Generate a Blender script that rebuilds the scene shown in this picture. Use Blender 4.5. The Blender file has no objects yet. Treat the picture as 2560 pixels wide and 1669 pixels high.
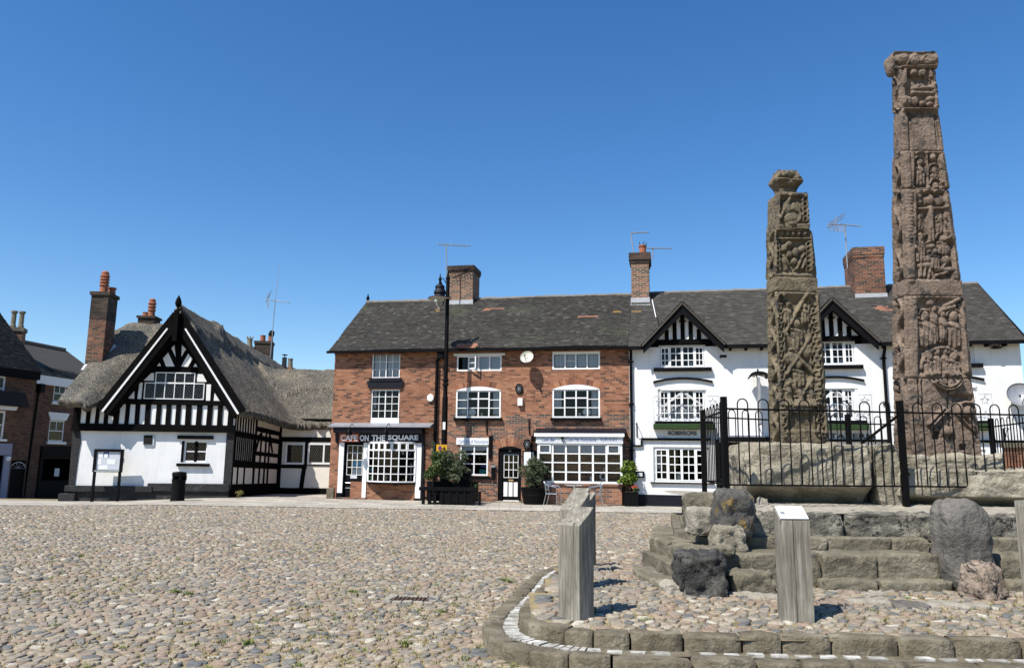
import bpy, math, random
import numpy as np
from mathutils import Vector, noise as mnoise
random.seed(7); RNG=np.random.default_rng(7)
SC=bpy.context.scene; COL=SC.collection
# ------------------------------------------------------------ camera
FPX=1923.0; CX,CY=1280.0,834.5; PITCH=math.radians(9.3); ROLL=math.radians(0.7)
EYE=np.array([0,0,1.6])
_R0=np.array([1,0,0.]); FW=np.array([0,math.cos(PITCH),math.sin(PITCH)]); _U0=np.array([0,-math.sin(PITCH),math.cos(PITCH)])
_c,_s=math.cos(ROLL),math.sin(ROLL); RT=_c*_R0+_s*_U0; UP=-_s*_R0+_c*_U0
def ray(x,y): return FW+RT*((x-CX)/FPX)+UP*((CY-y)/FPX)
def on_level(x,y,z=0.0):
    d=ray(x,y); return EYE+d*((z-1.6)/d[2])
def at_depth(x,y,Y):
    d=ray(x,y); return EYE+d*(Y/d[1])
def proj(P):
    q=np.asarray(P)-EYE; w=q@FW
    return CX+FPX*(q@RT)/w, CY-FPX*(q@UP)/w
cam=bpy.data.cameras.new('camera'); cam.sensor_width=36; cam.lens=36*FPX/2560; cam.clip_start=.05; cam.clip_end=3000
co=bpy.data.objects.new('camera',cam); COL.objects.link(co); SC.camera=co
from mathutils import Matrix
co.matrix_world=Matrix(((RT[0],UP[0],-FW[0],0),(RT[1],UP[1],-FW[1],0),(RT[2],UP[2],-FW[2],1.6),(0,0,0,1)))
# ------------------------------------------------------------ light
SUND=np.array([.51,.50,-1.0]); SUND/=np.linalg.norm(SUND)
ELEV=math.asin(-SUND[2]); AZ=math.atan2(-SUND[0],-SUND[1])
w=bpy.data.worlds.new('World'); SC.world=w; w.use_nodes=True
nt=w.node_tree; bg=nt.nodes['Background']; hs_=nt.nodes.new('ShaderNodeHueSaturation'); hs_.inputs['Saturation'].default_value=1.30; hs_.inputs['Hue'].default_value=.5035; sk=nt.nodes.new('ShaderNodeTexSky'); sk.sky_type='NISHITA'
sk.sun_disc=False; sk.sun_elevation=ELEV; sk.sun_rotation=AZ; sk.altitude=100; sk.air_density=1.0; sk.dust_density=0.25; sk.ozone_density=2.6
nt.links.new(sk.outputs[0],hs_.inputs['Color']); nt.links.new(hs_.outputs[0],bg.inputs[0]); bg.inputs[1].default_value=SKY_STRENGTH=0.104
sl=bpy.data.lights.new('sun','SUN'); sl.energy=5.0; sl.angle=math.radians(.53); sl.color=(1,.95,.87)
so=bpy.data.objects.new('sun',sl); COL.objects.link(so); so.rotation_euler=Vector(SUND).to_track_quat('-Z','Y').to_euler(); so.location=(-30,-25,60)
SC.view_settings.view_transform='Standard'; SC.view_settings.look='None'; SC.view_settings.exposure=0.64; SC.view_settings.gamma=1
# ------------------------------------------------------------ materials
GAIN=.87
class NT:
    def __init__(s,name):
        s.m=bpy.data.materials.new(name); s.m.use_nodes=True; s.t=s.m.node_tree; s.b=s.t.nodes['Principled BSDF']; s.o=s.t.nodes['Material Output']
    def n(s,typ,**k):
        nd=s.t.nodes.new('ShaderNode'+typ)
        for a,v in k.items():
            if a.startswith('i_'):
                key=a[2:]; key=int(key) if key.isdigit() else key
                nd.inputs[key].default_value=v
            else: setattr(nd,a,v)
        return nd
    def l(s,a,b): s.t.links.new(a,b)
    def coord(s,kind='Object',scale=(1,1,1),rot=(0,0,0)):
        tc=s.n('TexCoord'); mp=s.n('Mapping'); mp.inputs['Scale'].default_value=scale; mp.inputs['Rotation'].default_value=rot
        s.l(tc.outputs[kind],mp.inputs[0]); return mp.outputs[0]
    def noise(s,vec,scale,detail=4,rough=.6,dist=0):
        n=s.n('TexNoise'); n.inputs['Scale'].default_value=scale; n.inputs['Detail'].default_value=detail; n.inputs['Roughness'].default_value=rough; n.inputs['Distortion'].default_value=dist
        s.l(vec,n.inputs['Vector']); return n.outputs['Fac']
    def ramp(s,fac,stops,interp='LINEAR'):
        r=s.n('ValToRGB'); r.color_ramp.interpolation=interp; e=r.color_ramp.elements
        while len(e)<len(stops): e.new(.5)
        for i,(p,c) in enumerate(stops):
            e[i].position=p; e[i].color=(c[0],c[1],c[2],1) if not isinstance(c,(int,float)) else (c,c,c,1)
        s.l(fac,r.inputs[0]); return r.outputs[0]
    def mix(s,fac,a,b,mode='MIX'):
        m=s.n('MixRGB',blend_type=mode)
        for i,x in ((0,fac),(1,a),(2,b)):
            if isinstance(x,(int,float)): m.inputs[i].default_value=x if i==0 else (x,x,x,1)
            elif isinstance(x,tuple): m.inputs[i].default_value=(x[0],x[1],x[2],1)
            else: s.l(x,m.inputs[i])
        return m.outputs[0]
    def math(s,op,a,b=0.0):
        m=s.n('Math',operation=op)
        for i,x in ((0,a),(1,b)):
            if isinstance(x,(int,float)): m.inputs[i].default_value=x
            else: s.l(x,m.inputs[i])
        return m.outputs[0]
    def bump(s,h,strength=.5,dist=.02):
        b=s.n('Bump'); b.inputs['Strength'].default_value=strength; b.inputs['Distance'].default_value=dist; s.l(h,b.inputs['Height']); s.l(b.outputs[0],s.b.inputs['Normal'])
    def col(s,c):
        if isinstance(c,tuple): s.b.inputs['Base Color'].default_value=(*c,1)
        else: s.l(c,s.b.inputs['Base Color'])
    def done(s,rough=.8,metal=0,spec=.4):
        s.b.inputs['Roughness'].default_value=rough; s.b.inputs['Metallic'].default_value=metal; s.b.inputs['Specular IOR Level'].default_value=spec; return s.m
def plain(name,c,rough=.6,metal=0,spec=.4,var=.25,scale=6,bump=.0,bscale=40):
    t=NT(name); v=t.coord('Object'); f=t.noise(v,scale,5,.65); f2=t.noise(v,scale*9,3,.6)
    k=t.math('ADD',t.math('MULTIPLY',f,.65),t.math('MULTIPLY',f2,.35))
    c=tuple(x*GAIN for x in c); lo=tuple(x*(1-var) for x in c); hi=tuple(min(1,x*(1+var)) for x in c)
    t.col(t.ramp(k,[(.3,lo),(.7,hi)]))
    if bump: t.bump(t.noise(v,bscale,4),bump,.01)
    return t.done(rough,metal,spec)
def stone(name,stops,scale=3,rough=.9,bump=.6,lichen=None,streak=None,bscale=30,lich_lo=.58):
    t=NT(name); v=t.coord('Object')
    f=t.noise(v,scale,8,.68,.6); c=t.ramp(f,stops)
    g=t.noise(v,scale*14,4,.7); c=t.mix(.45,c,t.ramp(g,[(.3,.35),(.7,1.0)]),'MULTIPLY')
    c=t.mix(1.0,c,(1.35*GAIN,)*3,'MULTIPLY')
    if lichen:
        for i,(lc,lo) in enumerate(lichen):
            m=t.ramp(t.noise(v,scale*1.7+i*2.3,7,.75,.5+i),[(lo,0.0),(lo+.06,1.0)]); c=t.mix(m,c,lc)
    t.col(c)
    h=t.math('ADD',t.noise(v,bscale,6,.7),t.math('MULTIPLY',t.noise(v,bscale*.25,4,.6),1.5)); t.bump(h,bump,.03)
    return t.done(rough,0,.25)
def brick(name,stops,mortar,paint=None,bumps=.5,mort=.009,stain=.3,rough=.85,cell=(.235,.078)):
    t=NT(name); tc=t.n('TexCoord'); uv=tc.outputs['UV']; ob=tc.outputs['Object']
    # slight wobble of the courses
    nz=t.n('TexNoise'); nz.inputs['Scale'].default_value=1.3; t.l(ob,nz.inputs['Vector'])
    wob=t.n('VectorMath',operation='SCALE'); t.l(nz.outputs['Color'],wob.inputs[0]); wob.inputs['Scale'].default_value=.03
    ad=t.n('VectorMath',operation='ADD'); t.l(uv,ad.inputs[0]); t.l(wob.outputs[0],ad.inputs[1])
    b=t.n('TexBrick'); b.offset=.5; b.squash=1
    for k,vv in (('Scale',1.0),('Mortar Size',mort),('Mortar Smooth',.25),('Bias',0.0),('Brick Width',cell[0]),('Row Height',cell[1])): b.inputs[k].default_value=vv
    b.inputs['Color1'].default_value=(0,0,0,1); b.inputs['Color2'].default_value=(1,1,1,1); b.inputs['Mortar'].default_value=(.5,.5,.5,1)
    t.l(ad.outputs[0],b.inputs['Vector'])
    big=t.noise(ob,.55,5,.65)
    f=t.math('ADD',b.outputs['Color'],t.math('MULTIPLY',t.math('SUBTRACT',big,.5),.9))
    c=t.ramp(f,stops); g=t.noise(ob,38,3,.7); c=t.mix(.5,c,t.ramp(g,[(.25,.55),(.75,1.25)]),'MULTIPLY')
    mcol=t.mix(t.noise(ob,3,4),mortar,tuple(x*.55 for x in mortar))
    c=t.mix(b.outputs['Fac'],c,mcol)
    if paint:
        stk=t.ramp(t.noise(t.coord('Object',(2.2,2.2,.25)),1.4,6,.7),[(.30,.80),(.50,1.0)]); grm=t.ramp(t.noise(ob,5,6,.75),[(.28,.86),(.42,1.0)])
        p=t.ramp(t.noise(ob,1.2,6,.7),[(.25,tuple(x*.9 for x in paint)),(.6,paint)])
        p=t.mix(t.math('MULTIPLY',b.outputs['Fac'],.10),p,tuple(x*.7 for x in paint)); c=t.mix(.6,t.mix(.6,p,stk,'MULTIPLY'),grm,'MULTIPLY')
    else:
        s=t.ramp(t.noise(ob,.8,6,.7),[(.35,1-stain),(.62,1.0)]); c=t.mix(1,c,s,'MULTIPLY')
    c=t.mix(1.0,c,(GAIN,)*3,'MULTIPLY'); t.col(c)
    h=t.math('ADD',t.math('MULTIPLY',b.outputs['Fac'],-1.0),t.math('MULTIPLY',t.noise(ob,22,4,.6),.7 if not paint else 1.2))
    t.bump(h,bumps,.012)
    return t.done(rough,0,.25)
def island(name,stops,interp='LINEAR',rough=.85,patch=None,bscale=60,bump=.3,gain=.35):
    t=NT(name); g=t.n('NewGeometry'); v=t.coord('Object')
    c=t.ramp(g.outputs['Random Per Island'],stops,interp)
    c=t.mix(gain,c,t.ramp(t.noise(v,bscale*.6,4,.7),[(.3,.45),(.7,1.35)]),'MULTIPLY')
    if patch:
        for sc,lo,hi,pc,amt in patch:
            m=t.ramp(t.noise(v,sc,6,.7),[(lo,0.0),(hi,amt)]); c=t.mix(m,c,pc)
    c=t.mix(1.0,c,(GAIN,)*3,'MULTIPLY'); t.col(c); t.bump(t.noise(v,bscale,4,.6),bump,.01)
    return t.done(rough,0,.25)
M={}
RB=[(.0,(.11,.050,.034)),(.15,(.21,.078,.044)),(.28,(.30,.115,.062)),(.55,(.36,.142,.076)),(.8,(.40,.168,.09)),(1,(.44,.215,.125))]
M['brick']=brick('red_brick',RB,(.33,.265,.19),mort=.0075)
M['brick_low']=brick('blue_red_brick',[(.0,(.085,.06,.05)),(.3,(.14,.08,.06)),(.5,(.27,.11,.065)),(.75,(.38,.15,.08)),(1,(.44,.22,.12))],(.40,.34,.27))
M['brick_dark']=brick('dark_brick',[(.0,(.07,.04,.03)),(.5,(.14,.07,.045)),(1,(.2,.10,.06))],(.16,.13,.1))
M['brick_chim']=brick('chimney_brick',[(.0,(.05,.035,.03)),(.4,(.16,.07,.045)),(.7,(.26,.095,.05)),(1,(.33,.14,.08))],(.34,.29,.23),stain=.5)
M['brick_old']=brick('chimney_brick_pointed',[(.0,(.045,.035,.03)),(.4,(.13,.065,.045)),(.75,(.26,.10,.055)),(1,(.33,.16,.09))],(.42,.36,.28),mort=.014,stain=.4)
M['brick_soot']=brick('soot_brick',[(.0,(.03,.025,.022)),(.6,(.075,.05,.04)),(1,(.12,.07,.05))],(.13,.11,.09),stain=.5)
M['wbrick']=brick('white_painted_brick',RB,(.4,.35,.27),paint=(.80,.80,.79),bumps=.35)
M['render']=plain('white_render',(.80,.80,.78),.8,var=.06,scale=2,bump=.25,bscale=14)
M['cream']=plain('old_cream_render',(.72,.68,.60),.85,var=.10,scale=2,bump=.25,bscale=14)
M['black']=plain('black_paint',(.0042,.0042,.0052),.65,spec=.08,var=.4,scale=4,bump=.2,bscale=60)
M['timber']=plain('black_timber',(.0045,.0042,.0045),.85,spec=.05,var=.5,scale=5,bump=.5,bscale=24)
M['bstone']=stone('black_painted_stone',[(.3,(.018,.018,.019)),(.6,(.035,.035,.036)),(.72,(.10,.10,.10))],2.5,bump=.9,lichen=[((.45,.45,.44),.72)])
M['white']=plain('white_paint',(.80,.80,.79),.45,var=.04,scale=4)
M['wood_white']=M['white']
M['navy']=plain('navy_paint',(.0075,.008,.014),.55,spec=.2,var=.3,scale=3)
M['lead_dark']=plain('dark_lead_came',(.12,.12,.14),.6)
M['lead']=plain('lead_sheet',(.30,.31,.34),.5,metal=.3,var=.3,scale=3)
M['leadp']=plain('pale_lead_flashing',(.42,.43,.45),.6,var=.2,scale=6)
M['iron']=plain('black_iron',(.004,.0038,.004),.6,spec=.1,metal=.0,var=.4,scale=9)
M['plastic']=plain('black_plastic',(.0038,.0038,.0042),.6,spec=.1,var=.3)
M['terra']=plain('terracotta',(.30,.105,.055),.8,var=.35,scale=9)
M['buff']=plain('buff_pot',(.20,.18,.13),.85,var=.35,scale=8)
M['alu']=plain('aluminium',(.75,.76,.78),.3,metal=1,var=.08)
M['paper']=plain('paper',(.78,.79,.80),.6,var=.06,scale=8)
M['blind']=plain('pale_blind',(.55,.58,.62),.7,var=.06)
M['letterw']=plain('white_lettering',(.75,.75,.76),.5,var=.03)
M['letterb']=plain('black_lettering',(.02,.02,.02),.5,var=.2)
M['letterblue']=plain('blue_lettering',(.07,.10,.28),.5,var=.1)
M['letterpale']=plain('pale_blue_lettering',(.35,.40,.56),.5,var=.1)
M['orange']=plain('orange_board',(.42,.085,.025),.5,var=.1)
M['yellow']=plain('yellow_sign',(.78,.42,.01),.45,var=.06)
M['violet']=plain('violet_ink',(.07,.03,.20),.5,var=.1)
M['cyan']=plain('blue_sticker',(.06,.42,.62),.5,var=.1)
M['green_s']=plain('green_sticker',(.09,.55,.12),.5,var=.1)
M['teal']=plain('teal_sticker',(.05,.38,.33),.5,var=.1)
M['tan']=plain('tan_cardboard',(.42,.28,.12),.7,var=.15)
M['lilac']=plain('lilac_cloth',(.24,.17,.26),.8,var=.15)
M['bunting']=plain('grey_cloth',(.42,.42,.44),.8,var=.15)
M['grey_metal']=plain('grey_metal',(.33,.34,.36),.45,metal=.4,var=.2)
M['dish']=plain('weathered_dish',(.56,.55,.47),.6,var=.2,scale=3)
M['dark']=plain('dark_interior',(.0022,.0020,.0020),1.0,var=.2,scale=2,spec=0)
M['turf']=plain('artificial_turf',(.022,.050,.012),.95,var=.6,scale=50,bump=1,bscale=120)
M['soil']=plain('soil',(.05,.035,.025),.95,var=.4,scale=20)
M['brownroof']=plain('brown_pot_base',(.06,.03,.02),.8)
M['curtain']=plain('net_curtain',(.62,.64,.66),.9,var=.18,scale=14)
M['interior_brown']=plain('brown_wood_inside',(.12,.07,.035),.7)
M['olive']=island('olive_leaves',[(.0,(.035,.05,.022)),(.5,(.07,.09,.042)),(1,(.14,.165,.095))],rough=.6,bump=.1)
M['laurel']=island('bright_leaves',[(.0,(.05,.09,.012)),(.5,(.12,.19,.022)),(1,(.24,.30,.04))],rough=.5,bump=.1)
M['leafy']=island('mixed_leaves',[(.0,(.03,.05,.014)),(.5,(.065,.10,.026)),(1,(.13,.17,.05))],rough=.55,bump=.1)
M['petal']=plain('red_petals',(.55,.09,.05),.6,var=.3,scale=30)
M['bark']=plain('bark',(.09,.07,.05),.9,var=.4,scale=20,bump=.6,bscale=50)
M['tile']=island('clay_roof_tiles',[(.0,(.029,.027,.025)),(.4,(.038,.036,.033)),(.8,(.050,.047,.043)),(.95,(.066,.062,.057)),(1,(.10,.095,.087))],patch=[(.42,.56,.66,(.075,.083,.05),.5),(.9,.63,.68,(.15,.145,.125),.55),(2.6,.68,.72,(.20,.21,.18),.6)])
M['tile_pub']=island('pub_roof_tiles',[(.0,(.044,.041,.037)),(.5,(.058,.054,.049)),(.9,(.074,.069,.063)),(1,(.10,.093,.085))],patch=[(.5,.6,.7,(.06,.068,.04),.35),(1.1,.66,.7,(.16,.155,.14),.4)])
M['tile_red']=island('orange_replacement_tiles',[(0,(.24,.11,.07)),(1,(.36,.17,.11))])
M['lichen_o']=island('orange_lichen_tiles',[(0,(.30,.17,.04)),(1,(.42,.24,.05))],patch=[(5,.45,.55,(.09,.085,.07),.9)])
M['ridge']=plain('ridge_tile',(.17,.155,.135),.9,var=.4,scale=5,bump=.4)
M['tile_far']=island('brown_roof_tiles',[(0,(.05,.042,.036)),(1,(.12,.10,.085))])
# glass : clear thin pane with reflection
t=NT('window_glass'); t.t.nodes.remove(t.b); tr=t.n('BsdfTransparent'); tr.inputs[0].default_value=(.86,.88,.88,1); gl=t.n('BsdfGlossy'); gl.inputs['Roughness'].default_value=.015
fr_=t.n('Fresnel'); fr_.inputs[0].default_value=1.36; nzb=t.n('Bump'); nzb.inputs['Strength'].default_value=.004; t.l(t.noise(t.coord('Object'),2.2,2),nzb.inputs['Height']); t.l(nzb.outputs[0],gl.inputs['Normal'])
ms=t.n('MixShader'); t.l(fr_.outputs[0],ms.inputs[0]); t.l(tr.outputs[0],ms.inputs[1]); t.l(gl.outputs[0],ms.inputs[2]); t.l(ms.outputs[0],t.o.inputs[0]); M['glass']=t.m
# thatch
t=NT('thatch'); v=t.coord('Object',(1,1,1)); f=t.noise(v,1.1,6,.7,.4); c=t.ramp(f,[(.28,(.11,.105,.094)),(.5,(.185,.17,.142)),(.72,(.30,.26,.19))])
g1=t.noise(t.coord('Object',(26,26,7)),1,4,.75); c=t.mix(.95,c,t.ramp(g1,[(.33,.06),(.50,.8),(.68,2.3)]),'MULTIPLY')
g2=t.noise(v,55,2,.5); c=t.mix(.8,c,t.ramp(g2,[(.3,.2),(.72,1.9)]),'MULTIPLY')
m_=t.ramp(t.noise(v,.6,5,.7),[(.55,0.0),(.7,.6)]); c=t.mix(m_,c,(.12,.12,.12)); t.col(c)
t.bump(t.math('ADD',g1,t.math('MULTIPLY',g2,.6)),1.0,.07); M['thatch']=t.done(.95,0,.1)
# weathered oak
def oak(name,a,b,c3):
    t=NT(name); v=t.coord('Object',(18,18,1.1)); f=t.noise(v,1.5,6,.7,.3); c=t.ramp(f,[(.3,a),(.55,b),(.75,c3)])
    g=t.noise(t.coord('Object',(90,90,3)),1,3,.6); c=t.mix(.55,c,t.ramp(g,[(.3,.45),(.7,1.3)]),'MULTIPLY')
    ck=t.ramp(t.noise(t.coord('Object',(22,22,.5)),1.0,3,.5,.4),[(.33,.12),(.37,1.0)]); c=t.mix(.8,c,ck,'MULTIPLY')
    k=t.ramp(t.noise(t.coord('Object',(1,1,.6)),3.5,4,.6),[(.4,.72),(.65,1.12)]); c=t.mix(1,c,k,'MULTIPLY')
    t.col(c); t.bump(t.math('ADD',f,g),.5,.012); return t.done(.85,0,.2)
M['oak']=oak('weathered_oak',(.14,.125,.10),(.27,.25,.205),(.44,.43,.39))
# stones
M['cross_tall']=stone('pink_sandstone',[(.25,(.077,.058,.046)),(.45,(.158,.118,.091)),(.6,(.21,.159,.122)),(.78,(.29,.231,.184))],2.6,bump=.9,lichen=[((.050,.047,.042),.545),((.30,.27,.22),.69)],bscale=26)
M['cross_short']=stone('olive_sandstone',[(.25,(.062,.051,.036)),(.45,(.132,.108,.073)),(.6,(.178,.145,.096)),(.78,(.265,.217,.148))],2.8,bump=.85,lichen=[((.050,.047,.042),.55),((.22,.14,.075),.69)],bscale=28)
M['plinth']=stone('lichen_plinth_stone',[(.25,(.09,.08,.058)),(.45,(.21,.188,.14)),(.6,(.32,.29,.225)),(.78,(.47,.435,.35))],2.2,bump=1.0,lichen=[((.42,.42,.38),.63),((.36,.23,.05),.71),((.045,.042,.037),.60)],bscale=20)
M['blackrock']=stone('black_crusted_stone',[(.3,(.018,.018,.018)),(.5,(.045,.044,.042)),(.7,(.13,.125,.11))],4,bump=1.0,lichen=[((.27,.26,.22),.66)],bscale=18)
M['lichenrock']=stone('orange_lichen_stone',[(.3,(.04,.04,.038)),(.5,(.085,.082,.075)),(.7,(.15,.14,.12))],3,bump=.9,lichen=[((.22,.15,.045),.56),((.20,.11,.07),.64)],bscale=20)
M['greyrock']=stone('grey_boulder_stone',[(.25,(.055,.051,.046)),(.5,(.12,.112,.100)),(.75,(.22,.205,.18))],2.2,bump=.8,lichen=[((.042,.042,.042),.60),((.33,.31,.27),.68)],bscale=24)
M['palerock']=stone('pale_weathered_stone',[(.25,(.17,.15,.12)),(.5,(.29,.265,.215)),(.75,(.40,.37,.31))],4,bump=.8,bscale=22)
M['pinkrock']=stone('pink_black_stone',[(.25,(.14,.11,.085)),(.5,(.26,.205,.16)),(.75,(.37,.31,.25))],5,bump=.9,lichen=[((.03,.028,.026),.52)],bscale=20)
M['slab']=stone('rough_crusted_slab',[(.25,(.05,.047,.04)),(.45,(.13,.12,.10)),(.6,(.25,.235,.19)),(.78,(.36,.34,.28))],3.5,bump=1.0,lichen=[((.022,.022,.022),.545)],bscale=16)
M['step']=stone('step_stone',[(.25,(.065,.058,.042)),(.45,(.125,.112,.080)),(.6,(.185,.166,.122)),(.78,(.29,.265,.205))],2.4,bump=.7,lichen=[((.07,.066,.052),.60),((.25,.20,.08),.70)],bscale=22)
M['kerb']=stone('kerb_stone',[(.25,(.06,.05,.034)),(.45,(.118,.10,.068)),(.6,(.18,.158,.114)),(.78,(.28,.25,.19))],3,bump=.7,lichen=[((.075,.068,.05),.60)],bscale=22)
M['sett']=island('white_setts',[(0,(.36,.35,.32)),(1,(.66,.65,.61))],bump=.8,patch=[(9,.45,.6,(.22,.20,.16),.8)])
CB=[(.0,(.33,.27,.195)),(.14,(.27,.205,.15)),(.26,(.31,.255,.185)),(.38,(.19,.18,.155)),(.48,(.24,.215,.175)),(.58,(.30,.225,.165)),(.67,(.135,.138,.135)),(.73,(.35,.305,.235)),(.84,(.275,.24,.19)),(.93,(.47,.43,.35)),(.97,(.17,.165,.15)),(1,(.27,.24,.20))]
M['cobble']=island('cobblestones',CB,'CONSTANT',rough=.7,patch=[(.35,.5,.66,(.25,.235,.20),.35),(7,.57,.66,(.10,.085,.06),.6)],bscale=70,bump=.5,gain=.7)
t=NT('sandy_joint_earth'); v=t.coord('Object'); f=t.noise(v,3,6,.7); c=t.ramp(f,[(.3,(.13,.105,.065)),(.55,(.23,.185,.105)),(.75,(.32,.26,.14))]); t.col(c); t.bump(t.noise(v,60,4),.5,.01); M['earth']=t.done(.95,0,.1)
t=NT('flagstone_paving'); tc=t.n('TexCoord'); b=t.n('TexBrick'); t.l(tc.outputs['UV'],b.inputs['Vector']); b.inputs['Color1'].default_value=(0,0,0,1); b.inputs['Color2'].default_value=(1,1,1,1)
for k,vv in (('Scale',1.0),('Mortar Size',.012),('Brick Width',.75),('Row Height',.5)): b.inputs[k].default_value=vv
c=t.ramp(b.outputs['Color'],[(0,(.27,.245,.21)),(.5,(.34,.315,.27)),(1,(.42,.39,.33))]); c=t.mix(b.outputs['Fac'],c,(.13,.115,.09)); c=t.mix(.5,c,t.ramp(t.noise(tc.outputs['Object'],9,6,.75),[(.3,.6),(.7,1.25)]),'MULTIPLY'); t.col(c); M['flag']=t.done(.85,0,.25)
M['grass']=island('dry_joint_grass',[(0,(.16,.17,.05)),(.4,(.26,.22,.08)),(.7,(.36,.27,.11)),(.85,(.13,.17,.04)),(1,(.42,.32,.16))],rough=.9,bump=0)
M['weed']=island('green_weeds',[(0,(.07,.12,.02)),(1,(.17,.22,.04))],rough=.8,bump=0)
# ------------------------------------------------------------ object helpers
ROOT={}
def tag(o,label=None,cat=None,group=None,kind=None):
    if label: o['label']=label
    if cat: o['category']=cat
    if group: o['group']=group
    if kind: o['kind']=kind
    return o
def thing(name,label,cat,loc,group=None):
    o=bpy.data.objects.new(name,None); COL.objects.link(o); o.location=tuple(float(x) for x in loc); o.empty_display_size=.2
    ROOT[o]=np.array([float(x) for x in loc]); return tag(o,label,cat,group)
def link_mesh(name,me,mat,parent,origin,smooth=False):
    o=bpy.data.objects.new(name,me); COL.objects.link(o)
    if parent is not None: o.parent=parent; ROOT[o]=ROOT[parent]
    else: o.location=tuple(float(x) for x in origin); ROOT[o]=np.array(origin,float)
    for m in (mat if isinstance(mat,(list,tuple)) else [mat]): me.materials.append(m)
    if smooth: me.polygons.foreach_set('use_smooth',[True]*len(me.polygons))
    return o
def np_mesh(name,V,F4=None,F3=None,mat=None,parent=None,origin=(0,0,0),smooth=True,uv=False):
    V=np.asarray(V,np.float64); org=ROOT[parent] if parent is not None else np.array(origin,float)
    loops=[];starts=[];n0=0
    if F4 is not None and len(F4):
        F4=np.asarray(F4,np.int32); loops.append(F4.ravel()); starts.append(np.arange(len(F4),dtype=np.int32)*4); n0=len(F4)*4
    if F3 is not None and len(F3):
        F3=np.asarray(F3,np.int32); loops.append(F3.ravel()); starts.append(n0+np.arange(len(F3),dtype=np.int32)*3)
    lp=np.concatenate(loops); st=np.concatenate(starts)
    me=bpy.data.meshes.new(name); me.vertices.add(len(V)); me.vertices.foreach_set('co',(V-org).astype(np.float32).ravel())
    me.loops.add(len(lp)); me.loops.foreach_set('vertex_index',lp); me.polygons.add(len(st)); me.polygons.foreach_set('loop_start',st)
    me.update(calc_edges=True); me.validate()
    if uv: box_uv(me,org)
    return link_mesh(name,me,mat,parent,origin,smooth)
def box_uv(me,org):
    uvl=me.uv_layers.new(name='UVMap'); n=len(me.loops); co_=np.empty(len(me.vertices)*3,np.float32); me.vertices.foreach_get('co',co_); co_=co_.reshape(-1,3)+org
    vi=np.empty(n,np.int32); me.loops.foreach_get('vertex_index',vi)
    nr=np.empty(len(me.polygons)*3,np.float32); me.polygons.foreach_get('normal',nr); nr=nr.reshape(-1,3)
    tot=np.empty(len(me.polygons),np.int32); me.polygons.foreach_get('loop_total',tot); ln=np.repeat(nr,tot,axis=0)
    P=co_[vi]; t_=np.stack([-ln[:,1],ln[:,0],np.zeros(n)],1); L=np.linalg.norm(t_,axis=1); flat=L<.35
    t_=t_/np.maximum(L,1e-6)[:,None]; t_[flat]=[1,0,0]; s_=np.cross(ln,t_); s_[flat]=[0,1,0]
    UV=np.stack([(P*t_).sum(1),(P*s_).sum(1)],1); uvl.data.foreach_set('uv',UV.astype(np.float32).ravel())
class Fr:
    "upright frame: u along the facade, d out of it towards the square, z up"
    def __init__(s,p,ang): s.p=np.array([p[0],p[1],0.0]); a=math.radians(ang); s.u=np.array([math.cos(a),math.sin(a),0]); s.n=np.array([math.sin(a),-math.cos(a),0]); s.ang=ang
    def pt(s,u,d,z): return s.p+s.u*u+s.n*d+np.array([0,0,z])
    def px(s,x,y,d=0.0):
        r=ray(x,y); p0=s.p+s.n*d; P=EYE+r*(((p0-EYE)@s.n)/(r@s.n)); return float((P-s.p)@s.u),float(P[2])
    def rect(s,x0,y0,x1,y1,d=0.0):
        a=[s.px(x0,y0,d),s.px(x1,y0,d),s.px(x0,y1,d),s.px(x1,y1,d)]
        return (a[0][0]+a[2][0])/2,(a[1][0]+a[3][0])/2,(a[2][1]+a[3][1])/2,(a[0][1]+a[1][1])/2   # u0,u1,z0,z1
W0=Fr((0,0),0)
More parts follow.
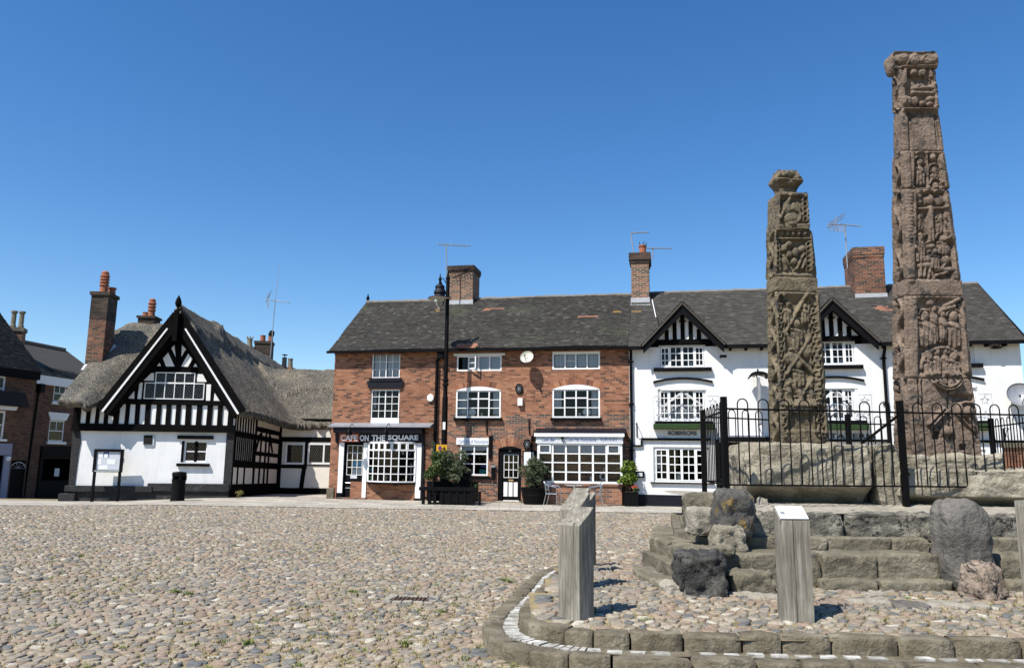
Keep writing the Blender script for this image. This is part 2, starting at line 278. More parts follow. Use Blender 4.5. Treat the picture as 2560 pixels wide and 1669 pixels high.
class MB:
    def __init__(s): s.v=[]; s.f=[]
    def add(s,vs,fs):
        o=len(s.v); s.v+=[np.asarray(p,float) for p in vs]; s.f+=[tuple(o+i for i in f) for f in fs]; return s
    def box(s,fr,u0,u1,d0,d1,z0,z1):
        if u0>u1:u0,u1=u1,u0
        if d0>d1:d0,d1=d1,d0
        if z0>z1:z0,z1=z1,z0
        P=[fr.pt(u,d,z) for z in (z0,z1) for d in (d1,d0) for u in (u0,u1)]
        return s.add(P,[(0,1,5,4),(1,3,7,5),(3,2,6,7),(2,0,4,6),(4,5,7,6),(0,2,3,1)])
    def prism(s,fr,poly,d0,d1):
        n=len(poly)
        if sum(poly[i][0]*poly[(i+1)%n][1]-poly[(i+1)%n][0]*poly[i][1] for i in range(n))<0: poly=poly[::-1]
        P=[fr.pt(u,d1,z) for u,z in poly]+[fr.pt(u,d0,z) for u,z in poly]
        return s.add(P,[tuple(range(n)),tuple(range(2*n-1,n-1,-1))]+[(i,n+i,n+(i+1)%n,(i+1)%n) for i in range(n)])
    def hprism(s,poly,z0,z1):
        n=len(poly)
        if sum(poly[i][0]*poly[(i+1)%n][1]-poly[(i+1)%n][0]*poly[i][1] for i in range(n))<0: poly=poly[::-1]
        P=[(x,y,z1) for x,y in poly]+[(x,y,z0) for x,y in poly]
        return s.add(P,[tuple(range(n)),tuple(range(2*n-1,n-1,-1))]+[(i,n+i,n+(i+1)%n,(i+1)%n) for i in range(n)])
    def quad(s,*P): return s.add(P,[tuple(range(len(P)))])
    def bar(s,p,q,w,t,side=(0,0,1)):
        p=np.asarray(p,float);q=np.asarray(q,float); a=(q-p)/np.linalg.norm(q-p); b=np.cross(a,np.asarray(side,float))
        if np.linalg.norm(b)<1e-4: b=np.cross(a,[1,0,0])
        b/=np.linalg.norm(b); c=np.cross(b,a); P=[e+b*i*w/2+c*j*t/2 for e in (p,q) for i,j in ((-1,-1),(1,-1),(1,1),(-1,1))]
        return s.add(P,[(3,2,1,0),(4,5,6,7),(0,1,5,4),(1,2,6,5),(2,3,7,6),(3,0,4,7)])
    def tube(s,pts,r,n=7,cap=True):
        pts=[np.asarray(p,float) for p in pts]; k=len(pts); rs=r if isinstance(r,(list,tuple)) else [r]*k; o=len(s.v); ref=None
        for i,p in enumerate(pts):
            a=pts[min(i+1,k-1)]-pts[max(i-1,0)]; a/=max(np.linalg.norm(a),1e-9)
            if ref is None: ref=np.cross(a,[0,0,1] if abs(a[2])<.9 else [1,0,0])
            ref=ref-a*(ref@a); ref/=np.linalg.norm(ref); b=np.cross(a,ref)
            for j in range(n): an=2*math.pi*j/n; s.v.append(p+(ref*math.cos(an)+b*math.sin(an))*rs[i])
        for i in range(k-1):
            for j in range(n): s.f.append((o+i*n+j,o+i*n+(j+1)%n,o+(i+1)*n+(j+1)%n,o+(i+1)*n+j))
        if cap: s.f.append(tuple(o+j for j in range(n-1,-1,-1))); s.f.append(tuple(o+(k-1)*n+j for j in range(n)))
        return s
    def lathe(s,c,prof,n=16,axis=None):
        c=np.asarray(c,float); ax=np.array([0,0,1.]) if axis is None else np.asarray(axis,float)/np.linalg.norm(axis)
        e1=np.cross(ax,[0,1,0] if abs(ax[1])<.9 else [1,0,0]); e1/=np.linalg.norm(e1); e2=np.cross(ax,e1); o=len(s.v)
        for r,z in prof:
            for j in range(n): a=2*math.pi*j/n; s.v.append(c+ax*z+(e1*math.cos(a)+e2*math.sin(a))*r)
        for i in range(len(prof)-1):
            for j in range(n): s.f.append((o+i*n+j,o+i*n+(j+1)%n,o+(i+1)*n+(j+1)%n,o+(i+1)*n+j))
        s.f.append(tuple(o+j for j in range(n-1,-1,-1))); s.f.append(tuple(o+(len(prof)-1)*n+j for j in range(n)))
        return s
    def build(s,name,mat,parent=None,bevel=0,smooth=False,origin=None,uv=True):
        V=np.array(s.v)
        if parent is not None: org=ROOT[parent]
        else: org=np.array(origin if origin is not None else [(V[:,0].min()+V[:,0].max())/2,(V[:,1].min()+V[:,1].max())/2,V[:,2].min()],float)
        me=bpy.data.meshes.new(name); me.from_pydata((V-org).tolist(),[],s.f); me.update()
        if uv: box_uv(me,org)
        o=link_mesh(name,me,mat,parent,org,smooth)
        if bevel:
            b=o.modifiers.new('bevel','BEVEL'); b.width=bevel; b.segments=2; b.limit_method='ANGLE'; b.angle_limit=math.radians(40)
        return o
def copy_tree(o,parent=None,shift=None):
    c=o.copy(); COL.objects.link(c); c.parent=parent; ROOT[c]=ROOT[o]
    for ch in list(o.children): copy_tree(ch,c)
    return c
def text_mb(string,fr,u0,u1,z0,z1,d,depth=.012,shear=0,bold=0,fit=True):
    cu=bpy.data.curves.new('lettering','FONT'); cu.body=string; cu.size=1; cu.shear=shear; cu.offset=bold; cu.extrude=.5; cu.resolution_u=3
    ob=bpy.data.objects.new('lettering',cu); COL.objects.link(ob); bpy.context.view_layer.update()
    dg=bpy.context.evaluated_depsgraph_get(); me=ob.evaluated_get(dg).to_mesh(); P=np.array([v.co[:] for v in me.vertices]); F=[tuple(p.vertices) for p in me.polygons]
    ob.evaluated_get(dg).to_mesh_clear(); bpy.data.objects.remove(ob); bpy.data.curves.remove(cu)
    mn=P.min(0);mx=P.max(0); U=u0+(P[:,0]-mn[0])/(mx[0]-mn[0])*(u1-u0); Z=z0+(P[:,1]-mn[1])/(mx[1]-mn[1])*(z1-z0); D=d+(P[:,2]+.5)*depth
    mb=MB(); mb.add([fr.pt(U[i],D[i],Z[i]) for i in range(len(P))],F); return mb
def wall(fr,u0,u1,z0,z1,openings=(),thick=.28,mb=None,ends=True,top=False):
    mb=mb or MB(); ops=[(max(a,u0),min(b,u1),max(c,z0),min(e,z1)) for a,b,c,e in openings if b>u0 and a<u1 and e>z0 and c<z1]
    us=sorted(set([u0,u1]+[x for o in ops for x in o[:2]])); zs=sorted(set([z0,z1]+[x for o in ops for x in o[2:]]))
    for i in range(len(us)-1):
        for j in range(len(zs)-1):
            cu,cz=(us[i]+us[i+1])/2,(zs[j]+zs[j+1])/2
            if any(o[0]<cu<o[1] and o[2]<cz<o[3] for o in ops): continue
            mb.quad(fr.pt(us[i],0,zs[j]),fr.pt(us[i+1],0,zs[j]),fr.pt(us[i+1],0,zs[j+1]),fr.pt(us[i],0,zs[j+1]))
    for a,b,c,e in ops:
        t=-thick
        mb.quad(fr.pt(a,0,c),fr.pt(a,0,e),fr.pt(a,t,e),fr.pt(a,t,c)); mb.quad(fr.pt(b,0,e),fr.pt(b,0,c),fr.pt(b,t,c),fr.pt(b,t,e))
        mb.quad(fr.pt(a,0,e),fr.pt(b,0,e),fr.pt(b,t,e),fr.pt(a,t,e)); mb.quad(fr.pt(b,0,c),fr.pt(a,0,c),fr.pt(a,t,c),fr.pt(b,t,c))
    return mb
def window(fr,parent,r,secs,frame=.055,bar=.022,rec=.05,tall=None,curtain=None,depth=.55,mat='white',rows_first=None,glass=True,name='window',inner=True,lead=False,proud=None):
    """r=(u0,u1,z0,z1) ; secs=[(width share, columns, [row shares])]; rec = how far the frame sits behind the wall face"""
    u0,u1,z0,z1=r; f=-rec; b=f-.05; m=MB()
    m.box(fr,u0,u1,b,f,z1-frame,z1); m.box(fr,u0,u1,b,f,z0,z0+frame); m.box(fr,u0,u0+frame,b,f,z0+frame,z1-frame); m.box(fr,u1-frame,u1,b,f,z0+frame,z1-frame)
    tot=sum(s_[0] for s_ in secs); x=u0+frame; W=u1-u0-2*frame; zb,zt=z0+frame,z1-frame
    for i,(sh,nc,rows) in enumerate(secs):
        w_=W*sh/tot; xa,xb=x,x+w_
        if i>0: m.box(fr,xa-frame*.42,xa+frame*.42,b+.004,f-.003,zb,zt)
        rt=sum(rows); z=zt
        for k,rr in enumerate(rows[:-1]):
            z-=(zt-zb)*rr/rt; bw=bar*(1.6 if (k==0 and rows[0]<rows[1]*.85) else 1); m.box(fr,xa+.001,xb-.001,b+.012,f-.010,z-bw/2,z+bw/2)
        for k in range(1,nc):
            xc=xa+w_*k/nc; m.box(fr,xc-bar/2,xc+bar/2,b+.013,f-.011,zb+.001,zt-.001)
        x=xb
    o=m.build(name,M[mat],parent)
    if glass:
        g=MB().quad(fr.pt(u0+frame*.6,b+.02,zb-.01),fr.pt(u1-frame*.6,b+.02,zb-.01),fr.pt(u1-frame*.6,b+.02,zt+.01),fr.pt(u0+frame*.6,b+.02,zt+.01)); g.build('pane',M['glass'],o)
    if lead:
        L=MB(); s_=.105; k=(zt-zb); n0=int((W+k)/s_)
        for i in range(n0):
            for sgn in (1,-1):
                a0=u0+frame-k+i*s_*1.0; p=[];  # diagonal across
                ua,za,ub,zb2=(a0,zb,a0+k*.62,zt) if sgn>0 else (a0+k*.62,zb,a0,zt)
                lo,hi=u0+frame,u1-frame
                def clip(ua,za,ub,zbb):
                    if ua>ub: ua,za,ub,zbb=ub,zbb,ua,za
                    if ub<=lo or ua>=hi: return None
                    if ua<lo: za+=(zbb-za)*(lo-ua)/(ub-ua); ua=lo
                    if ub>hi: zbb=za+(zbb-za)*(hi-ua)/(ub-ua); ub=hi
                    return ua,za,ub,zbb
                c=clip(ua,za,ub,zb2)
                if c and (c[2]-c[0])>.02: L.bar(fr.pt(c[0],b+.026,c[1]),fr.pt(c[2],b+.026,c[3]),.0045,.004,fr.n)
        L.build('lead_lattice',M['lead_dark'],o)
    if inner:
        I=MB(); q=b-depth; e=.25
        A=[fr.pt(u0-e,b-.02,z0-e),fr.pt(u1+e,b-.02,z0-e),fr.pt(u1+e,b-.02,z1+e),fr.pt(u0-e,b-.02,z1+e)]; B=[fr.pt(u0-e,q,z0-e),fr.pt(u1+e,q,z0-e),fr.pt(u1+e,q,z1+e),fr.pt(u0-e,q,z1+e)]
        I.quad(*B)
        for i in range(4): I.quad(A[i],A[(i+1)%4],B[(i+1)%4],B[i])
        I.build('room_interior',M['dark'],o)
    if curtain:
        for (fa,fb,ga,gb,mt) in curtain:   # share of width, share of height
            c=MB(); n=max(4,int((fb-fa)*W/.035)); xs=[u0+frame+W*(fa+(fb-fa)*i/n) for i in range(n+1)]; ds=[b-.06+.018*math.sin(i*1.7)+.008*math.sin(i*.7) for i in range(n+1)]
            if mt=='blind': ds=[b-.05]*(n+1)
            za,zc=zb+(zt-zb)*ga,zb+(zt-zb)*gb
            for i in range(n): c.quad(fr.pt(xs[i],ds[i],za),fr.pt(xs[i+1],ds[i+1],za),fr.pt(xs[i+1],ds[i+1],zc),fr.pt(xs[i],ds[i],zc))
            c.build('blind' if mt=='blind' else 'curtain',M[mt],o,smooth=True)
    return o
def tiles(name,parent,mat,P0,eu,es,nrm,ulen,slen,w=.17,e=.125,skip=None,lift=.022,jit=1.0,keep=None,umin=None):
    "real overlapping tiles on a slope: P0 eave corner, eu along eave, es up the slope"
    V=[];F=[]; rows=int(slen/e); P0=np.asarray(P0)
    for r_ in range(rows+1):
        s0=r_*e; off=(w/2 if r_%2 else 0)+random.uniform(-.02,.02); wav=.012*math.sin(r_*.9)
        k=int(ulen/w)+2
        for c in range(-1,k):
            a=max(0,c*w+off+.003); b=min(ulen,(c+1)*w+off-.003+random.uniform(-.006,.004))
            if b-a<.02: continue
            cu=(a+b)/2
            if skip and skip(cu,s0+e/2): continue
            if keep and not keep(cu,s0+e/2): continue
            s1=min(s0+e*1.25,slen); j=random.uniform(-.006,.010)*jit; l0=lift+random.uniform(0,.012)*jit; t=random.uniform(-.006,.006)*jit
            sag=-.035*mnoise.noise(Vector((cu*.45,s0*.6,3.1)))*jit
            o=len(V); 
            for (uu,ss,h) in ((a,s0+j,l0+t),(b,s0+j,l0-t),(b,s1,.004),(a,s1,.004),(a,s0+j,-.004),(b,s0+j,-.004)): V.append(P0+eu*uu+es*ss+nrm*(h+sag))
            F+= [(o,o+1,o+2,o+3),(o+4,o+5,o+1,o)]
    return np_mesh(name,V,F,None,mat,parent,smooth=False) if V else None
# ============================================================ BRICK TERRACE
B=Fr((-7.218,31.179),-11.46)
UE=B.px(1577,1250)[0]; ZE=5.93
bt=thing('brick_terrace','long red brick house with two cafe shopfronts under one dark tiled roof, in the centre','house',B.pt(UE/2,0,0))
def curt(*a): return list(a)
wa=B.rect(930,882,1000,945); wb=B.rect(927,973,998,1047); wc=B.rect(1142,888,1254,927); wd=B.rect(1140,975,1252,1044)
we=B.rect(1381,881,1500,923); wf=B.rect(1381,972,1500,1044); wg=B.rect(1150,1111,1220,1188); do=B.rect(1245,1122,1303,1254)
sh=B.rect(845,1104,1056,1250); zsp=B.px(1300,1036)[1]; usp=B.px(1100,1100)[0]
ops=[wa,wb,wc,wd,we,wf,wg,do,(sh[0],sh[1],0.0,sh[3])]
wall(B,0,usp,0,ZE,ops,thick=.2).build('wall',M['brick'],bt)
wall(B,usp,UE,zsp,ZE,ops,thick=.2).build('wall',M['brick'],bt)
wall(B,usp,UE,0,zsp,[o for o in ops if o[2]<zsp],thick=.2).build('wall',M['brick_low'],bt)
# gable end, back
RD=3.45; ZR=B.px(1200,747,-RD)[1]; DS=.28
m=MB(); m.add([B.pt(0,0,-.1),B.pt(0,-2*RD,-.1),B.pt(0,-2*RD,ZE),B.pt(0,-RD,ZR-.12),B.pt(0,0,ZE)],[(0,4,3,2,1)]); m.quad(B.pt(UE,-2*RD,0),B.pt(0,-2*RD,0),B.pt(0,-2*RD,ZE),B.pt(UE,-2*RD,ZE)); m.build('gable_wall',M['brick'],bt)
B_stub=MB().box(B,-.06,.25,.003,.06,0,.42); B_stub.build('corner_stone',M['kerb'],bt,bevel=.02)
# roof
es=np.array(B.n)*-(RD+DS)+np.array([0,0,ZR-ZE+.06]); SL=np.linalg.norm(es); es/=SL; nb=np.cross(B.u,es)
m=MB(); m.quad(B.pt(-.12,DS,ZE-.06),B.pt(UE,DS,ZE-.06),B.pt(UE,-RD,ZR),B.pt(-.12,-RD,ZR)); m.quad(B.pt(UE,-2*RD-DS,ZE-.06),B.pt(-.12,-2*RD-DS,ZE-.06),B.pt(-.12,-RD,ZR),B.pt(UE,-RD,ZR)); rf=m.build('roof',M['tile_far'],bt)
def patchy(cx,cs,r): return lambda u,s:(u-cx)**2/(r[0]**2)+(s-cs)**2/(r[1]**2)<1
reds=[(5.75,.16,.40,.20),(6.3,3.55,.28,.10),(5.85,3.45,.12,.12),(10.3,2.55,.42,.05)]
orng=[(3.7,3.5,.13,.14),(11.4,2.95,.16,.10)]
isr=lambda u,s:any(abs(u-a)<c and abs(s-b)<d for a,b,c,d in reds)
iso=lambda u,s:any(((u-a)/c)**2+((s-b)/d)**2<1 for a,b,c,d in orng)
tiles('roof_tiles',rf,M['tile'],B.pt(-.14,DS+.03,ZE-.05),B.u,es,nb,UE+.14,SL,skip=lambda u,s:isr(u,s) or iso(u,s),jit=1.5)
for r_ in reds: tiles('replaced_tiles',rf,M['tile_red'],B.pt(-.14,DS+.03,ZE-.05),B.u,es,nb,UE+.14,SL,keep=lambda u,s:abs(u-r_[0])<r_[2] and abs(s-r_[1])<r_[3],jit=1.5)
for r_ in orng: tiles('lichened_tiles',rf,M['lichen_o'],B.pt(-.14,DS+.03,ZE-.05),B.u,es,nb,UE+.14,SL,keep=lambda u,s:((u-r_[0])/r_[2])**2+((s-r_[1])/r_[3])**2<1,jit=1.5)
def ridge(fr,u0,u1,d,z,parent,step=.42,r=.13):
    m=MB(); n=int((u1-u0)/step)
    for i in range(n):
        a=u0+(u1-u0)*i/n; b=u0+(u1-u0)*(i+1.06)/n; k=random.uniform(-.012,.012); rr=[(r*math.cos(t),r*math.sin(t)*.9) for t in np.linspace(-.25,math.pi+.25,8)]
        o=len(m.v)
        for uu,e in ((a,.012),(b,-.006)):
            for (dd,zz) in rr: m.v.append(fr.pt(uu,d+dd*(1+e*4),z-.05+zz*(1+e*4)+k))
        for j in range(7): m.f.append((o+j,o+8+j,o+9+j,o+j+1))
        m.f.append(tuple(o+j for j in range(8))); m.f.append(tuple(o+8+j for j in range(7,-1,-1)))
    return m.build('ridge_tiles',M['ridge'],parent)
ridge(B,-.14,UE,-RD,ZR,rf)
MB().lathe(B.pt(-.1,-RD,ZR),[(.07,0),(.05,.12),(.09,.18),(.05,.26),(.02,.36),(.005,.42)],8).build('finial',M['iron'],rf)
m=MB(); m.box(B,-.22,UE-.02,DS-.02,DS+.085,ZE-.155,ZE-.06); m.box(B,-.02,UE-.02,.006,DS-.03,ZE-.13,ZE-.075); m.build('gutter',M['black'],bt)
# dentil course shading brick below the eave
m=MB(); m.box(B,.003,UE-.003,.0,.055,ZE-.20,ZE-.132); m.build('eaves_course',M['brick'],bt)
# windows
w=window(B,bt,wa,[(1,2,[1,1,1]),(1,2,[1,1,1])],curtain=[(0,.46,0,1,'curtain'),(.52,1,0,1,'curtain')],frame=.05,rec=.03)
m=MB(); a=B.rect(925,945,1004,953); m.box(B,a[0],a[1],.004,.12,a[2],a[3]); t_=B.rect(918,953,1010,970); q=.09
m.prism(B,[(t_[0],t_[3]),(t_[1],t_[3]),(t_[1]-q,t_[2]),(t_[0]+q,t_[2])],.004,.09); m.build('sill_board',M['navy'],w)
w=window(B,bt,wb,[(1,2,[.85,1,1,1]),(1,2,[.85,1,1,1])],frame=.05,rec=.03,curtain=[(.0,.12,.35,1,'bunting')])
m=MB(); a=B.rect(927,1047,998,1057); m.box(B,a[0],a[1],.003,.02,a[2],a[3]-.003); m.build('base_board',M['white'],w)
m=MB(); a=B.rect(918,1058,1000,1064.5); m.box(B,a[0],a[1],.004,.13,a[2],a[3]-.01); m.build('sill',M['navy'],w)
w=window(B,bt,wc,[(1,1,[1]),(.95,1,[1,1]),(1.05,1,[1]),(1,1,[1])],frame=.06,rec=.01,curtain=[(.5,1,0,1,'blind'),(.26,.48,0,1,'curtain')])
a=B.rect(1135,883.5,1263,888.5); m=MB(); m.box(B,a[0],a[1],.003,.06,a[2],a[3]); m.build('head_board',M['white'],w)
# open casement, seen ajar
cs=MB(); ua=wc[0]+(wc[1]-wc[0])*.27; pu=B.u*.86+B.n*.5
fr2=Fr(B.pt(ua,.02,0)[:2],B.ang-30); za,zb=wc[2]+.06,wc[3]-.06
cs.box(fr2,0,.42,0,.035,za,za+.05); cs.box(fr2,0,.42,0,.035,zb-.05,zb); cs.box(fr2,0,.05,.001,.034,za+.05,zb-.05); cs.box(fr2,.37,.42,.001,.034,za+.05,zb-.05); cs.box(fr2,.05,.37,.006,.028,(za+zb)/2-.012,(za+zb)/2+.012); cs.build('open_casement',M['white'],w)
def archboard(fr,parent,x0,x1,ys,yc,d0=-.03,d1=.012,mat='white',name='arched_head',n=14,thick=None):
    a=fr.px(x0,ys); b=fr.px(x1,ys); c=fr.px((x0+x1)/2,yc); zs=(a[1]+b[1])/2; h=c[1]-zs; u0,u1=a[0],b[0]
    arc=[(u0+(u1-u0)*i/n, zs+h*(1-(2*i/n-1)**2)) for i in range(n+1)]
    m=MB(); m.prism(fr,arc if thick is None else arc+[(u,z-thick) for u,z in arc[::-1]],d0,d1); return m.build(name,M[mat],parent),arc
def voussoirs(fr,parent,arc,h=.23,mat='brick'):
    m=MB(); L=[0]
    for i in range(1,len(arc)): L.append(L[-1]+math.dist(arc[i],arc[i-1]))
    n=int(L[-1]/.082)
    for k in range(n):
        s=(k+.5)/n*L[-1]; i=max(j for j in range(len(L)) if L[j]<=s); i=min(i,len(arc)-2); t=(s-L[i])/(L[i+1]-L[i]); p=np.array(arc[i])*(1-t)+np.array(arc[i+1])*t
        tg=np.array(arc[i+1])-np.array(arc[i]); tg/=np.linalg.norm(tg); tg=tg*.6+np.array([1,0])*.4; tg/=np.linalg.norm(tg); nr_=np.array([-tg[1],tg[0]]); lean=(2*s/L[-1]-1)*.35; nr_=nr_+tg*lean; nr_/=np.linalg.norm(nr_)
        hw=.034; P=[p-tg*hw+nr_*.012,p+tg*hw+nr_*.012,p+tg*hw*1.12+nr_*h,p-tg*hw*1.12+nr_*h]; m.prism(fr,[tuple(x) for x in P],-.02,.005)
    return m.build('brick_arch',island_brick,parent)
island_brick=island('arch_bricks',[(0,(.09,.05,.035)),(.3,(.25,.10,.055)),(.7,(.35,.14,.075)),(1,(.42,.21,.12))],bump=.4)
for r,cur in ((wd,[(0,.2,0,1,'blind'),(.84,1,0,1,'curtain')]),(wf,[(0,.16,.3,1,'curtain'),(.84,1,0,1,'curtain')])):
    w=window(B,bt,r,[(1,1,[1,1,1]),(1.05,1,[.85,1.1,1]),(1.05,1,[.85,1.1,1]),(1,1,[1,1,1])],frame=.06,rec=-.004,curtain=cur,bar=.03)
    x0,x1=(1139,1253) if r is wd else (1380,1501); y0,y1=(976,966) if r is wd else (973,961)
    o,arc=archboard(B,w,x0,x1,y0,y1,.0,.03); voussoirs(B,bt,arc)
    a=B.rect(x0-3,1044,x1+3,1051); MB().box(B,a[0],a[1],.003,.13,a[2],a[3]-.004).build('sill',M['black'],w)
    # plates and ornaments standing inside on the sill
    zb=r[2]+.07; W=r[1]-r[0]
    MB().lathe(B.pt(r[0]+W*(.36 if r is wd else .72),-.09,zb+.15),[(.001,.0),(.10,.012),(.15,.02),(.15,.03),(.001,.03)],18,axis=B.n).build('plate',M['paper'],w)
    m=MB(); m.lathe(B.pt(r[0]+W*.57,-.13,zb),[(.05,0),(.06,.1),(.05,.12)],8); m.build('flower_pot',M['paper'],w)
    m=MB(); 
    for i in range(26):
        p=B.pt(r[0]+W*.57+random.uniform(-.12,.12),-.13+random.uniform(-.05,.05),zb+.13+random.uniform(0,.16)); q=np.array([random.uniform(-1,1) for _ in range(3)])*.035; q2=np.array([random.uniform(-1,1) for _ in range(3)])*.035; m.quad(p-q,p+q2,p+q,p-q2)
    m.build('pot_plant',M['leafy'],w)
w=window(B,bt,we,[(1,1,[1]),(.95,1,[1,1]),(1,1,[1]),(1,1,[1])],frame=.06,rec=-.004,curtain=[(0,1,.1,1,'curtain')])
a=B.rect(1381,873,1501,881); MB().box(B,a[0],a[1],.0,.035,a[2],a[3]-.002).build('head_board',M['white'],w)
# restaurant: small window, shutter
w=window(B,bt,wg,[(1,1,[.75,1,1]),(1,1,[.75,1,1])],frame=.06,rec=.01,bar=.035,curtain=[(0,1,.84,1,'blind')])
a=B.rect(1144,1189,1226,1194.5); MB().box(B,a[0],a[1],.003,.10,a[2],a[3]-.004).build('sill',M['black'],w)
W=wg[1]-wg[0]
MB().box(B,wg[0]+W*.68,wg[0]+W*.9,-.075,-.07,wg[2]+.09,wg[2]+.24).build('sticker',M['teal'],w)
MB().box(B,wg[0]+W*.74,wg[0]+W*.92,-.075,-.07,wg[2]+.31,wg[2]+.41).build('sticker',M['letterblue'],w)
m=MB(); m.lathe(B.pt(wg[0]+W*.18,-.16,wg[2]+.06),[(.04,0),(.055,.08),(.03,.14),(.05,.2),(.035,.26),(.005,.29)],10); m.build('ornament',M['greyrock'],w)
m=MB(); m.lathe(B.pt(wg[0]+W*.36,-.16,wg[2]+.06),[(.03,0),(.03,.05),(.012,.09),(.02,.12),(.003,.15)],8); m.build('ornament',M['paper'],w)
# restaurant door
du0,du1,dz0,dz1=do; m=MB(); zt=dz1-.03
m.box(B,du0,du0+.16,-.17,-.06,0,dz1); m.box(B,du1-.10,du1,-.17,-.06,0,dz1); m.box(B,du0+.16,du1-.1,-.169,-.061,dz1-.16,dz1); m.build('door_frame',M['black'],bt)
o,arc=archboard(B,bt,1245,1303,1122,1115,-.05,.004,'black','door_head'); voussoirs(B,bt,arc,.34)
lu0,lu1=du0+.165,du1-.105; lz0,lz1=.12,dz1-.165; lw=lu1-lu0
g0=lz0+(lz1-lz0)*.47
m=MB(); m.box(B,lu0,lu1,-.15,-.10,lz0,g0); m.box(B,lu0,lu0+.03,-.15,-.10,g0,lz1); m.box(B,lu1-.03,lu1,-.15,-.10,g0,lz1); m.box(B,lu0+.03,lu1-.03,-.15,-.10,lz1-.03,lz1); door=m.build('door',M['black'],bt)
window(B,door,(lu0+.03,lu1-.03,g0,lz1-.03),[(1,3,[1,1,1])],frame=.022,bar=.024,rec=.105,name='glazing',depth=.5)
for i in range(3): MB().box(B,lu0+.04+i*lw*.31,lu0+.04+i*lw*.31+lw*.245,-.098,-.085,lz0+.12,g0-.16).build('white_panel',M['white'],door)
MB().box(B,lu0+lw*.36,lu0+lw*.66,-.098,-.09,g0-.115,g0-.06).build('letter_plate',M['tan'],door)
MB().box(B,du0-.04,du1+.02,-.19,.12,-.01,.07).build('door_step',M['palerock'],bt,bevel=.01)
MB().box(B,du0+.2,du1-.1,-.16,-.055,.07,.10).build('threshold',M['white'],bt)
text_mb('57',B,(du0+du1)/2-.05,(du0+du1)/2+.05,dz1-.10,dz1-.03,-.058,.006).build('door_number',M['grey_metal'],bt)
# restaurant bay shopfront
PJ=.36
b0,b1,bz0,bz1=B.rect(1343,1107,1556,1207,PJ)
m=wall(Fr(B.pt(0,PJ-.02,0)[:2],B.ang),b0+.03,b1-.03,0,bz0-.1,thick=.2); m.quad(B.pt(b0+.03,PJ-.02,0),B.pt(b0+.03,PJ-.02,bz0-.1),B.pt(b0+.03,0,bz0-.1),B.pt(b0+.03,0,0)); m.quad(B.pt(b1-.03,0,0),B.pt(b1-.03,0,bz0-.1),B.pt(b1-.03,PJ-.02,bz0-.1),B.pt(b1-.03,PJ-.02,0)); m.build('stall_riser',M['brick_low'],bt)
m=MB(); m.box(B,b0,b1,0.0,PJ+.03,bz0-.1,bz0-.012); m.build('bay_sill',M['brick_chim'],bt)
Bp=Fr(B.pt(0,PJ,0)[:2],B.ang)
bay=window(Bp,bt,(b0,b1,bz0-.01,bz1),[(1,1,[.95,1,1.05,1]),(1,1,[.95,1,1.05,1]),(1,1,[.95,1,1.05,1]),(1,1,[.95,1,1.05,1]),(1,1,[.95,1,1.05,1]),(1,1,[.95,1,1.05,1])],frame=.08,bar=.04,rec=0,depth=1.2,curtain=[(0,.15,.80,1,'blind'),(.17,.50,.80,1,'blind'),(.51,.83,.79,1,'blind'),(.85,1,.82,.97,'blind')],name='bay_window')
W=b1-b0; H=bz1-bz0
m=MB(); m.box(B,b0,b0+.05,0.003,PJ-.051,bz0-.009,bz1); m.box(B,b1-.05,b1,0.003,PJ-.051,bz0-.009,bz1); m.build('bay_side',M['white'],bay)
for fx in (0,W*5/6): # hopper casements proud of the frame
    m=MB(); x=b0+.06+fx*.97; ww=W/6*.86; z1_=bz1-.05; z0_=z1_-H*.235
    m.box(Bp,x,x+ww,-.01,.02,z0_,z0_+.055); m.box(Bp,x,x+ww,-.01,.02,z1_-.045,z1_); m.box(Bp,x,x+.05,-.009,.019,z0_+.055,z1_-.045); m.box(Bp,x+ww-.05,x+ww,-.009,.019,z0_+.055,z1_-.045); m.build('opening_light',M['white'],bay)
m=MB(); m.lathe(Bp.pt(b0+W*.63,-.2,bz0+.07),[(.05,0),(.05,.17),(.045,.18)],12); m.build('candle',M['paper'],bay)
m=MB()
cc=Bp.pt(b0+W*.77,-.2,bz0+.26); ring=[cc+B.u*.10*math.cos(t)+np.array([0,0,.12*math.sin(t)]) for t in np.linspace(1.2,1.2+5.6,18)]+[cc+B.u*.02+np.array([0,0,.22]),cc+B.u*.06+np.array([0,0,.33])]
m.tube(ring,[.035]*18+[.025,.008],8); m.build('swan_ornament',M['paper'],bay)
# awning and fascia roof
f0,f1,fz0,fz1=B.rect(1340,1090,1557,1105,PJ+.04)
m=MB(); m.box(B,f0,f1,0.003,PJ+.03,fz0,fz1); m.box(B,f0-.01,f1+.01,0.004,PJ+.06,fz0-.035,fz0-.002); m.build('bay_fascia',M['white'],bt)
m=MB(); z1_=fz1+.10; n=46; s0,s1=f0-.06,f1+.06
for i in range(n):   # fluted valance roof sloping outwards
    a=s0+(s1-s0)*i/n; b=s0+(s1-s0)*(i+1)/n; c=(a+b)/2
    for (ua,da,ub,db) in ((a,0,c,.03),(c,.03,b,0)):
        m.quad(B.pt(ua,PJ+.10+da,fz1-.01),B.pt(ub,PJ+.10+db,fz1-.01),B.pt(ub,PJ-.0+db,fz1+.13),B.pt(ua,PJ-.0+da,fz1+.13))
m.build('pleated_valance',M['white'],bt)
m=MB(); m.prism(Fr(B.pt(0,0,0)[:2],B.ang),[(s0,fz1+.13),(s1+.03,fz1+.13),(s1+.03,fz1+.155),(s0,fz1+.155)],0.0,PJ+.05); m.quad(B.pt(s0,PJ+.05,fz1+.156),B.pt(s1+.03,PJ+.05,fz1+.156),B.pt(s1+.03,.004,fz1+.30),B.pt(s0,.004,fz1+.30)); m.build('bay_roof',M['navy'],bt)
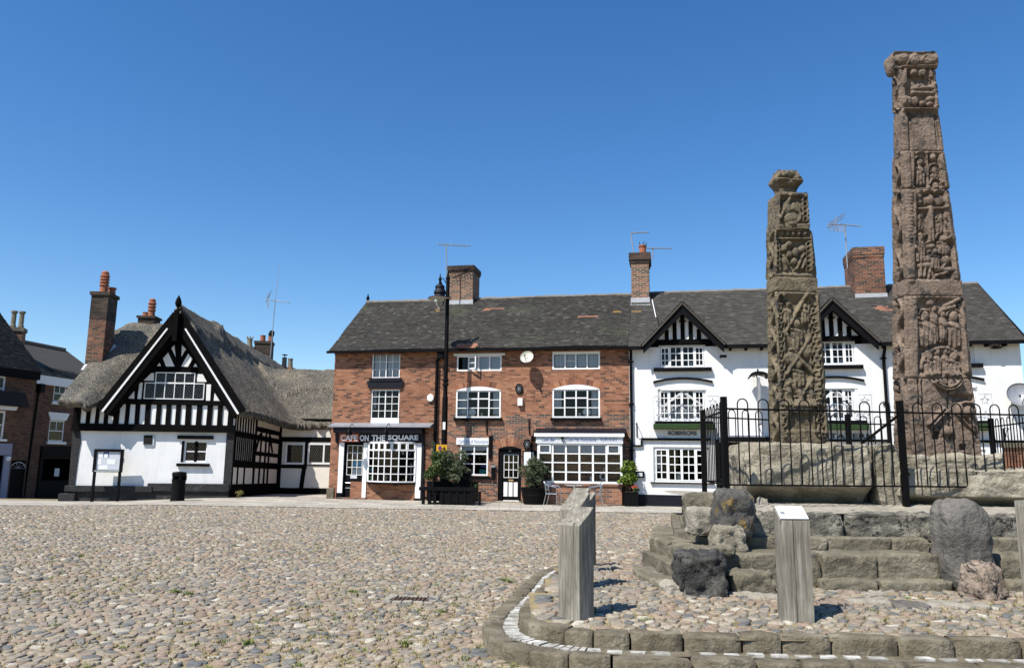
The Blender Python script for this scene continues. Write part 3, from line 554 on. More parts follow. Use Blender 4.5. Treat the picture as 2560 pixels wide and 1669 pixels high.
# ------------------------------------------------------------ cafe shopfront
c0,c1,cz0,cz1=B.rect(834,1069,1056,1105,.30)
m=MB(); z0_=B.px(950,1106,.05)[1]; zt_=B.px(950,1067,.30)[1]
# raked fascia: sign board leaning outwards at the top
sb=[(.07,z0_),(.10,z0_),(.16,B.px(950,1083,.16)[1]),(.36,B.px(950,1082,.36)[1]),(.42,zt_-.02),(.003,zt_-.02),(.003,z0_)]
P0=[B.pt(c0,d,z) for d,z in sb]; P1=[B.pt(c1,d,z) for d,z in sb]; k=len(sb)
m.add(P0+P1,[tuple(range(k)),tuple(range(2*k-1,k-1,-1))]+[(i,(i+1)%k,k+(i+1)%k,k+i) for i in range(k)][::1]); 
m.f=[f if len(f)>4 else f[::-1] for f in m.f]; m.build('cafe_fascia',M['navy'],bt)
m=MB(); l0,l1,_,_=B.rect(822,1062,1076,1069,.44); zl=B.px(950,1066,.44)[1]
m.add([B.pt(l0,.46,zl-.02),B.pt(l1,.46,zl-.02),B.pt(l1,.46,zl+.03),B.pt(l0,.46,zl+.03),B.pt(l0,.004,zl+.17),B.pt(l1,.004,zl+.17),B.pt(l0,.004,zl-.02),B.pt(l1,.004,zl-.02)],[(0,1,2,3),(3,2,5,4),(0,3,4,6),(1,7,5,2),(0,6,7,1)]); m.build('lead_canopy',M['lead'],bt)
for x0,x1,y1 in ((845.5,857.5,1231),(1039,1055,1245)):
    a=B.rect(x0,1108,x1,y1,.05); MB().box(B,a[0],a[1],.0,.05,a[2],z0_).build('pilaster',M['white'],bt)
    MB().box(B,a[0]-.03,a[1]+.02,.0,.07,0,a[2]-.002).build('pilaster_base',M['black'],bt)
a=B.rect(907,1106,917,1248,0); MB().box(B,a[0],a[1],-.05,.03,.06,z0_).build('door_post',M['white'],bt)
p1=B.rect(1054,1104,1060,1250,0); MB().box(B,p1[0],p1[1],0,.09,0,z0_).build('pilaster_return',M['navy'],bt)
a=B.rect(857,1106,907,1248,-.08); cu0,cu1=a[0]+.002,a[1]-.002
gl=B.rect(867,1112,906,1187,-.08)
m=MB(); m.box(B,cu0,cu1,-.13,-.08,.08,gl[2]); m.box(B,cu0,gl[0],-.13,-.08,gl[2],z0_-.01); m.box(B,gl[1],cu1,-.13,-.08,gl[2],z0_-.01); m.box(B,gl[0],gl[1],-.13,-.08,gl[3],z0_-.01); door=m.build('door',M['black'],bt)
window(B,door,gl,[(1,3,[1,1,1,1])],frame=.02,bar=.022,rec=.085,name='glazing',depth=.6)
gw=gl[1]-gl[0]; gh=gl[3]-gl[2]
for (fx,fy,sw,s_h,mt) in ((.37,.28,.24,.18,'cyan'),(.70,.28,.24,.18,'cyan'),(.38,.02,.2,.18,'paper'),(.70,.02,.22,.2,'paper'),(.68,.52,.26,.2,'brownroof')):
    MB().box(B,gl[0]+gw*fx,gl[0]+gw*(fx+sw),-.128,-.124,gl[2]+gh*fy,gl[2]+gh*(fy+s_h)).build('poster',M[mt],door)
MB().prism(B,[(gl[0]+gw*.36,gl[2]+gh*.72),(gl[0]+gw*.64,gl[2]+gh*.72),(gl[0]+gw*.5,gl[2]+gh*.53)],-.128,-.124).build('pennant',M['lilac'],door)
MB().tube([B.pt(gl[0],-.06,gl[2]-.30),B.pt(gl[1]-.03,-.06,gl[2]-.30)],.008).build('door_bar',M['alu'],door)
MB().box(B,gl[0]+gw*.28,gl[0]+gw*.7,-.079,-.07,gl[2]-.13,gl[2]-.01).build('letter_plate',M['blind'],door)
MB().box(B,gl[0],gl[1]-.05,-.079,-.072,.42,.45).build('kick_strip',M['alu'],door)
m=MB(); m.box(B,cu0-.1,cu1+.25,-.2,.16,-.01,.075); m.build('door_step',M['brick_chim'],bt)
# bowed window
v0,v1,vz0,vz1=B.rect(920,1107,1037,1203,.1); NC=7; bow=lambda t:.06+.42*math.sin(math.pi*t)
pts=[(v0+(v1-v0)*i/NC,bow(i/NC)) for i in range(NC+1)]; hts=[0,.2,.4,.6,.815,1.0]; m=MB()
def P(i,z,off=0): return B.pt(pts[i][0],pts[i][1]+off,z)
H=vz1-vz0
for i in range(NC):
    for k,hh in enumerate(hts):
        z=vz0+H*hh; th=.05 if hh==0 else (.05 if hh==1 else (.06 if k==4 else .032)); m.bar(P(i,z),P(i+1,z),.05,th)
    if i<NC:  # top row solid stiles
        zc=vz0+H*.91
        for e in (.10,.90):
            q=P(i,0)*(1-e)+P(i+1,0)*e; q[2]=0; m.bar(q+np.array([0,0,vz0+H*.83]),q+np.array([0,0,vz0+H*.99]),.05,.045,B.u)
for i in range(NC+1): m.bar(P(i,vz0),P(i,vz1),.05,.036 if 0<i<NC else .07,B.u)
bw=m.build('bow_window',M['white'],bt)
g=MB()
for i in range(NC): g.quad(P(i,vz0,-.012),P(i+1,vz0,-.012),P(i+1,vz1,-.012),P(i,vz1,-.012))
g.build('pane',M['glass'],bw)
m=MB(); n=14; pp=[(v0-.03+(v1-v0+.06)*i/n,bow(i/n)+.02) for i in range(n+1)]; poly=[(B.pt(u,d,0)[0],B.pt(u,d,0)[1]) for u,d in pp]+[tuple(B.pt(v1+.03,.004,0)[:2]),tuple(B.pt(v0-.03,.004,0)[:2])]
m.hprism(poly,vz0-.10,vz0-.03); m.build('bow_sill',M['black'],bw)
m=MB(); m.hprism(poly,vz1+.02,vz1+.05); m.build('bow_head',M['white'],bw)
wall(B,sh[0]+.55,sh[1]-.1,0,vz0-.03,thick=.1).build('stall_riser',M['brick'],bt)
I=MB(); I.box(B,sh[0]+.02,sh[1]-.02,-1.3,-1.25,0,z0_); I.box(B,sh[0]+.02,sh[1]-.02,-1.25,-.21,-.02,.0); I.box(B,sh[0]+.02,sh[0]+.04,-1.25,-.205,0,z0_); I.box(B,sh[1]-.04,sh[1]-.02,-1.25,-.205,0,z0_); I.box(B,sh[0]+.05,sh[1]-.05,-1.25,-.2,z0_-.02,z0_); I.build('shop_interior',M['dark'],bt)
for i,(fx,w2,h2,mt) in enumerate(((.2,.12,.5,'interior_brown'),(.3,.10,1.0,'tan'),(.72,.16,.12,'tan'),(.33,.2,.28,'tan'),(.44,.08,.3,'bunting'),(.88,.1,.9,'bunting'))):
    x=v0+(v1-v0)*fx; MB().box(B,x,x+w2*.6,-.15,-.05,vz0-.01,vz0+h2*.8).build('shop_display',M[mt],bw)
for i in range(7):
    x=v0+(v1-v0)*(.12+i*.13); d=bow(.12+i*.13)-.06; zz=vz0+H*.79-.05*math.sin(i*1.3)
    m=MB().prism(B,[(x-.06,zz),(x+.06,zz),(x,zz-.15)],d-.004,d); m.build('bunting_flag',M['bunting' if i%2 else 'lilac'],bw)
MB().box(B,v0+.06,v0+.17,-.005,.0,vz0+H*.02+.03,vz0+H*.13).build('sticker',M['green_s'],bw)
MB().box(B,v0+.07,v0+.16,-.005,.0,vz0+H*.26,vz0+H*.36).build('sticker',M['cyan'],bw)
# chimney of the terrace
def chimney(fr,parent,u0,u1,d0,d1,z0,z1,mat='brick_old',capm='brick_soot',cap=.28,ov=.06,flash=True,name='chimney'):
    m=MB(); m.box(fr,u0,u1,d0,d1,z0,z1-cap); ch=m.build(name,M[mat],parent)
    c=MB(); c.box(fr,u0-ov*.5,u1+ov*.5,d0-ov*.5,d1+ov*.5,z1-cap,z1-cap*.72); c.box(fr,u0-ov,u1+ov,d0-ov,d1+ov,z1-cap*.72,z1); c.build('chimney_cap',M[capm],ch)
    if flash:
        f=MB(); f.box(fr,u0-.03,u1+.03,d1+.003,d1+.03,z0+flash,z0+flash+.24); f.quad(fr.pt(u0-.05,d1+.03,z0+flash),fr.pt(u1+.05,d1+.03,z0+flash),fr.pt(u1+.05,d1+.22,z0+flash-.12),fr.pt(u0-.05,d1+.22,z0+flash-.12)); f.build('lead_flashing',M['leadp'],ch)
    return ch
a=B.rect(1121,664,1182,762,-2.95); zroof=ZE-.06+(ZR-ZE+.06)*(DS+2.95)/(RD+DS)
chimney(B,bt,a[0],a[1],-4.15,-2.95,zroof-.5,a[3],flash=.5)
# ============================================================ fixtures on the terrace
def on_wall(name,label,cat,fr,u,d,z,group=None): return thing(name,label,cat,fr.pt(u,d,z),group)
# cafe sign
a=B.rect(848.5,1083,897,1103.5,.17); sg=on_wall('shop_sign','dark blue cafe sign board with an orange end panel and white capitals','sign',B,(c0+c1)/2,.2,a[2])
MB().box(B,a[0],a[1],.155,.175,a[2],a[3]).build('orange_panel',M['orange'],sg)
b2=B.rect(898,1083,1050,1104,.17); MB().box(B,b2[0],b2[1],.155,.166,b2[2],b2[3]).build('sign_board',M['navy'],sg)
for s_,x0,x1 in (('CAFE',851.5,894),('ON',899.5,922),('THE',929,963),('SQUARE',970,1045.5)):
    t_=B.rect(x0,1086.5,x1,1101.5,.18); text_mb(s_,B,t_[0],t_[1],t_[2],t_[3],.177,.014,bold=.03).build('lettering',M['letterw'],sg)
for x,lab in ((880,'gooseneck lamp over the orange end of the cafe sign'),(971,'gooseneck lamp over the middle of the cafe sign')):
    u,z=B.px(x,1064,.5); o=on_wall('sign_lamp',lab,'lamp',B,u,.45,z-.45,'lamps over the cafe sign')
    m=MB(); m.tube([B.pt(u,.40,z-.02),B.pt(u+.02,.45,z+.08),B.pt(u+.04,.60,z+.09),B.pt(u+.03,.72,z+.0),B.pt(u,.74,z-.12)],.014,6); m.build('arm',M['iron'],o)
    m=MB(); m.lathe(B.pt(u-.01,.74,z-.36),[(.11,0),(.12,.03),(.10,.14),(.05,.2),(.03,.26)],14); m.build('shade',M['plastic'],o,smooth=True)
    MB().lathe(B.pt(u-.01,.74,z-.36),[(.05,.0),(.06,.03),(.05,.06)],10).build('bulb',M['dish'],o)
# restaurant signs
a=B.rect(1141,1094,1222,1111,.03); sg=on_wall('shop_sign','small pale restaurant sign above the narrow window','sign',B,a[0],.0,a[2]); MB().box(B,a[0],a[1],.004,.05,a[2],a[3]).build('sign_board',M['white'],sg)
t_=B.rect(1146,1098,1220,1107,.05); text_mb('Café Bar & Ristorante',B,t_[0],t_[1],t_[2],t_[3],.051,.006,shear=.35).build('lettering',M['letterpale'],sg)
sg=on_wall('shop_sign','long pale restaurant sign with blue script over the wide bay window','sign',B,f0,PJ,fz0); MB().box(B,f0+.03,f1-.03,PJ+.032,PJ+.045,fz0+.01,fz1-.03).build('sign_board',M['blind'],sg)
for s_,x0,x1,shr in (('Café Bar',1354,1389,.35),('Casa Mia Ristorante',1415,1491,.35),('01270 761077',1501,1543,0)):
    t_=B.rect(x0,1094.5,x1,1102,PJ+.05); text_mb(s_,B,t_[0],t_[1],t_[2],t_[3],PJ+.046,.006,shear=shr).build('lettering',M['letterblue'],sg)
u,z=B.px(1406,1092,PJ+.1); o=on_wall('spot_lamp','small black spotlight in front of the blue script sign','lamp',B,u,PJ+.1,z-.14); m=MB(); m.box(B,u-.05,u+.05,PJ+.06,PJ+.18,z-.06,z); m.tube([B.pt(u-.01,PJ+.08,z-.05),B.pt(u-.02,PJ+.06,z-.16)],.015,6); m.build('lamp_head',M['plastic'],o)
# shutter, letter box, menu case, speakers, boxes
a=B.rect(1222,1089,1230,1147,.04); o=MB().box(B,a[0],a[1],.004,.07,a[2],a[3]).build('shutter',M['black'],None,bevel=.01); tag(o,'narrow black board standing on end beside the small restaurant sign','board')
u,z=B.px(1232,1197,.1); o=on_wall('letter_box','black wall letter box with a pale lid left of the restaurant door','letter box',B,u,.0,z-.02)
MB().box(B,u-.07,u+.08,.004,.10,z-.02,z+.44).build('box',M['black'],o,bevel=.02); MB().prism(B,[(u-.08,z+.44),(u+.09,z+.44),(u+.09,z+.50),(u-.08,z+.50)],.004,.13).build('lid',M['grey_metal'],o)
a=B.rect(1306,1126,1341,1166,.04); o=on_wall('menu_case','dark framed menu case right of the restaurant door','menu case',B,a[0],0,a[2]); MB().box(B,a[0],a[1],.004,.05,a[2],a[3]).build('case',M['black'],o); MB().box(B,a[0]+.06,a[1]-.10,.051,.056,a[2]+.04,a[3]-.05).build('menu',M['paper'],o); MB().box(B,a[0]+.14,a[1]-.18,.057,.060,a[2]+.1,a[2]+.35).build('card',M['white'],o)
for x,y,rx,ry,lab in ((1297.5,971.5,.15,.20,'dark oval wall plaque with a pale star above the white alarm box'),(1317.5,1110,.15,.20,'dark oval wall plaque with a pale star beside the restaurant door')):
    u,z=B.px(x,y,.05); o=on_wall('wall_plaque',lab,'plaque',B,u,0,z,'oval wall plaques'); n=20; poly=[(u+rx*math.cos(t),z+ry*math.sin(t)) for t in np.linspace(0,2*math.pi,n,endpoint=False)]
    MB().prism(B,poly,.004,.06).build('disc',M['iron'],o); m=MB()
    for k in range(8): t=k*math.pi/4; m.bar(B.pt(u,.062,z),B.pt(u+rx*.75*math.cos(t),.062,z+ry*.75*math.sin(t)),.012,.006,B.n)
    m.build('star',M['grey_metal'],o)
u,z=B.px(1075.5,994,.1); n=6; poly=[(u+.15*math.cos(t),z+.16*math.sin(t)) for t in np.linspace(math.pi/8,2*math.pi+math.pi/8,9)[:-1]]
o=MB().prism(B,poly,.004,.10).build('alarm_box',M['white'],None,bevel=.03); tag(o,'white octagonal alarm box on the brick between the two cafes','alarm box')
a=B.rect(1294,995,1307,1014,.1); o=MB().box(B,a[0],a[1],.004,.14,a[2],a[3]).build('alarm_box',M['white'],None,bevel=.025); tag(o,'white upright alarm box under the oval wall plaque','alarm box')
def bracket(x0,y0,x1,y1,lab,mir=1,fr=B,grp='hanging basket brackets'):
    a=fr.px(x0,y0,.02); b=fr.px(x1,y1,.02); o=on_wall('basket_bracket',lab,'bracket',fr,a[0],0,b[1],grp); u,zt_,zb=a[0],a[1],b[1]; h=zt_-zb; m=MB()
    m.box(fr,u-.02,u+.02,.004,.025,zb,zt_); m.tube([fr.pt(u,.02,zt_-.05),fr.pt(u,.2,zt_),fr.pt(u,.42,zt_-.02),fr.pt(u,.45,zt_-.07)],.013,6); m.tube([fr.pt(u,.02,zb+.06),fr.pt(u,.14,zb+.2*h+.05),fr.pt(u,.3,zt_-.05)],.011,6); return m.build('frame',M['iron'],o)
bracket(1218,1052,1218,1086,'black scrolled basket bracket over the small restaurant sign'); bracket(1324,1047,1326,1086,'black scrolled basket bracket left of the long restaurant sign'); 
# satellite dish
def dish(x,y,fr,r,aim,lab,stand=.5,mat='dish'):
    u,z=fr.px(x,y,stand); o=on_wall('satellite_dish',lab,'satellite dish',fr,u,0,z-r); c=fr.pt(u,stand,z); ax=np.asarray(aim,float); ax/=np.linalg.norm(ax)
    m=MB(); prof=[(.002,-.10*r/.3)]+[(r*k/6,-.10*r/.3*(1-(k/6)**2)) for k in range(1,7)]+[(r*1.0,.012)]; 
    m.lathe(c,prof,22,axis=ax); m.f=[f for f in m.f if len(f)<20]; d=m.build('reflector',M[mat],o,smooth=True); s_=d.modifiers.new('thick','SOLIDIFY'); s_.thickness=.012
    foot=fr.pt(u,.004,z-.12); MB().tube([c-ax*.06,foot+fr.n*.25,foot],.02,6).build('mount',M['iron'],o); dn=c-np.array([0,0,r*.9])+ax*.05; MB().tube([dn,dn+ax*r*1.3+np.array([0,0,r*.35])],.014,6).build('arm',M['iron'],o); e=dn+ax*r*1.3+np.array([0,0,r*.35]); MB().lathe(e,[(.035,-.02),(.045,.02),(.03,.09)],10,axis=-ax+np.array([0,0,.5])).build('receiver',M['grey_metal'],o)
dish(1317,892,B,.26,(-.25,-.85,.42),'cream satellite dish on the brick between the upper windows',.45)
# downpipe in the middle of the terrace, behind the lamp post
u,z=B.px(1096,880,.12); m=MB(); m.tube([B.pt(u+.2,.2,ZE-.15),B.pt(u-.05,.09,ZE-.5),B.pt(u-.05,.09,.05)],.06,8); m.build('downpipe',M['black'],bt)
m=MB(); m.box(B,u+.0,u+.25,.1,.3,ZE-.42,ZE-.13); m.build('hopper_head',M['black'],bt)
# ============================================================ WHITE PUB
pp=B.pt(UE,0,0)
def _eave_angle():
    best=None
    for a in np.linspace(-16,-4,121):
        f=Fr(pp,a); zs=[f.px(x,y,.25)[1] for x,y in ((1690,864),(1918,861.5),(2180,856),(2419,852),(2553,849.6))]
        s=np.std(zs)
        if best is None or s<best[0]: best=(s,a,np.mean(zs))
    return best
_s,PANG,ZPE=_eave_angle(); Pf=Fr(pp,PANG)
PUE=Pf.px(2553,900)[0]
pub=thing('white_pub','white painted brick pub with two black timbered gables, right of the brick terrace','pub',Pf.pt(PUE/2,0,0))
def bay_(cx,hid=False): 
    k=lambda x0,y0,x1,y1:Pf.rect(cx+x0,y0,cx+x1,y1)
    return k
L_up=Pf.rect(1647,862,1764,920); L_mid=Pf.rect(1645,972,1765,1052); L_gr=Pf.rect(1634,1117,1776,1205)
R_up=Pf.rect(2021,851,2139,913); R_mid=Pf.rect(2021,968,2139,1050); 
K0,_=Pf.px(2315,900); K1,_=Pf.px(2437,900); T_up=(K0,K1,R_up[2],R_up[3]); T_mid=(K0,K1,R_mid[2],R_mid[3])
R_gr=(R_mid[0]-.1,R_mid[1]+.1,L_gr[2],L_gr[3]); T_gr=(K0-.1,K1+.1,L_gr[2],L_gr[3])
dop=Pf.rect(1800,1105,1862,1262); dop=(dop[0],dop[1],0,dop[3])
ops=[L_up,L_mid,L_gr,R_up,R_mid,T_up,T_mid,R_gr,T_gr,dop]
RP=3.5; ZPR=Pf.px(1800,727,-RP)[1]
wall(Pf,0,PUE,0,ZPE,ops,thick=.2).build('wall',M['wbrick'],pub)
m=MB(); m.add([Pf.pt(PUE,0,0),Pf.pt(PUE,-2*RP,0),Pf.pt(PUE,-2*RP,ZPE),Pf.pt(PUE,-RP,ZPR-.1),Pf.pt(PUE,0,ZPE)],[(0,1,2,3,4)]); m.build('gable_wall',M['wbrick'],pub)
m=MB(); m.box(Pf,.0,dop[0]-.05,.003,.02,0,.42); m.box(Pf,dop[1]+.05,PUE+.003,.003,.02,0,.42); m.build('plinth_band',M['navy'],pub)
DP=.34; es=np.array(Pf.n)*-(RP+DP)+np.array([0,0,ZPR-ZPE+.02]); SP=np.linalg.norm(es); es/=SP; nb=np.cross(Pf.u,es)
ztop=ZPE-.02
GC=[Pf.px(1707,850)[0],Pf.px(2079,850)[0]]; GH=Pf.px(1812,858,.5)[0]-GC[0]-.05
m=MB(); cuts_=[0]+[x for c in GC for x in (c-GH+.12,c+GH-.12)]+[PUE+.12]; zin=ztop+(DP+.06)*es[2]/np.linalg.norm(es[:2])
for i in range(5):
    a,b=cuts_[i],cuts_[i+1]; d_,z_=(DP,ztop) if i%2==0 else (-.06,zin); m.quad(Pf.pt(a,d_,z_),Pf.pt(b,d_,z_),Pf.pt(b,-RP,ZPR),Pf.pt(a,-RP,ZPR))
m.quad(Pf.pt(PUE+.12,-2*RP-DP,ztop),Pf.pt(0,-2*RP-DP,ztop),Pf.pt(0,-RP,ZPR),Pf.pt(PUE+.12,-RP,ZPR)); prf=m.build('roof',M['tile_far'],pub)
GC=[Pf.px(1707,850)[0],Pf.px(2079,850)[0]]; GH=Pf.px(1812,858,.5)[0]-GC[0]-.05; ZGA=Pf.px(1707,757,.5)[1]; ZGB=Pf.px(1812,857,.5)[1]
gsl=(ZGA-ZGB)/GH
def ingable(u,s):
    z=ztop+s*es[2]
    return any(abs(u-c)<(ZGA-.05-z)/gsl for c in GC)
isr2=lambda u,s:any(abs(u-a)<c and abs(s-b)<d for a,b,c,d in [(9.9,2.5,.5,.08),(10.2,2.0,.3,.08),(9.4,2.75,.2,.08)])
iso2=lambda u,s:((u-.22)/.16)**2+((s-2.95)/.12)**2<1
tiles('roof_tiles',prf,M['tile_pub'],Pf.pt(0,DP+.02,ztop+.01),Pf.u,es,nb,PUE+.13,SP,w=.20,e=.145,skip=lambda u,s:ingable(u,s) or isr2(u,s) or iso2(u,s),lift=.03,jit=.55)
for r_ in [(9.9,2.5,.5,.08),(10.2,2.0,.3,.08),(9.4,2.75,.2,.08)]: tiles('replaced_tiles',prf,M['tile_red'],Pf.pt(0,DP+.02,ztop+.01),Pf.u,es,nb,PUE+.13,SP,w=.20,e=.145,keep=lambda u,s:abs(u-r_[0])<r_[2] and abs(s-r_[1])<r_[3],lift=.03,jit=.55)
tiles('lichened_tiles',prf,M['lichen_o'],Pf.pt(0,DP+.02,ztop+.01),Pf.u,es,nb,PUE+.13,SP,w=.20,e=.145,keep=iso2,lift=.03,jit=.55)
ridge(Pf,0,PUE+.1,-RP,ZPR,prf,.45,.12)
m=MB()
segs=[(0.02,GC[0]-GH-.02),(GC[0]+GH+.02,GC[1]-GH-.02),(GC[1]+GH+.02,PUE+.1)]
for a,b in segs:
    m=MB()
    m.box(Pf,a,b,DP-.02,DP+.08,ZPE-.13,ZPE-.03); m.box(Pf,a,b,.004,DP-.021,ZPE-.07,ZPE-.04)
    k=int((b-a)/.55)
    for i in range(k): u=a+.2+i*.55; m.box(Pf,u,u+.08,.03,DP-.03,ZPE-.19,ZPE-.075)
    m.build('gutter',M['black'],pub)
m=MB(); m.bar(Pf.pt(PUE+.10,DP+.05,ZPE-.12),Pf.pt(PUE+.10,-RP,ZPR-.1),.06,.22); m.build('bargeboard',M['black'],pub)
# half timbered gables
for gi,c in enumerate(GC):
    gd=.30
    m=MB(); zb=(Pf.px(1707,850) if gi==0 else Pf.px(2079,842))[1]; hw=(ZGA-.25-zb)/gsl-.05; m.prism(Pf,[(c-hw,zb),(c+hw,zb),(c,zb+hw*gsl)],.0,.045); g=m.build('gable_panel',M['render'],pub)
    t=MB(); t.box(Pf,c-hw-.05,c+hw+.05,.046,.10,zb-.17,zb+.02)
    for k in range(-4,5):
        u=c+k*GH*.205; hz=zb+(hw-abs(u-c))*gsl
        if hz>zb+.12: t.box(Pf,u-.075,u+.075,.046,.085,zb+.02,hz)
    t.box(Pf,c-.12,c+.12,.086,.16,zb+hw*gsl*.66,zb+hw*gsl*.71); t.build('gable_timbers',M['timber'],g)
    bb=MB(); 
    for s_ in (-1,1):
        A=(c,ZGA+.02); Z=(c+s_*(GH+.05),ZGA+.02-(GH+.05)*gsl); w_=.30
        bb.prism(Pf,[A,Z,(Z[0]-s_*.03,Z[1]-w_*1.0),(c,A[1]-w_*1.45)],gd+.1,gd+.16)
        bb.prism(Pf,[A,Z,(Z[0],Z[1]-.09),(c,A[1]-.13)],gd+.161,gd+.20)
    bb.build('bargeboard',M['black'],g)
    # soffit + dormer roof running back into the main slope
    sl=MB(); back=-((ZGA-ztop)/es[2])*np.linalg.norm(es[:2])+DP
    for s_ in (-1,1):
        e0=Pf.pt(c+s_*(GH+.08),gd+.22,ZGA+.05-(GH+.08)*gsl); e1=Pf.pt(c,gd+.22,ZGA+.05); r1=Pf.pt(c,back,ZGA+.05); zl=ZGA+.05-(GH+.08)*gsl; dl=DP-((zl-ztop)/es[2])*np.linalg.norm(es[:2]); r0=Pf.pt(c+s_*(GH+.08),min(dl,gd),zl)
        sl.quad(*( (e0,e1,r1,r0) if s_<0 else (e1,e0,r0,r1)))
    rr=sl.build('dormer_roof',M['tile_far'],g); so_=rr.modifiers.new('thick','SOLIDIFY'); so_.thickness=.06
    for s_ in (-1,1):
        eu_=np.array(Pf.n)*-1; P0_=Pf.pt(c+s_*(GH+.1),gd+.23,ZGA+.06-(GH+.1)*gsl); es_=(Pf.u*-s_*1.0+np.array([0,0,gsl])); ln=np.linalg.norm(es_); es_/=ln; nn=np.cross(eu_,es_)*(1 if s_<0 else -1)
        if nn[2]<0: nn=-nn
        sl2=(GH+.1)*ln
        def keepf(u,s,P0_=P0_,eu_=eu_,es_=es_):
            P=P0_+eu_*u+es_*s; d=(P-Pf.p)@Pf.n; return P[2]>ztop+(DP-d)/np.linalg.norm(es[:2])*es[2]-.05
        tiles('dormer_tiles',rr,M['tile_pub'],P0_,eu_,es_,nn,3.2,sl2,w=.18,e=.14,keep=keepf)
def pubsecs(rows,r0=None): return [(.85,2,rows),(1.1,2,rows),(1.1,2,rows),(.85,2,rows)]
def cas(win,r,deep=.05,shares=(.85,1.1,1.1,.85),fr=Pf):
    "white casement stiles around each light"
    m=MB(); u0,u1,z0,z1=r; f=.055; x=u0+f; W=u1-u0-2*f; b=-.10
    for i,s_ in enumerate(shares):
        w_=W*s_/sum(shares); k=.022 if i in (1,2) else .038; y=.0 if i in (1,2) else .035
        m.box(fr,x+.01,x+k+.02,b,-.045,z0+f,z1-f); m.box(fr,x+w_-k-.02,x+w_-.01,b,-.045,z0+f,z1-f); m.box(fr,x+k+.02,x+w_-k-.02,b,-.046,z0+f,z0+f+.035+y); m.box(fr,x+k+.02,x+w_-k-.02,b,-.046,z1-f-.03-y,z1-f); x+=w_
    m.build('casement',M['white'],win)
star5=lambda cx,cz,r:[(cx+r*(1 if k%2==0 else .42)*math.cos(math.pi/2+k*math.pi/5),cz+r*(1 if k%2==0 else .42)*math.sin(math.pi/2+k*math.pi/5)) for k in range(11)]
for bi,(up,mid,gr) in enumerate(((L_up,L_mid,L_gr),(R_up,R_mid,R_gr),(T_up,T_mid,T_gr))):
    w=window(Pf,pub,up,pubsecs([1,1,1]),frame=.05,bar=.03,rec=.05,curtain=[(.62,.8,0,.25,'bunting')]); cas(w,up)
    cx=(up[0]+up[1])/2; hw=(up[1]-up[0])/2
    z=Pf.px(1700,924)[1] if bi==0 else Pf.px(2080,918)[1]
    MB().box(Pf,cx-hw-.2,cx+hw+.2,.004,.16,z-.06,z+.07).build('sill_shelf',M['black'],w)
    zz=Pf.px(1637,953)[1]; zc=Pf.px(1706,943)[1]; n=14; hh=hw+.22; arc=[(cx-hh+2*hh*i/n,zz+(zc-zz)*(1-(2*i/n-1)**2)) for i in range(n+1)]
    MB().prism(Pf,arc+[(u,z_-.075) for u,z_ in arc[::-1]],.004,.09).build('arched_moulding',M['black'],pub)
    w=window(Pf,pub,mid,pubsecs([1,1,1,.9]),frame=.05,bar=.03,rec=.05,curtain=[(0,1,0,.55,'bunting')]); cas(w,mid)
    zs=mid[3]; arc=[(cx-hw+2*hw*i/n,zs-.04+.20*(1-(2*i/n-1)**2)) for i in range(n+1)]; MB().prism(Pf,arc,.0,.02).build('arched_head',M['white'],w)
    # white wirework light-figure frame before the window
    m=MB(); zc0=mid[2]+.55*(mid[3]-mid[2]); dW=.16
    for i in range(13):
        t=math.pi*i/12; m.tube([Pf.pt(cx+.12*math.cos(t),dW,zs-.12-.05),Pf.pt(cx+hw*.95*math.cos(t),dW,zs-.05-.62*abs(math.cos(t))**2-.55*math.sin(t)*.55)],.007,4,False)
    for sx in (-1,1):
        x0,x1=cx+sx*(hw-.1),cx+sx*(hw+.32)
        m.tube([Pf.pt(x0,dW,mid[2]+.2),Pf.pt(x1,dW,mid[2]+.2),Pf.pt(x1,dW,zs),Pf.pt(x0,dW,zs)],.006,4,False)
        for k in range(2): m.tube([Pf.pt(a,dW,b) for a,b in star5(cx+sx*(hw+.1),mid[2]+.45+k*.5,.15)],.008,4,False)
    for k in range(5): m.tube([Pf.pt(a,dW,b) for a,b in star5(cx-hw*.8+k*hw*.4,mid[2]+.35+.12*(k%2),.14)],.008,4,False)
    m.build('wire_light_frame',M['white'],w)
    MB().box(Pf,cx-hw-.18,cx+hw+.2,.004,.20,mid[2]-.11,mid[2]-.01).build('sill',M['black'],w)
    zb=Pf.px(1706,1072,.3)[1]; m=MB(); m.box(Pf,cx-hw-.24,cx+hw+.24,.005,.34,zb,mid[2]-.112); b_=m.build('turf_box',M['turf'],None,bevel=.02)
    tag(b_,['green turf covered window box above the left pub lettering','green turf covered window box above the right pub lettering','green turf covered window box mostly hidden by the tallest cross'][bi],'window box','turf window boxes')
    w=window(Pf,pub,gr,[(.95,2,[.85,1,1,1]),(1,2,[1,1,1,1]),(1,2,[1,1,1,1]),(.95,2,[.85,1,1,1])],frame=.05,bar=.035,rec=.06,curtain=[(0,.10,.35,1,'bunting')]); cas(w,gr,shares=(.95,1,1,.95))
    MB().box(Pf,gr[0]-.12,gr[1]+.12,.004,.09,gr[2]-.05,gr[2]-.004).build('sill',M['black'],w)
MB().lathe(Pf.pt(L_gr[0]+(L_gr[1]-L_gr[0])*.45,-.3,L_gr[2]+.02),[(.14,0),(.17,.2),(.10,.36)],12).build('jug',M['dish'],pub)
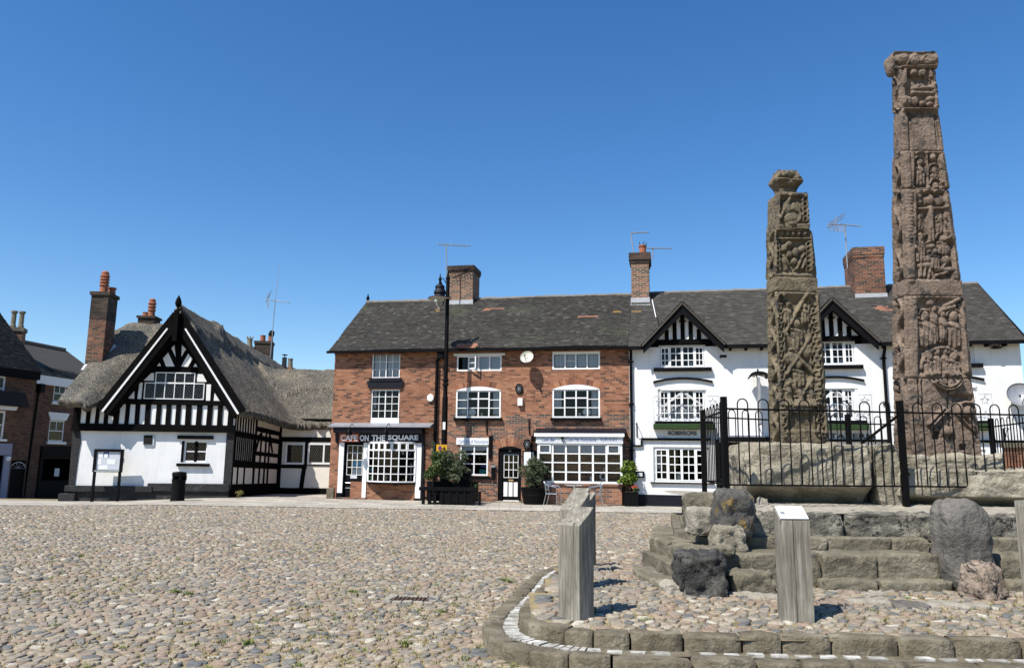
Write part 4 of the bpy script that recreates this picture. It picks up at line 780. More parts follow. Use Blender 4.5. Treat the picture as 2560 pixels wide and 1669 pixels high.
# black string moulding with its step
za=Pf.px(1700,1097,.06)[1]; zl=Pf.px(1590,1113,.06)[1]; us=Pf.px(1603,1100)[0]; m=MB(); a_=Pf.px(1583,1113)[0]
m.box(Pf,us,dop[0]-.3,.004,.09,za-.05,za+.035); m.box(Pf,us-.02,us+.05,.005,.085,zl-.03,za-.05); m.box(Pf,a_,us-.021,.004,.09,zl-.04,zl+.02); m.box(Pf,dop[1]+.5,Pf.px(2225,1100)[0]-.1,.004,.09,za-.05,za+.035); m.box(Pf,Pf.px(2250,1100)[0],PUE,.004,.09,za-.05,za+.035); m.build('string_moulding',M['black'],pub)
# porch hood and dark doorway with posters
hz=Pf.px(1850,1096,.5)[1]; h0=Pf.px(1812,1096,.5)[0]; h1=Pf.px(1945,1096,.5)[0]
m=MB(); m.box(Pf,h0-.1,h1,.004,.55,hz-.09,hz+.06); m.build('porch_hood',M['black'],pub); MB().box(Pf,h0+.2,h1-.2,.02,.50,hz+.062,hz+.12).build('flat_lead',M['lead'],pub)
m=MB(); m.box(Pf,dop[0]+.002,dop[1]-.002,-.14,-.08,.03,dop[3]-.002); m.build('door',M['black'],pub)
m=MB(); m.box(Pf,dop[0]-.14,dop[0],-.05,.06,0,dop[3]+.1); m.box(Pf,dop[1],dop[1]+.14,-.05,.06,0,dop[3]+.1); m.build('door_frame',M['black'],pub)
a=Pf.rect(1805,1162,1842,1188,.02); o=MB().box(Pf,a[0],a[1],-.079,-.06,a[2],a[3]).build('poster',M['paper'],pub); a=Pf.rect(1803,1197,1842,1204,.02); MB().box(Pf,a[0],a[1],-.079,-.06,a[2],a[3]).build('poster',M['cyan'],pub)
MB().lathe(Pf.pt((dop[0]+dop[1])/2-.2,-.06,1.75),[(.02,0),(.07,.03),(.05,.1),(.02,.16)],10).build('door_knocker',M['tan'],pub)
# downpipes
def downpipe(x,ytop,fr,parent,zt,offs=.09):
    u,_=fr.px(x,1150,offs); m=MB(); m.tube([fr.pt(u+.0,.3,zt),fr.pt(u+.02,.26,zt-.12),fr.pt(u,offs,zt-.42),fr.pt(u,offs,.04)],.055,9)
    for z in (zt-.5,zt-2.1,zt-3.8): m.lathe(fr.pt(u,offs,z),[(.062,0),(.075,.02),(.075,.06),(.062,.08)],10); m.box(fr,u-.11,u+.11,.01,.06,z+.02,z+.06)
    return m.build('downpipe',M['black'],parent)
downpipe(1580,880,Pf,pub,ZPE-.08); downpipe(2226,880,Pf,pub,ZPE-.08)
# cable down the roof
P=[at_depth(x,y,Y) for x,y,Y in ((1630,748,31.5),(1636,775,30.2),(1640,793,29.4))]; MB().tube(P,.018,5).build('roof_cable',M['white'],pub)
# chimneys
zroof=lambda d:ztop+(DP-d)*es[2]/np.linalg.norm(es[:2])
a=Pf.rect(1578,632,1622,752,-2.7); ch=chimney(Pf,pub,a[0],a[1],-3.9,-2.7,zroof(-2.7)-.5,a[3],mat='brick_old',cap=.42,ov=.09,flash=.5)
MB().lathe(Pf.pt((a[0]+a[1])/2+.12,-3.0,a[3]),[(.16,0),(.14,.3),(.17,.34),(.17,.4),(.13,.4)],14).build('chimney_pot',M['terra'],ch)
m=MB()
for k in range(5): t=k*1.256; p=Pf.pt((a[0]+a[1])/2+.12+.15*math.cos(t),-3.0+.15*math.sin(t),a[3]+.38); m.tube([p,p+np.array([0,0,.16])],.012,5)
m.build('pot_guard',M['iron'],ch); CH2=a
a=Pf.rect(2136,617,2212,738,-2.6); ch=chimney(Pf,pub,a[0],a[1],-4.3,-2.6,zroof(-2.6)-.4,a[3],mat='brick_chim',capm='brick_chim',cap=.42,ov=.035,flash=.35); CH3=a
# signs
def words(s_,x0,y0,x1,y1,fr,mat,lab,d=.02,bold=.004):
    t_=fr.rect(x0,y0,x1,y1,d); o=on_wall('wall_lettering',lab,'lettering',fr,(t_[0]+t_[1])/2,.0,t_[2]); text_mb(s_,fr,t_[0],t_[1],t_[2],t_[3],.012,.03,bold=bold).build('letters',M[mat],o)
words('ROBINSONS',1671,1077,1742,1087.5,Pf,'letterb','black raised capitals on the white wall under the left turf box')
words('MARKET TAVERN',1955,1083,2186,1095,Pf,'letterb','black raised capitals under the right turf box, half hidden by the shorter cross',bold=.014)
# projecting pub sign
u,_=Pf.px(1897,1000,.5); zt_=Pf.px(1897,938,.5)[1]; zb_=Pf.px(1897,1085,.4)[1]
o=on_wall('projecting_sign','thin pub sign seen edge on under a black lamp hood, left of the shorter cross','sign',Pf,u,0,zb_)
m=MB(); m.box(Pf,u-.022,u+.022,.22,.95,zb_+.35,zt_-.12); m.build('sign_panel',M['grey_metal'],o)
m=MB(); m.tube([Pf.pt(u,.02,zt_+.05),Pf.pt(u,1.0,zt_+.05)],.03,6); m.tube([Pf.pt(u,.55,zt_+.05),Pf.pt(u,.55,zt_+.22)],.03,6); m.build('bracket',M['iron'],o); MB().tube([Pf.pt(u,.02,zb_+.33),Pf.pt(u,.95,zb_+.33)],.02,6).build('lower_bracket',M['iron'],o)
m=MB(); n=8
for s_ in (-1,1):
    pr=[(0,.10),(.14,.09),(.26,.04),(.34,-.10),(.30,-.11),(.22,-.02),(.0,.03)]
    A=[Pf.pt(u+s_*x,.25,zt_+z_) for x,z_ in pr]; Bq=[Pf.pt(u+s_*x,.95,zt_+z_) for x,z_ in pr]; k=len(pr); m.add(A+Bq,[tuple(range(k)),tuple(range(2*k-1,k-1,-1))]+[(i,k+i,k+(i+1)%k,(i+1)%k) for i in range(k)])
m.build('lamp_hood',M['black'],o)
m=MB()
for s_ in (-1,1): m.lathe(Pf.pt(u+s_*.17,.80,zt_-.04),[(.02,-.05),(.05,-.02),(.05,.03),(.02,.05)],8)
m.build('lamp_bulb',M['dish'],o)
# small dark camera stub, lantern, frame, wall bracket, dish, brick pier
u,z=Pf.px(1801,890,.2); o=on_wall('security_camera','small black security camera pointing right, below the pub eave','camera',Pf,u,.1,z-.05); m=MB(); m.box(Pf,u-.02,u+.22,.14,.24,z-.04,z+.04); m.tube([Pf.pt(u,.01,z-.03),Pf.pt(u,.18,z)],.02,6); m.build('body',M['plastic'],o)
u,z=Pf.px(2491,866,.2); o=on_wall('wall_floodlight','round black bracket light under the right end of the pub eave','lamp',Pf,u,.1,z-.1); m=MB(); m.tube([Pf.pt(u+.13*math.cos(t),.12,z+.1+.12*math.sin(t)) for t in np.linspace(0,2*math.pi,14)],.014,5); m.build('ring',M['iron'],o); m=MB(); m.lathe(Pf.pt(u,.2,z-.06),[(.17,0),(.17,.03),(.05,.07)],12); m.tube([Pf.pt(u,.2,z-.0),Pf.pt(u,.01,z+.05)],.02,5); m.build('lamp_head',M['iron'],o)
a=Pf.rect(1591,1179,1609,1192,.05); o=on_wall('framed_notice','small black framed notice on the white wall beside the downpipe','notice',Pf,a[0],0,a[2]); MB().box(Pf,a[0]-.02,a[1]+.02,.004,.08,a[2]-.02,a[3]+.02).build('frame',M['black'],o); MB().box(Pf,a[0]+.03,a[1]-.04,.081,.086,a[2]+.03,a[3]-.03).build('card',M['blind'],o)
bracket(1592,1057,1594,1092,'black basket bracket on the white pub wall beside the downpipe',fr=Pf)
bracket(2508,1070,2508,1105,'black basket bracket at the far right of the pub wall',fr=Pf)
dish(2552,985,Pf,.42,(-.35,-.9,.35),'grey satellite dish near the right corner of the white pub',.4,'grey_metal')
PIER=at_depth(2556,1172,22.5); o=thing('brick_pier','short red brick pier with a stone cap at the right edge','pier',(PIER[0]+.2,22.7,0)); f_=Fr((PIER[0],22.5),0)
MB().box(f_,-.1,.6,-.6,0,0,at_depth(2550,1118,22.5)[2]).build('shaft',M['brick'],o); MB().box(f_,-.16,.66,-.66,.06,at_depth(2550,1118,22.5)[2],at_depth(2550,1108,22.5)[2]).build('cap',M['kerb'],o)
# ============================================================ THATCHED HOUSE
T=Fr(at_depth(172,1248,30.5)[:2],4.0); GZ=lambda x,y:ground_z(x,y)
def ss(a,b,x): t=np.clip((np.asarray(x,float)-a)/(b-a),0,1); return t*t*(3-2*t)
def ground_z(x,y): return -.18*ss(-10.8,-16.2,x)*ss(22,30,y) - .95*ss(-16.2,-18.5,x)*ss(32.0,38,y)
TW=T.px(575,1200)[0]
th=thing('thatched_house','white and black timbered thatched inn with a big gable, left of the brick terrace','house',T.pt(TW/2,0,-.2))
wn=T.rect(460,1102,517,1154); gw=T.rect(363,933,512,997); gtop=T.rect(391,931,489,953); gbot=T.rect(363,956,512,997)
zj0=T.px(400,1079)[1]; zj1=T.px(400,1062)[1]   # jetty beam
zpl=T.px(400,1214)[1]
wall(T,.15,TW-.02,-.4,zj0,[wn],thick=.12).build('ground_wall',M['wbrick'],th)
zm=T.px(400,1005,.12)[1]
Tj=Fr(T.pt(0,.12,0)[:2],T.ang)   # jettied upper front
m=MB(); gl_=Tj.px(258,1027)[0]; gr_=Tj.px(597,1033)[0]; ga_=Tj.px(446,776); zg0=zj1
xl=Tj.px(190,1050)[0]; gcx=Tj.px(446,900)[0]; apx=(gcx,ga_[1]-.45)
m.prism(Tj,[(xl,zg0),(TW+.05,zg0),(TW+.05,zm),(gcx+ (TW-gcx)*.985,zm),apx,(gcx-(TW-gcx)*.985,zm),(xl,zm)],-.1,0.0)
fw=m.build('front_wall',M['render'],th)
t=MB(); t.box(Tj,xl-.12,TW+.10,-.1,.06,zj0-.0,zj1+.02)    # jetty bressumer
zrail0=T.px(440,1012,.12)[1]; zrail1=T.px(440,1000,.12)[1]
t.box(Tj,gl_+.35,gr_-.15,.0,.075,zrail0,zrail1)
# close studding: positions measured in the photograph
for x0,x1 in ((188,202),(217,226),(240,248),(262,271),(285,298),(314,323),(339,349),(364,376),(391,402),(416,427),(440,451),(465,478),(492,504),(518,530),(545,556),(571,584)):
    a=Tj.rect(x0-.5,1010,x1+.5,1064); j=random.uniform(-.012,.012); t.prism(Tj,[(a[0],zj1+.02),(a[1],zj1+.02),(a[1]+j,zrail0 if a[0]>gl_+.3 else zm),(a[0]+j,zrail0 if a[0]>gl_+.3 else zm)],.0,.045)
t.box(Tj,xl-.1,xl+.03,-.1,.055,zj1+.02,zm+.05)
t.build('front_timbers',M['timber'],fw)
def pxpoly(fr,pts,d=0.0): return [fr.px(x,y,d) for x,y in pts]
k7=lambda X,Y:(340+X/7.054,860+Y/7.054)
k2=lambda X,Y:(150+X/2.928,740+Y/2.928)
# gable timber pattern : a black board with white panels set proud of it
m=MB(); m.prism(Tj,[(gl_+.30,zrail1),(gr_-.08,zrail1),(gcx,ga_[1]-.15)],.001,.03); gb=m.build('gable_framing',M['timber'],fw)
for poly in ([(815,380),(838,358),(846,445)],[(893,358),(923,388),(888,442)],[(754,455),(792,412),(838,513),(776,514)],[(887,514),(938,420),(970,460),(935,517)],[(710,512),(728,487),(740,511)],[(975,516),(992,490),(1006,517)],
             [(612,617),(668,562),(688,562),(686,618)],[(1003,626),(1003,569),(1045,571),(1075,627)],[(566,752),(582,632),(606,632),(594,752)],[(1068,765),(1073,645),(1106,645),(1098,768)],[(497,748),(545,693),(543,751)],[(1124,770),(1132,708),(1172,771)]):
    MB().prism(Tj,pxpoly(Tj,[k2(*p) for p in poly],.035),.0,.036).build('white_panel',M['render'],gb)
# gable window 4 over 6
w=window(Tj,th,Tj.rect(390,931,489,958),[(1,1,[1])]*4,frame=.035,bar=.03,rec=-.07,depth=.02,inner=False,glass=True,lead=True)
w2=window(Tj,th,Tj.rect(362,957,512,998),[(1,1,[1])]*6,frame=.035,bar=.03,rec=-.075,inner=False,lead=True)
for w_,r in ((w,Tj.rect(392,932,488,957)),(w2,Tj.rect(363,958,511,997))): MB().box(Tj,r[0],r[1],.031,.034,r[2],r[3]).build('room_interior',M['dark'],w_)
# ground window
w=window(T,th,wn,[(1,1,[1,1]),(1,1,[1,1])],frame=.05,bar=.04,rec=.06,depth=.3,lead=True)
m=MB(); a=T.rect(443,1088,532,1097,.1); m.box(T,a[0],a[1],.004,.10,a[2],a[3]); m.build('lintel',M['timber'],w); m=MB(); a=T.rect(441,1158,522,1165,.1); m.box(T,a[0],a[1],.004,.13,a[2],a[3]); m.build('sill',M['timber'],w)
m=MB(); c=(wn[0]+wn[1])/2; m.box(T,c-.05,c+.05,-.14,-.04,wn[2]+.003,wn[3]-.003); m.box(T,wn[0]-.1,wn[0]-.002,.003,.015,wn[2],wn[3]); m.build('black_mullion',M['timber'],w)
# plinth, corner posts
zp1=T.px(250,1213)[1]; zp2=T.px(250,1225)[1]; m=MB(); split=T.px(385,1215)[0]
m.box(T,-.12,split,.003,.20,zp2-.05,zp1); m.box(T,split-.2,TW+.02,.004,.16,T.px(470,1221)[1]-.1,T.px(470,1208)[1]); m.build('plinth_course',M['bstone'],th,bevel=.02)
m=MB(); m.box(T,.02,TW+.0,.002,.08,-.4,zp1-.1); m.build('plinth_wall',M['bstone'],th); m=MB(); m.box(T,-.30,.32,-.3,.26,-.4,zp2-.12); m.build('corner_stone',M['bstone'],th,bevel=.04)
a=T.rect(563,1083,578,1210); m=MB(); m.box(T,a[0],TW+.05,-.25,.05,zpl-.1,zj0-.002); m.build('corner_post',M['bstone'],th)
m=MB(); m.prism(T,[(-.05,zp1),(.17,zp1),(.20,zj0-.9),(.24,zj0-.4),(.17,zj0-.003),(-.1,zj0-.003)],-.3,.04); m.build('corner_post',M['bstone'],th)
# left return and left wall
m=MB(); m.quad(T.pt(-.05,0,-.4),T.pt(-.05,0,zm),T.pt(-.05,-4.5,zm),T.pt(-.05,-4.5,-1.3)); m.build('left_wall',M['bstone'],th)
# barge boards
zga=Tj.px(446,775,.42)[1]
bb=MB(); wl=MB()
for s_,(ex,ey) in ((-1,(258,1028)),(1,(598,1034))):
    E_=Tj.px(ex,ey,.42); A=(gcx,Tj.px(446,788,.42)[1]); dv=np.array(E_)-np.array(A); dv/=np.linalg.norm(dv); nv=np.array([-dv[1],dv[0]])
    if nv[1]<0: nv=-nv
    A=np.array(A); E_=np.array(E_)
    bb.prism(Tj,[tuple(A+nv*.22),tuple(E_+nv*.30),tuple(E_-nv*.26),tuple(A-nv*.30)],.40,.50)
    st=A+dv*.65
    wl.prism(Tj,[tuple(st+nv*.01),tuple(E_+nv*.03),tuple(E_-nv*.05),tuple(st-nv*.05)],.501,.535)
    bb.prism(Tj,[tuple(A-nv*.28),tuple(E_-nv*.24),tuple(E_-nv*.30),tuple(A-nv*.34)],.0,.40)
bg_=bb.build('bargeboard',M['timber'],th); wl.build('white_moulding',M['white'],bg_)
kp=MB(); kp.box(Tj,gcx-.09,gcx+.09,.54,.66,Tj.px(446,853,.5)[1],Tj.px(446,776,.5)[1]); kp.lathe(Tj.pt(gcx,.51,Tj.px(446,776,.5)[1]),[(.10,0),(.05,.05),(.04,.12),(.10,.18),(.13,.3),(.09,.46),(.02,.60),(.005,.64)],10); kp.build('finial',M['timber'],th)
# louvre vent and pale number
a=T.rect(359,1088,385,1113,.06); v_=MB(); v_.box(T,a[0],a[1],.003,.05,a[2],a[3]); vo=v_.build('vent_frame',M['blind'],th); m=MB()
for i in range(9): z=a[2]+.07+(a[3]-a[2]-.09)*i/8; m.bar(T.pt(a[0]+.0,.06,z),T.pt(a[1]-.07,.06,z),.05,.02,T.n+np.array([0,0,.6]))
m.build('louvre',M['plastic'],vo); MB().box(T,a[0],a[1]-.07,.051,.054,a[2]+.05,a[3]).build('vent_dark',M['dark'],vo)
# side wall and rear wing
SA=T.pt(TW,0,0); SB=on_level(709,1229,0); SB=np.array([-10.30,34.65,0]); sang=math.degrees(math.atan2(SB[1]-SA[1],SB[0]-SA[0])); S=Fr(SA,sang); SLn=np.linalg.norm((SB-SA)[:2])
zs0,zs1=3.5,3.15
m=MB(); m.prism(S,[(0,-.2),(SLn,-.2),(SLn,zs1+.25),(0,zs0+.25)],-.2,0); sw=m.build('side_wall',M['cream'],th)
t=MB(); H_=lambda u,f:(1-f)*0+f*(zs0+(zs1-zs0)*u/SLn)
def strip(u0,u1,f0,f1,d=.03,mb=None): (mb or t).prism(S,[(u0,H_(u0,f0)),(u1,H_(u1,f0)),(u1,H_(u1,f1)),(u0,H_(u0,f1))],0,d)
for f0,f1 in ((0,.15),(.34,.42),(.69,.755),(.985,1.1)): strip(0,SLn,f0,f1,.035)
um=SLn*.44
strip(um,SLn,.80,.86,.036); strip(um-.02,um+.10,.15,1.0,.034); strip(0,.12,.0,1.0,.037)
for i in range(8): strip(.12+i*um/8.2+.10,.12+i*um/8.2+.18,.755,.985,.03)
for i in range(11): strip(.1+i*um/11+.06,.1+i*um/11+.135,.42,.69,.03)
for u in (.45,.95,): strip(u,u+.08,.15,.34,.03)
for u in (um+.45,um+.85,um+1.15,SLn-.10): strip(u,u+.10,.15,.80,.031)
strip(um,SLn,.50,.55,.033)
for (ua,fa,ub,fb) in ((um+.1,.56,um+.4,.78),(um+1.5,.56,um+1.2,.78)):
    t.bar(S.pt(ua,.02,H_(ua,fa)),S.pt(ub,.02,H_(ub,fb)),.10,.034,S.n)
t.build('side_timbers',M['timber'],sw)
Wg=Fr(SB[:2],-1.5); WL=4.6; zw=3.12
m=wall(Wg,-.15,WL,-.2,zw+.1,[],thick=.1); wg_=m.build('wing_wall',M['cream'],th)
t=MB(); px_=lambda x:Wg.px(x,1150)[0]; pz=lambda y:Wg.px(760,y)[1]
t.box(Wg,0,WL,.0,.04,-.2,pz(1219)); t.box(Wg,0,WL,.0,.045,pz(1104),pz(1092)); t.box(Wg,.0,px_(768),.0,.04,pz(1170),pz(1161)); t.box(Wg,px_(767),WL,.0,.03,pz(1163.5),pz(1161.5))
t.prism(Wg,[(px_(752),pz(1219)),(px_(762),pz(1219)),(px_(773),pz(1104)),(px_(762),pz(1104))],0,.038); t.box(Wg,px_(700),px_(704),0,.038,pz(1219),pz(1104)); t.box(Wg,-.05,.08,0,.05,-.2,zw+.1); t.box(Wg,0,WL,0,.05,zw-.02,zw+.2)
t.build('wing_timbers',M['timber'],wg_)
for x0,x1,n in ((714,762,1),(770,850,2)):
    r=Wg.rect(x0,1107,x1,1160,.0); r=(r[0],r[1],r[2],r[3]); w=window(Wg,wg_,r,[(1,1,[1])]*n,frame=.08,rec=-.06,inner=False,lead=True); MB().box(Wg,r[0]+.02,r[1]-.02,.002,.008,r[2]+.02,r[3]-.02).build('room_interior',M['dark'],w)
# thatch as one height field
XG=Tj.pt(gcx,0,0)[0]; YF=Tj.pt(gcx,.33,0)[1]
X=np.arange(-17.35,-5.2,.05); Y=np.arange(29.0,44.5,.055); XX,YY=np.meshgrid(X,Y)
zr=7.42-.055*(YY-30.3); sgr=1.46-.36*ss(30.3,34.6,YY); xgc=XG+.0*(YY)
frontcut=YF+(XX-XG)*math.tan(math.radians(4))
Gz=zr-np.where(XX>xgc,sgr,1.46)*np.abs(XX-xgc)
Gz=np.where(YY<frontcut,-99,Gz)
Rz=np.minimum(7.25-(.90+.23*ss(-16.5,-15.7,XX))*np.abs(YY-33.6-.07*(XX+16)),7.3-.5*ss(-16.8,-17.3,XX)); Rz=np.where(XX>XG+.5,-99,Rz); Rz=np.where(YY<frontcut+.02-.62*ss(-15.95,-16.25,XX),-99,Rz)
Wz=5.62-.98*np.abs(YY-37.0); Wz=np.where(XX<XG,-99,Wz)
def smax(a,b,k): 
    h=np.clip(.5+.5*(a-b)/k,0,1); r=b+(a-b)*h+k*h*(1-h); return np.where((a<-50)|(b<-50),np.maximum(a,b),r)
Zf=smax(smax(Gz,Rz,.35),Wz,.9)
tri=lambda t:np.abs((t%1.0)*2-1)
dG=np.abs(XX-xgc); isG=(Gz>=np.maximum(Rz,Wz)-.3)
capG=(dG<.62+.30*tri(YY/1.5))&isG&(XX>XG); capW=(np.abs(YY-37.0)<1.05+.32*tri(XX/3.1+.35)**3)&(Wz>Gz-.2)&(XX>XG+1.0); capR=(np.abs(YY-33.6-.07*(XX+16))<.75)&(Rz>=Gz)
cap=np.maximum(np.maximum(capG*.24,capW*.22),capR*.14); Zf=Zf+cap
nz=np.array([[mnoise.noise(Vector((x*.9,y*.9,1.7)))*.07+mnoise.noise(Vector((x*4,y*4,5.7)))*.025 for x in X] for y in Y]); Zf=Zf+nz+RNG.normal(0,.009,Zf.shape)
ze=np.where(XX<XG,3.50,3.42-.33*ss(31.5,34.6,YY)); ze=ze+.03*np.sin(XX*2.1)
ok=Zf>ze-.02
# eave outline on the right slope
cellok=ok[:-1,:-1]&ok[1:,:-1]&ok[:-1,1:]&ok[1:,1:]
cellany=(ok[:-1,:-1]|ok[1:,:-1]|ok[:-1,1:]|ok[1:,1:])&(np.maximum.reduce([np.abs(Zf[:-1,:-1]-Zf[1:,:-1]),np.abs(Zf[:-1,:-1]-Zf[:-1,1:])])<2)
low=Zf<-20; lowc=low[:-1,:-1]|low[1:,:-1]|low[:-1,1:]|low[1:,1:]; cellany&=~lowc
Zc=np.maximum(Zf,ze)
idx=np.arange(XX.size).reshape(XX.shape); jj,ii=np.nonzero(cellany)
F=np.stack([idx[jj,ii],idx[jj,ii+1],idx[jj+1,ii+1],idx[jj+1,ii]],1); used=np.unique(F); mp=-np.ones(XX.size,int); mp[used]=np.arange(len(used))
V=np.stack([XX.ravel(),YY.ravel(),Zc.ravel()],1)[used]; roof=np_mesh('thatch_roof',V,mp[F],None,M['thatch'],th,smooth=True)
sd=roof.modifiers.new('thick','SOLIDIFY'); sd.thickness=.30; sd.offset=-1
# chimneys of the thatched house
a=T.rect(223,730,265,925,-1.0)
Cf=Fr(T.pt(a[0],-.9,0)[:2],6); cw=a[1]-a[0]
m=MB(); m.box(Cf,0,cw,-.95,0,3.9,a[3]-1.15); ch=m.build('chimney',M['brick_chim'],th); m=MB(); m.box(Cf,-.004,cw+.004,-.954,.004,a[3]-1.15,a[3]-.14); m.box(Cf,-.06,cw+.06,-1.01,.06,a[3]-.14,a[3]); m.build('chimney_head',M['brick_soot'],ch)
m=MB(); m.box(Cf,.0,cw+.03,.006,.03,5.0,5.28); m.quad(Cf.pt(.0,.30,5.0),Cf.pt(cw+.08,.30,5.0),Cf.pt(cw+.05,.03,5.25),Cf.pt(.0,.03,5.25)); m.quad(Cf.pt(cw+.02,.1,5.12),Cf.pt(cw+.16,.0,5.2),Cf.pt(cw+.16,-.9,6.2),Cf.pt(cw+.02,-.9,6.25)); m.build('lead_flashing',M['leadp'],ch)
def tallpot(c,h,r=.16,n=4):
    pr=[(r*1.1,0),(r*.95,h*.25)]
    for i in range(n): z=h*(.3+.55*i/n); pr+=[(r*.95,z),(r*1.18,z+.03),(r*1.18,z+.08),(r*.9,z+.11)]
    pr+=[(r*.95,h*.93),(r*.6,h)]
    return MB().lathe(c,pr,14).build('chimney_pot',M['terra'],ch)
tallpot(Cf.pt(cw*.5,-.3,a[3]),.95); MB().lathe(Cf.pt(cw*.72,-.75,a[3]),[(.15,0),(.14,.25),(.17,.28),(.17,.34),(.12,.34)],12).build('chimney_pot',M['terra'],ch)
c0_=at_depth(366,790,34.4); Cf2=Fr(c0_[:2],5); cw=.62; ztp=at_depth(366,787,34.2)[2]
m=MB(); m.box(Cf2,-.36,.36,-.75,0,6.3,ztp-.1); m.box(Cf2,-.42,.42,-.81,.06,ztp-.1,ztp); ch=m.build('chimney',M['brick_soot'],th); tallpot(Cf2.pt(.1,-.3,ztp),.85,.15,3); MB().lathe(Cf2.pt(-.15,-.3,ztp),[(.15,0),(.13,.16),(.15,.2)],12).build('chimney_pot',M['terra'],ch)
# ============================================================ HOUSES BEHIND ON THE LEFT
def _dir(p,q): return math.degrees(math.atan2(q[1]-p[1],q[0]-p[0]))
h1a=at_depth(0,919,40.0); h1b=at_depth(93,931,42.1); H1=Fr(h1a[:2],_dir(h1a,h1b)); L1=math.dist(h1a[:2],h1b[:2]); ZH1=(h1a[2]+h1b[2])/2; Z0=-1.15
hs=thing('terraced_house','brown brick house in shadow at the left edge, with a lilac painted shopfront','house',H1.pt(L1/2,0,Z0))
o1=[H1.rect(-40,937,13,1000),H1.rect(-40,1025,12,1096)]
dr_=H1.rect(25,1150,62,1240); dr_=(dr_[0],dr_[1],Z0,dr_[3])
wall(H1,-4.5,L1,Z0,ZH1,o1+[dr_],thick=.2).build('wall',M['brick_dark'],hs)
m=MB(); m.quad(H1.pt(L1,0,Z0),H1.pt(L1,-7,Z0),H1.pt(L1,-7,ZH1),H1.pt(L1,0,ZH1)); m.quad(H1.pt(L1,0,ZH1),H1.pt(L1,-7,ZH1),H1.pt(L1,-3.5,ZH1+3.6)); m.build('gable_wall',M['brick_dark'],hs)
for r in o1:
    w=window(H1,hs,r,[(1,1,[1,1])],frame=.10,bar=.05,rec=.04,curtain=[(.0,1,0,.5,'curtain')]); MB().box(H1,r[0]-.1,r[1]+.14,.003,.12,r[2]-.12,r[2]-.01).build('sill',M['white'],w)
r=o1[1]; MB().prism(H1,[(r[0]-.2,r[3]+.05),(r[1]+.35,r[3]+.05),(r[1]+.45,r[3]+.25),(r[0]-.2,r[3]+.25)],.003,.25).build('window_hood',M['white'],hs); MB().prism(H1,[(r[0]-.3,r[3]+.26),(r[1]+.95,r[3]+.26),(r[1]+.6,r[3]+1.0),(r[0]-.3,r[3]+1.0)],.003,.45).build('slate_hood',M['navy'],hs)
m=MB(); m.box(H1,-4.5,L1+.02,.0,.25,ZH1-.42,ZH1+.02); m.build('eaves_board',M['black'],hs)
es1=np.array(H1.n)*-3.8+np.array([0,0,3.6]); sl1=np.linalg.norm(es1); es1/=sl1; m=MB(); m.quad(H1.pt(-4.5,.28,ZH1),H1.pt(L1+.1,.28,ZH1),H1.pt(L1+.1,-3.5,ZH1+3.6),H1.pt(-4.5,-3.5,ZH1+3.6)); rf=m.build('roof',M['tile_far'],hs)
tiles('roof_tiles',rf,M['tile'],H1.pt(-4.5,.3,ZH1+.02),H1.u,es1,np.cross(H1.u,es1),L1+4.6,sl1,w=.2,e=.16)
fz=H1.px(20,1120)[1]; lil=plain('lilac_paint',(.22,.24,.34),.5,var=.1); m=MB(); m.box(H1,-4.5,H1.px(25,1150)[0]-.05,.003,.12,H1.px(10,1137)[1],H1.px(10,1108)[1]); m.box(H1,H1.px(7,1150)[0],H1.px(23,1150)[0],.003,.10,Z0,H1.px(10,1138)[1]); m.build('shopfront',lil,hs); MB().box(H1,-3.5,H1.px(7,1150)[0]-.01,.003,.02,Z0+.4,H1.px(10,1139)[1]).build('shop_window',M['dark'],hs)
MB().lathe(H1.pt(H1.px(17,1141)[0],.10,H1.px(17,1145)[1]),[(.01,-.16),(.13,-.1),(.13,.08),(.01,.12)],8).build('alarm_box',M['paper'],hs)
m=MB(); m.box(H1,dr_[0],dr_[1],-.15,-.08,Z0,dr_[3]-.45); m.build('door',M['black'],hs); c=(dr_[0]+dr_[1])/2; m=MB(); rr=(dr_[1]-dr_[0])/2
m.tube([H1.pt(c+rr*math.cos(t),-.05,dr_[3]-.42+rr*.75*math.sin(t)) for t in np.linspace(0,math.pi,12)],.03,5)
for t in np.linspace(0,math.pi,6): m.tube([H1.pt(c,-.05,dr_[3]-.42),H1.pt(c+rr*math.cos(t),-.05,dr_[3]-.42+rr*.75*math.sin(t))],.014,4)
m.build('fanlight',M['grey_metal'],hs); MB().box(H1,dr_[0]-.1,dr_[1]+.1,-.25,-.2,Z0,dr_[3]+.1).build('hall_interior',M['dark'],hs)
ca=at_depth(21,845,44.0); cb=at_depth(47,845,44.0); Cc=Fr((ca+cb)[:2]/2,20); zt=at_depth(35,827,44.0)[2]
m=MB(); m.box(Cc,-.36,.42,-.75,.05,ZH1+1.4,zt); ch=m.build('chimney',M['brick_chim'],hs); m=MB(); m.box(Cc,-.42,.48,-.81,.11,zt,zt+.22); m.build('chimney_cap',M['step'],ch)
for k,uu in ((0,-.18),(1,.22)): MB().lathe(Cc.pt(uu,-.3,zt+.22),[(.16,0),(.16,.15),(.13,.2),(.13,.85),(.18,.9),(.18,1.0),(.12,1.0)],8).build('chimney_pot',M['buff'],ch)
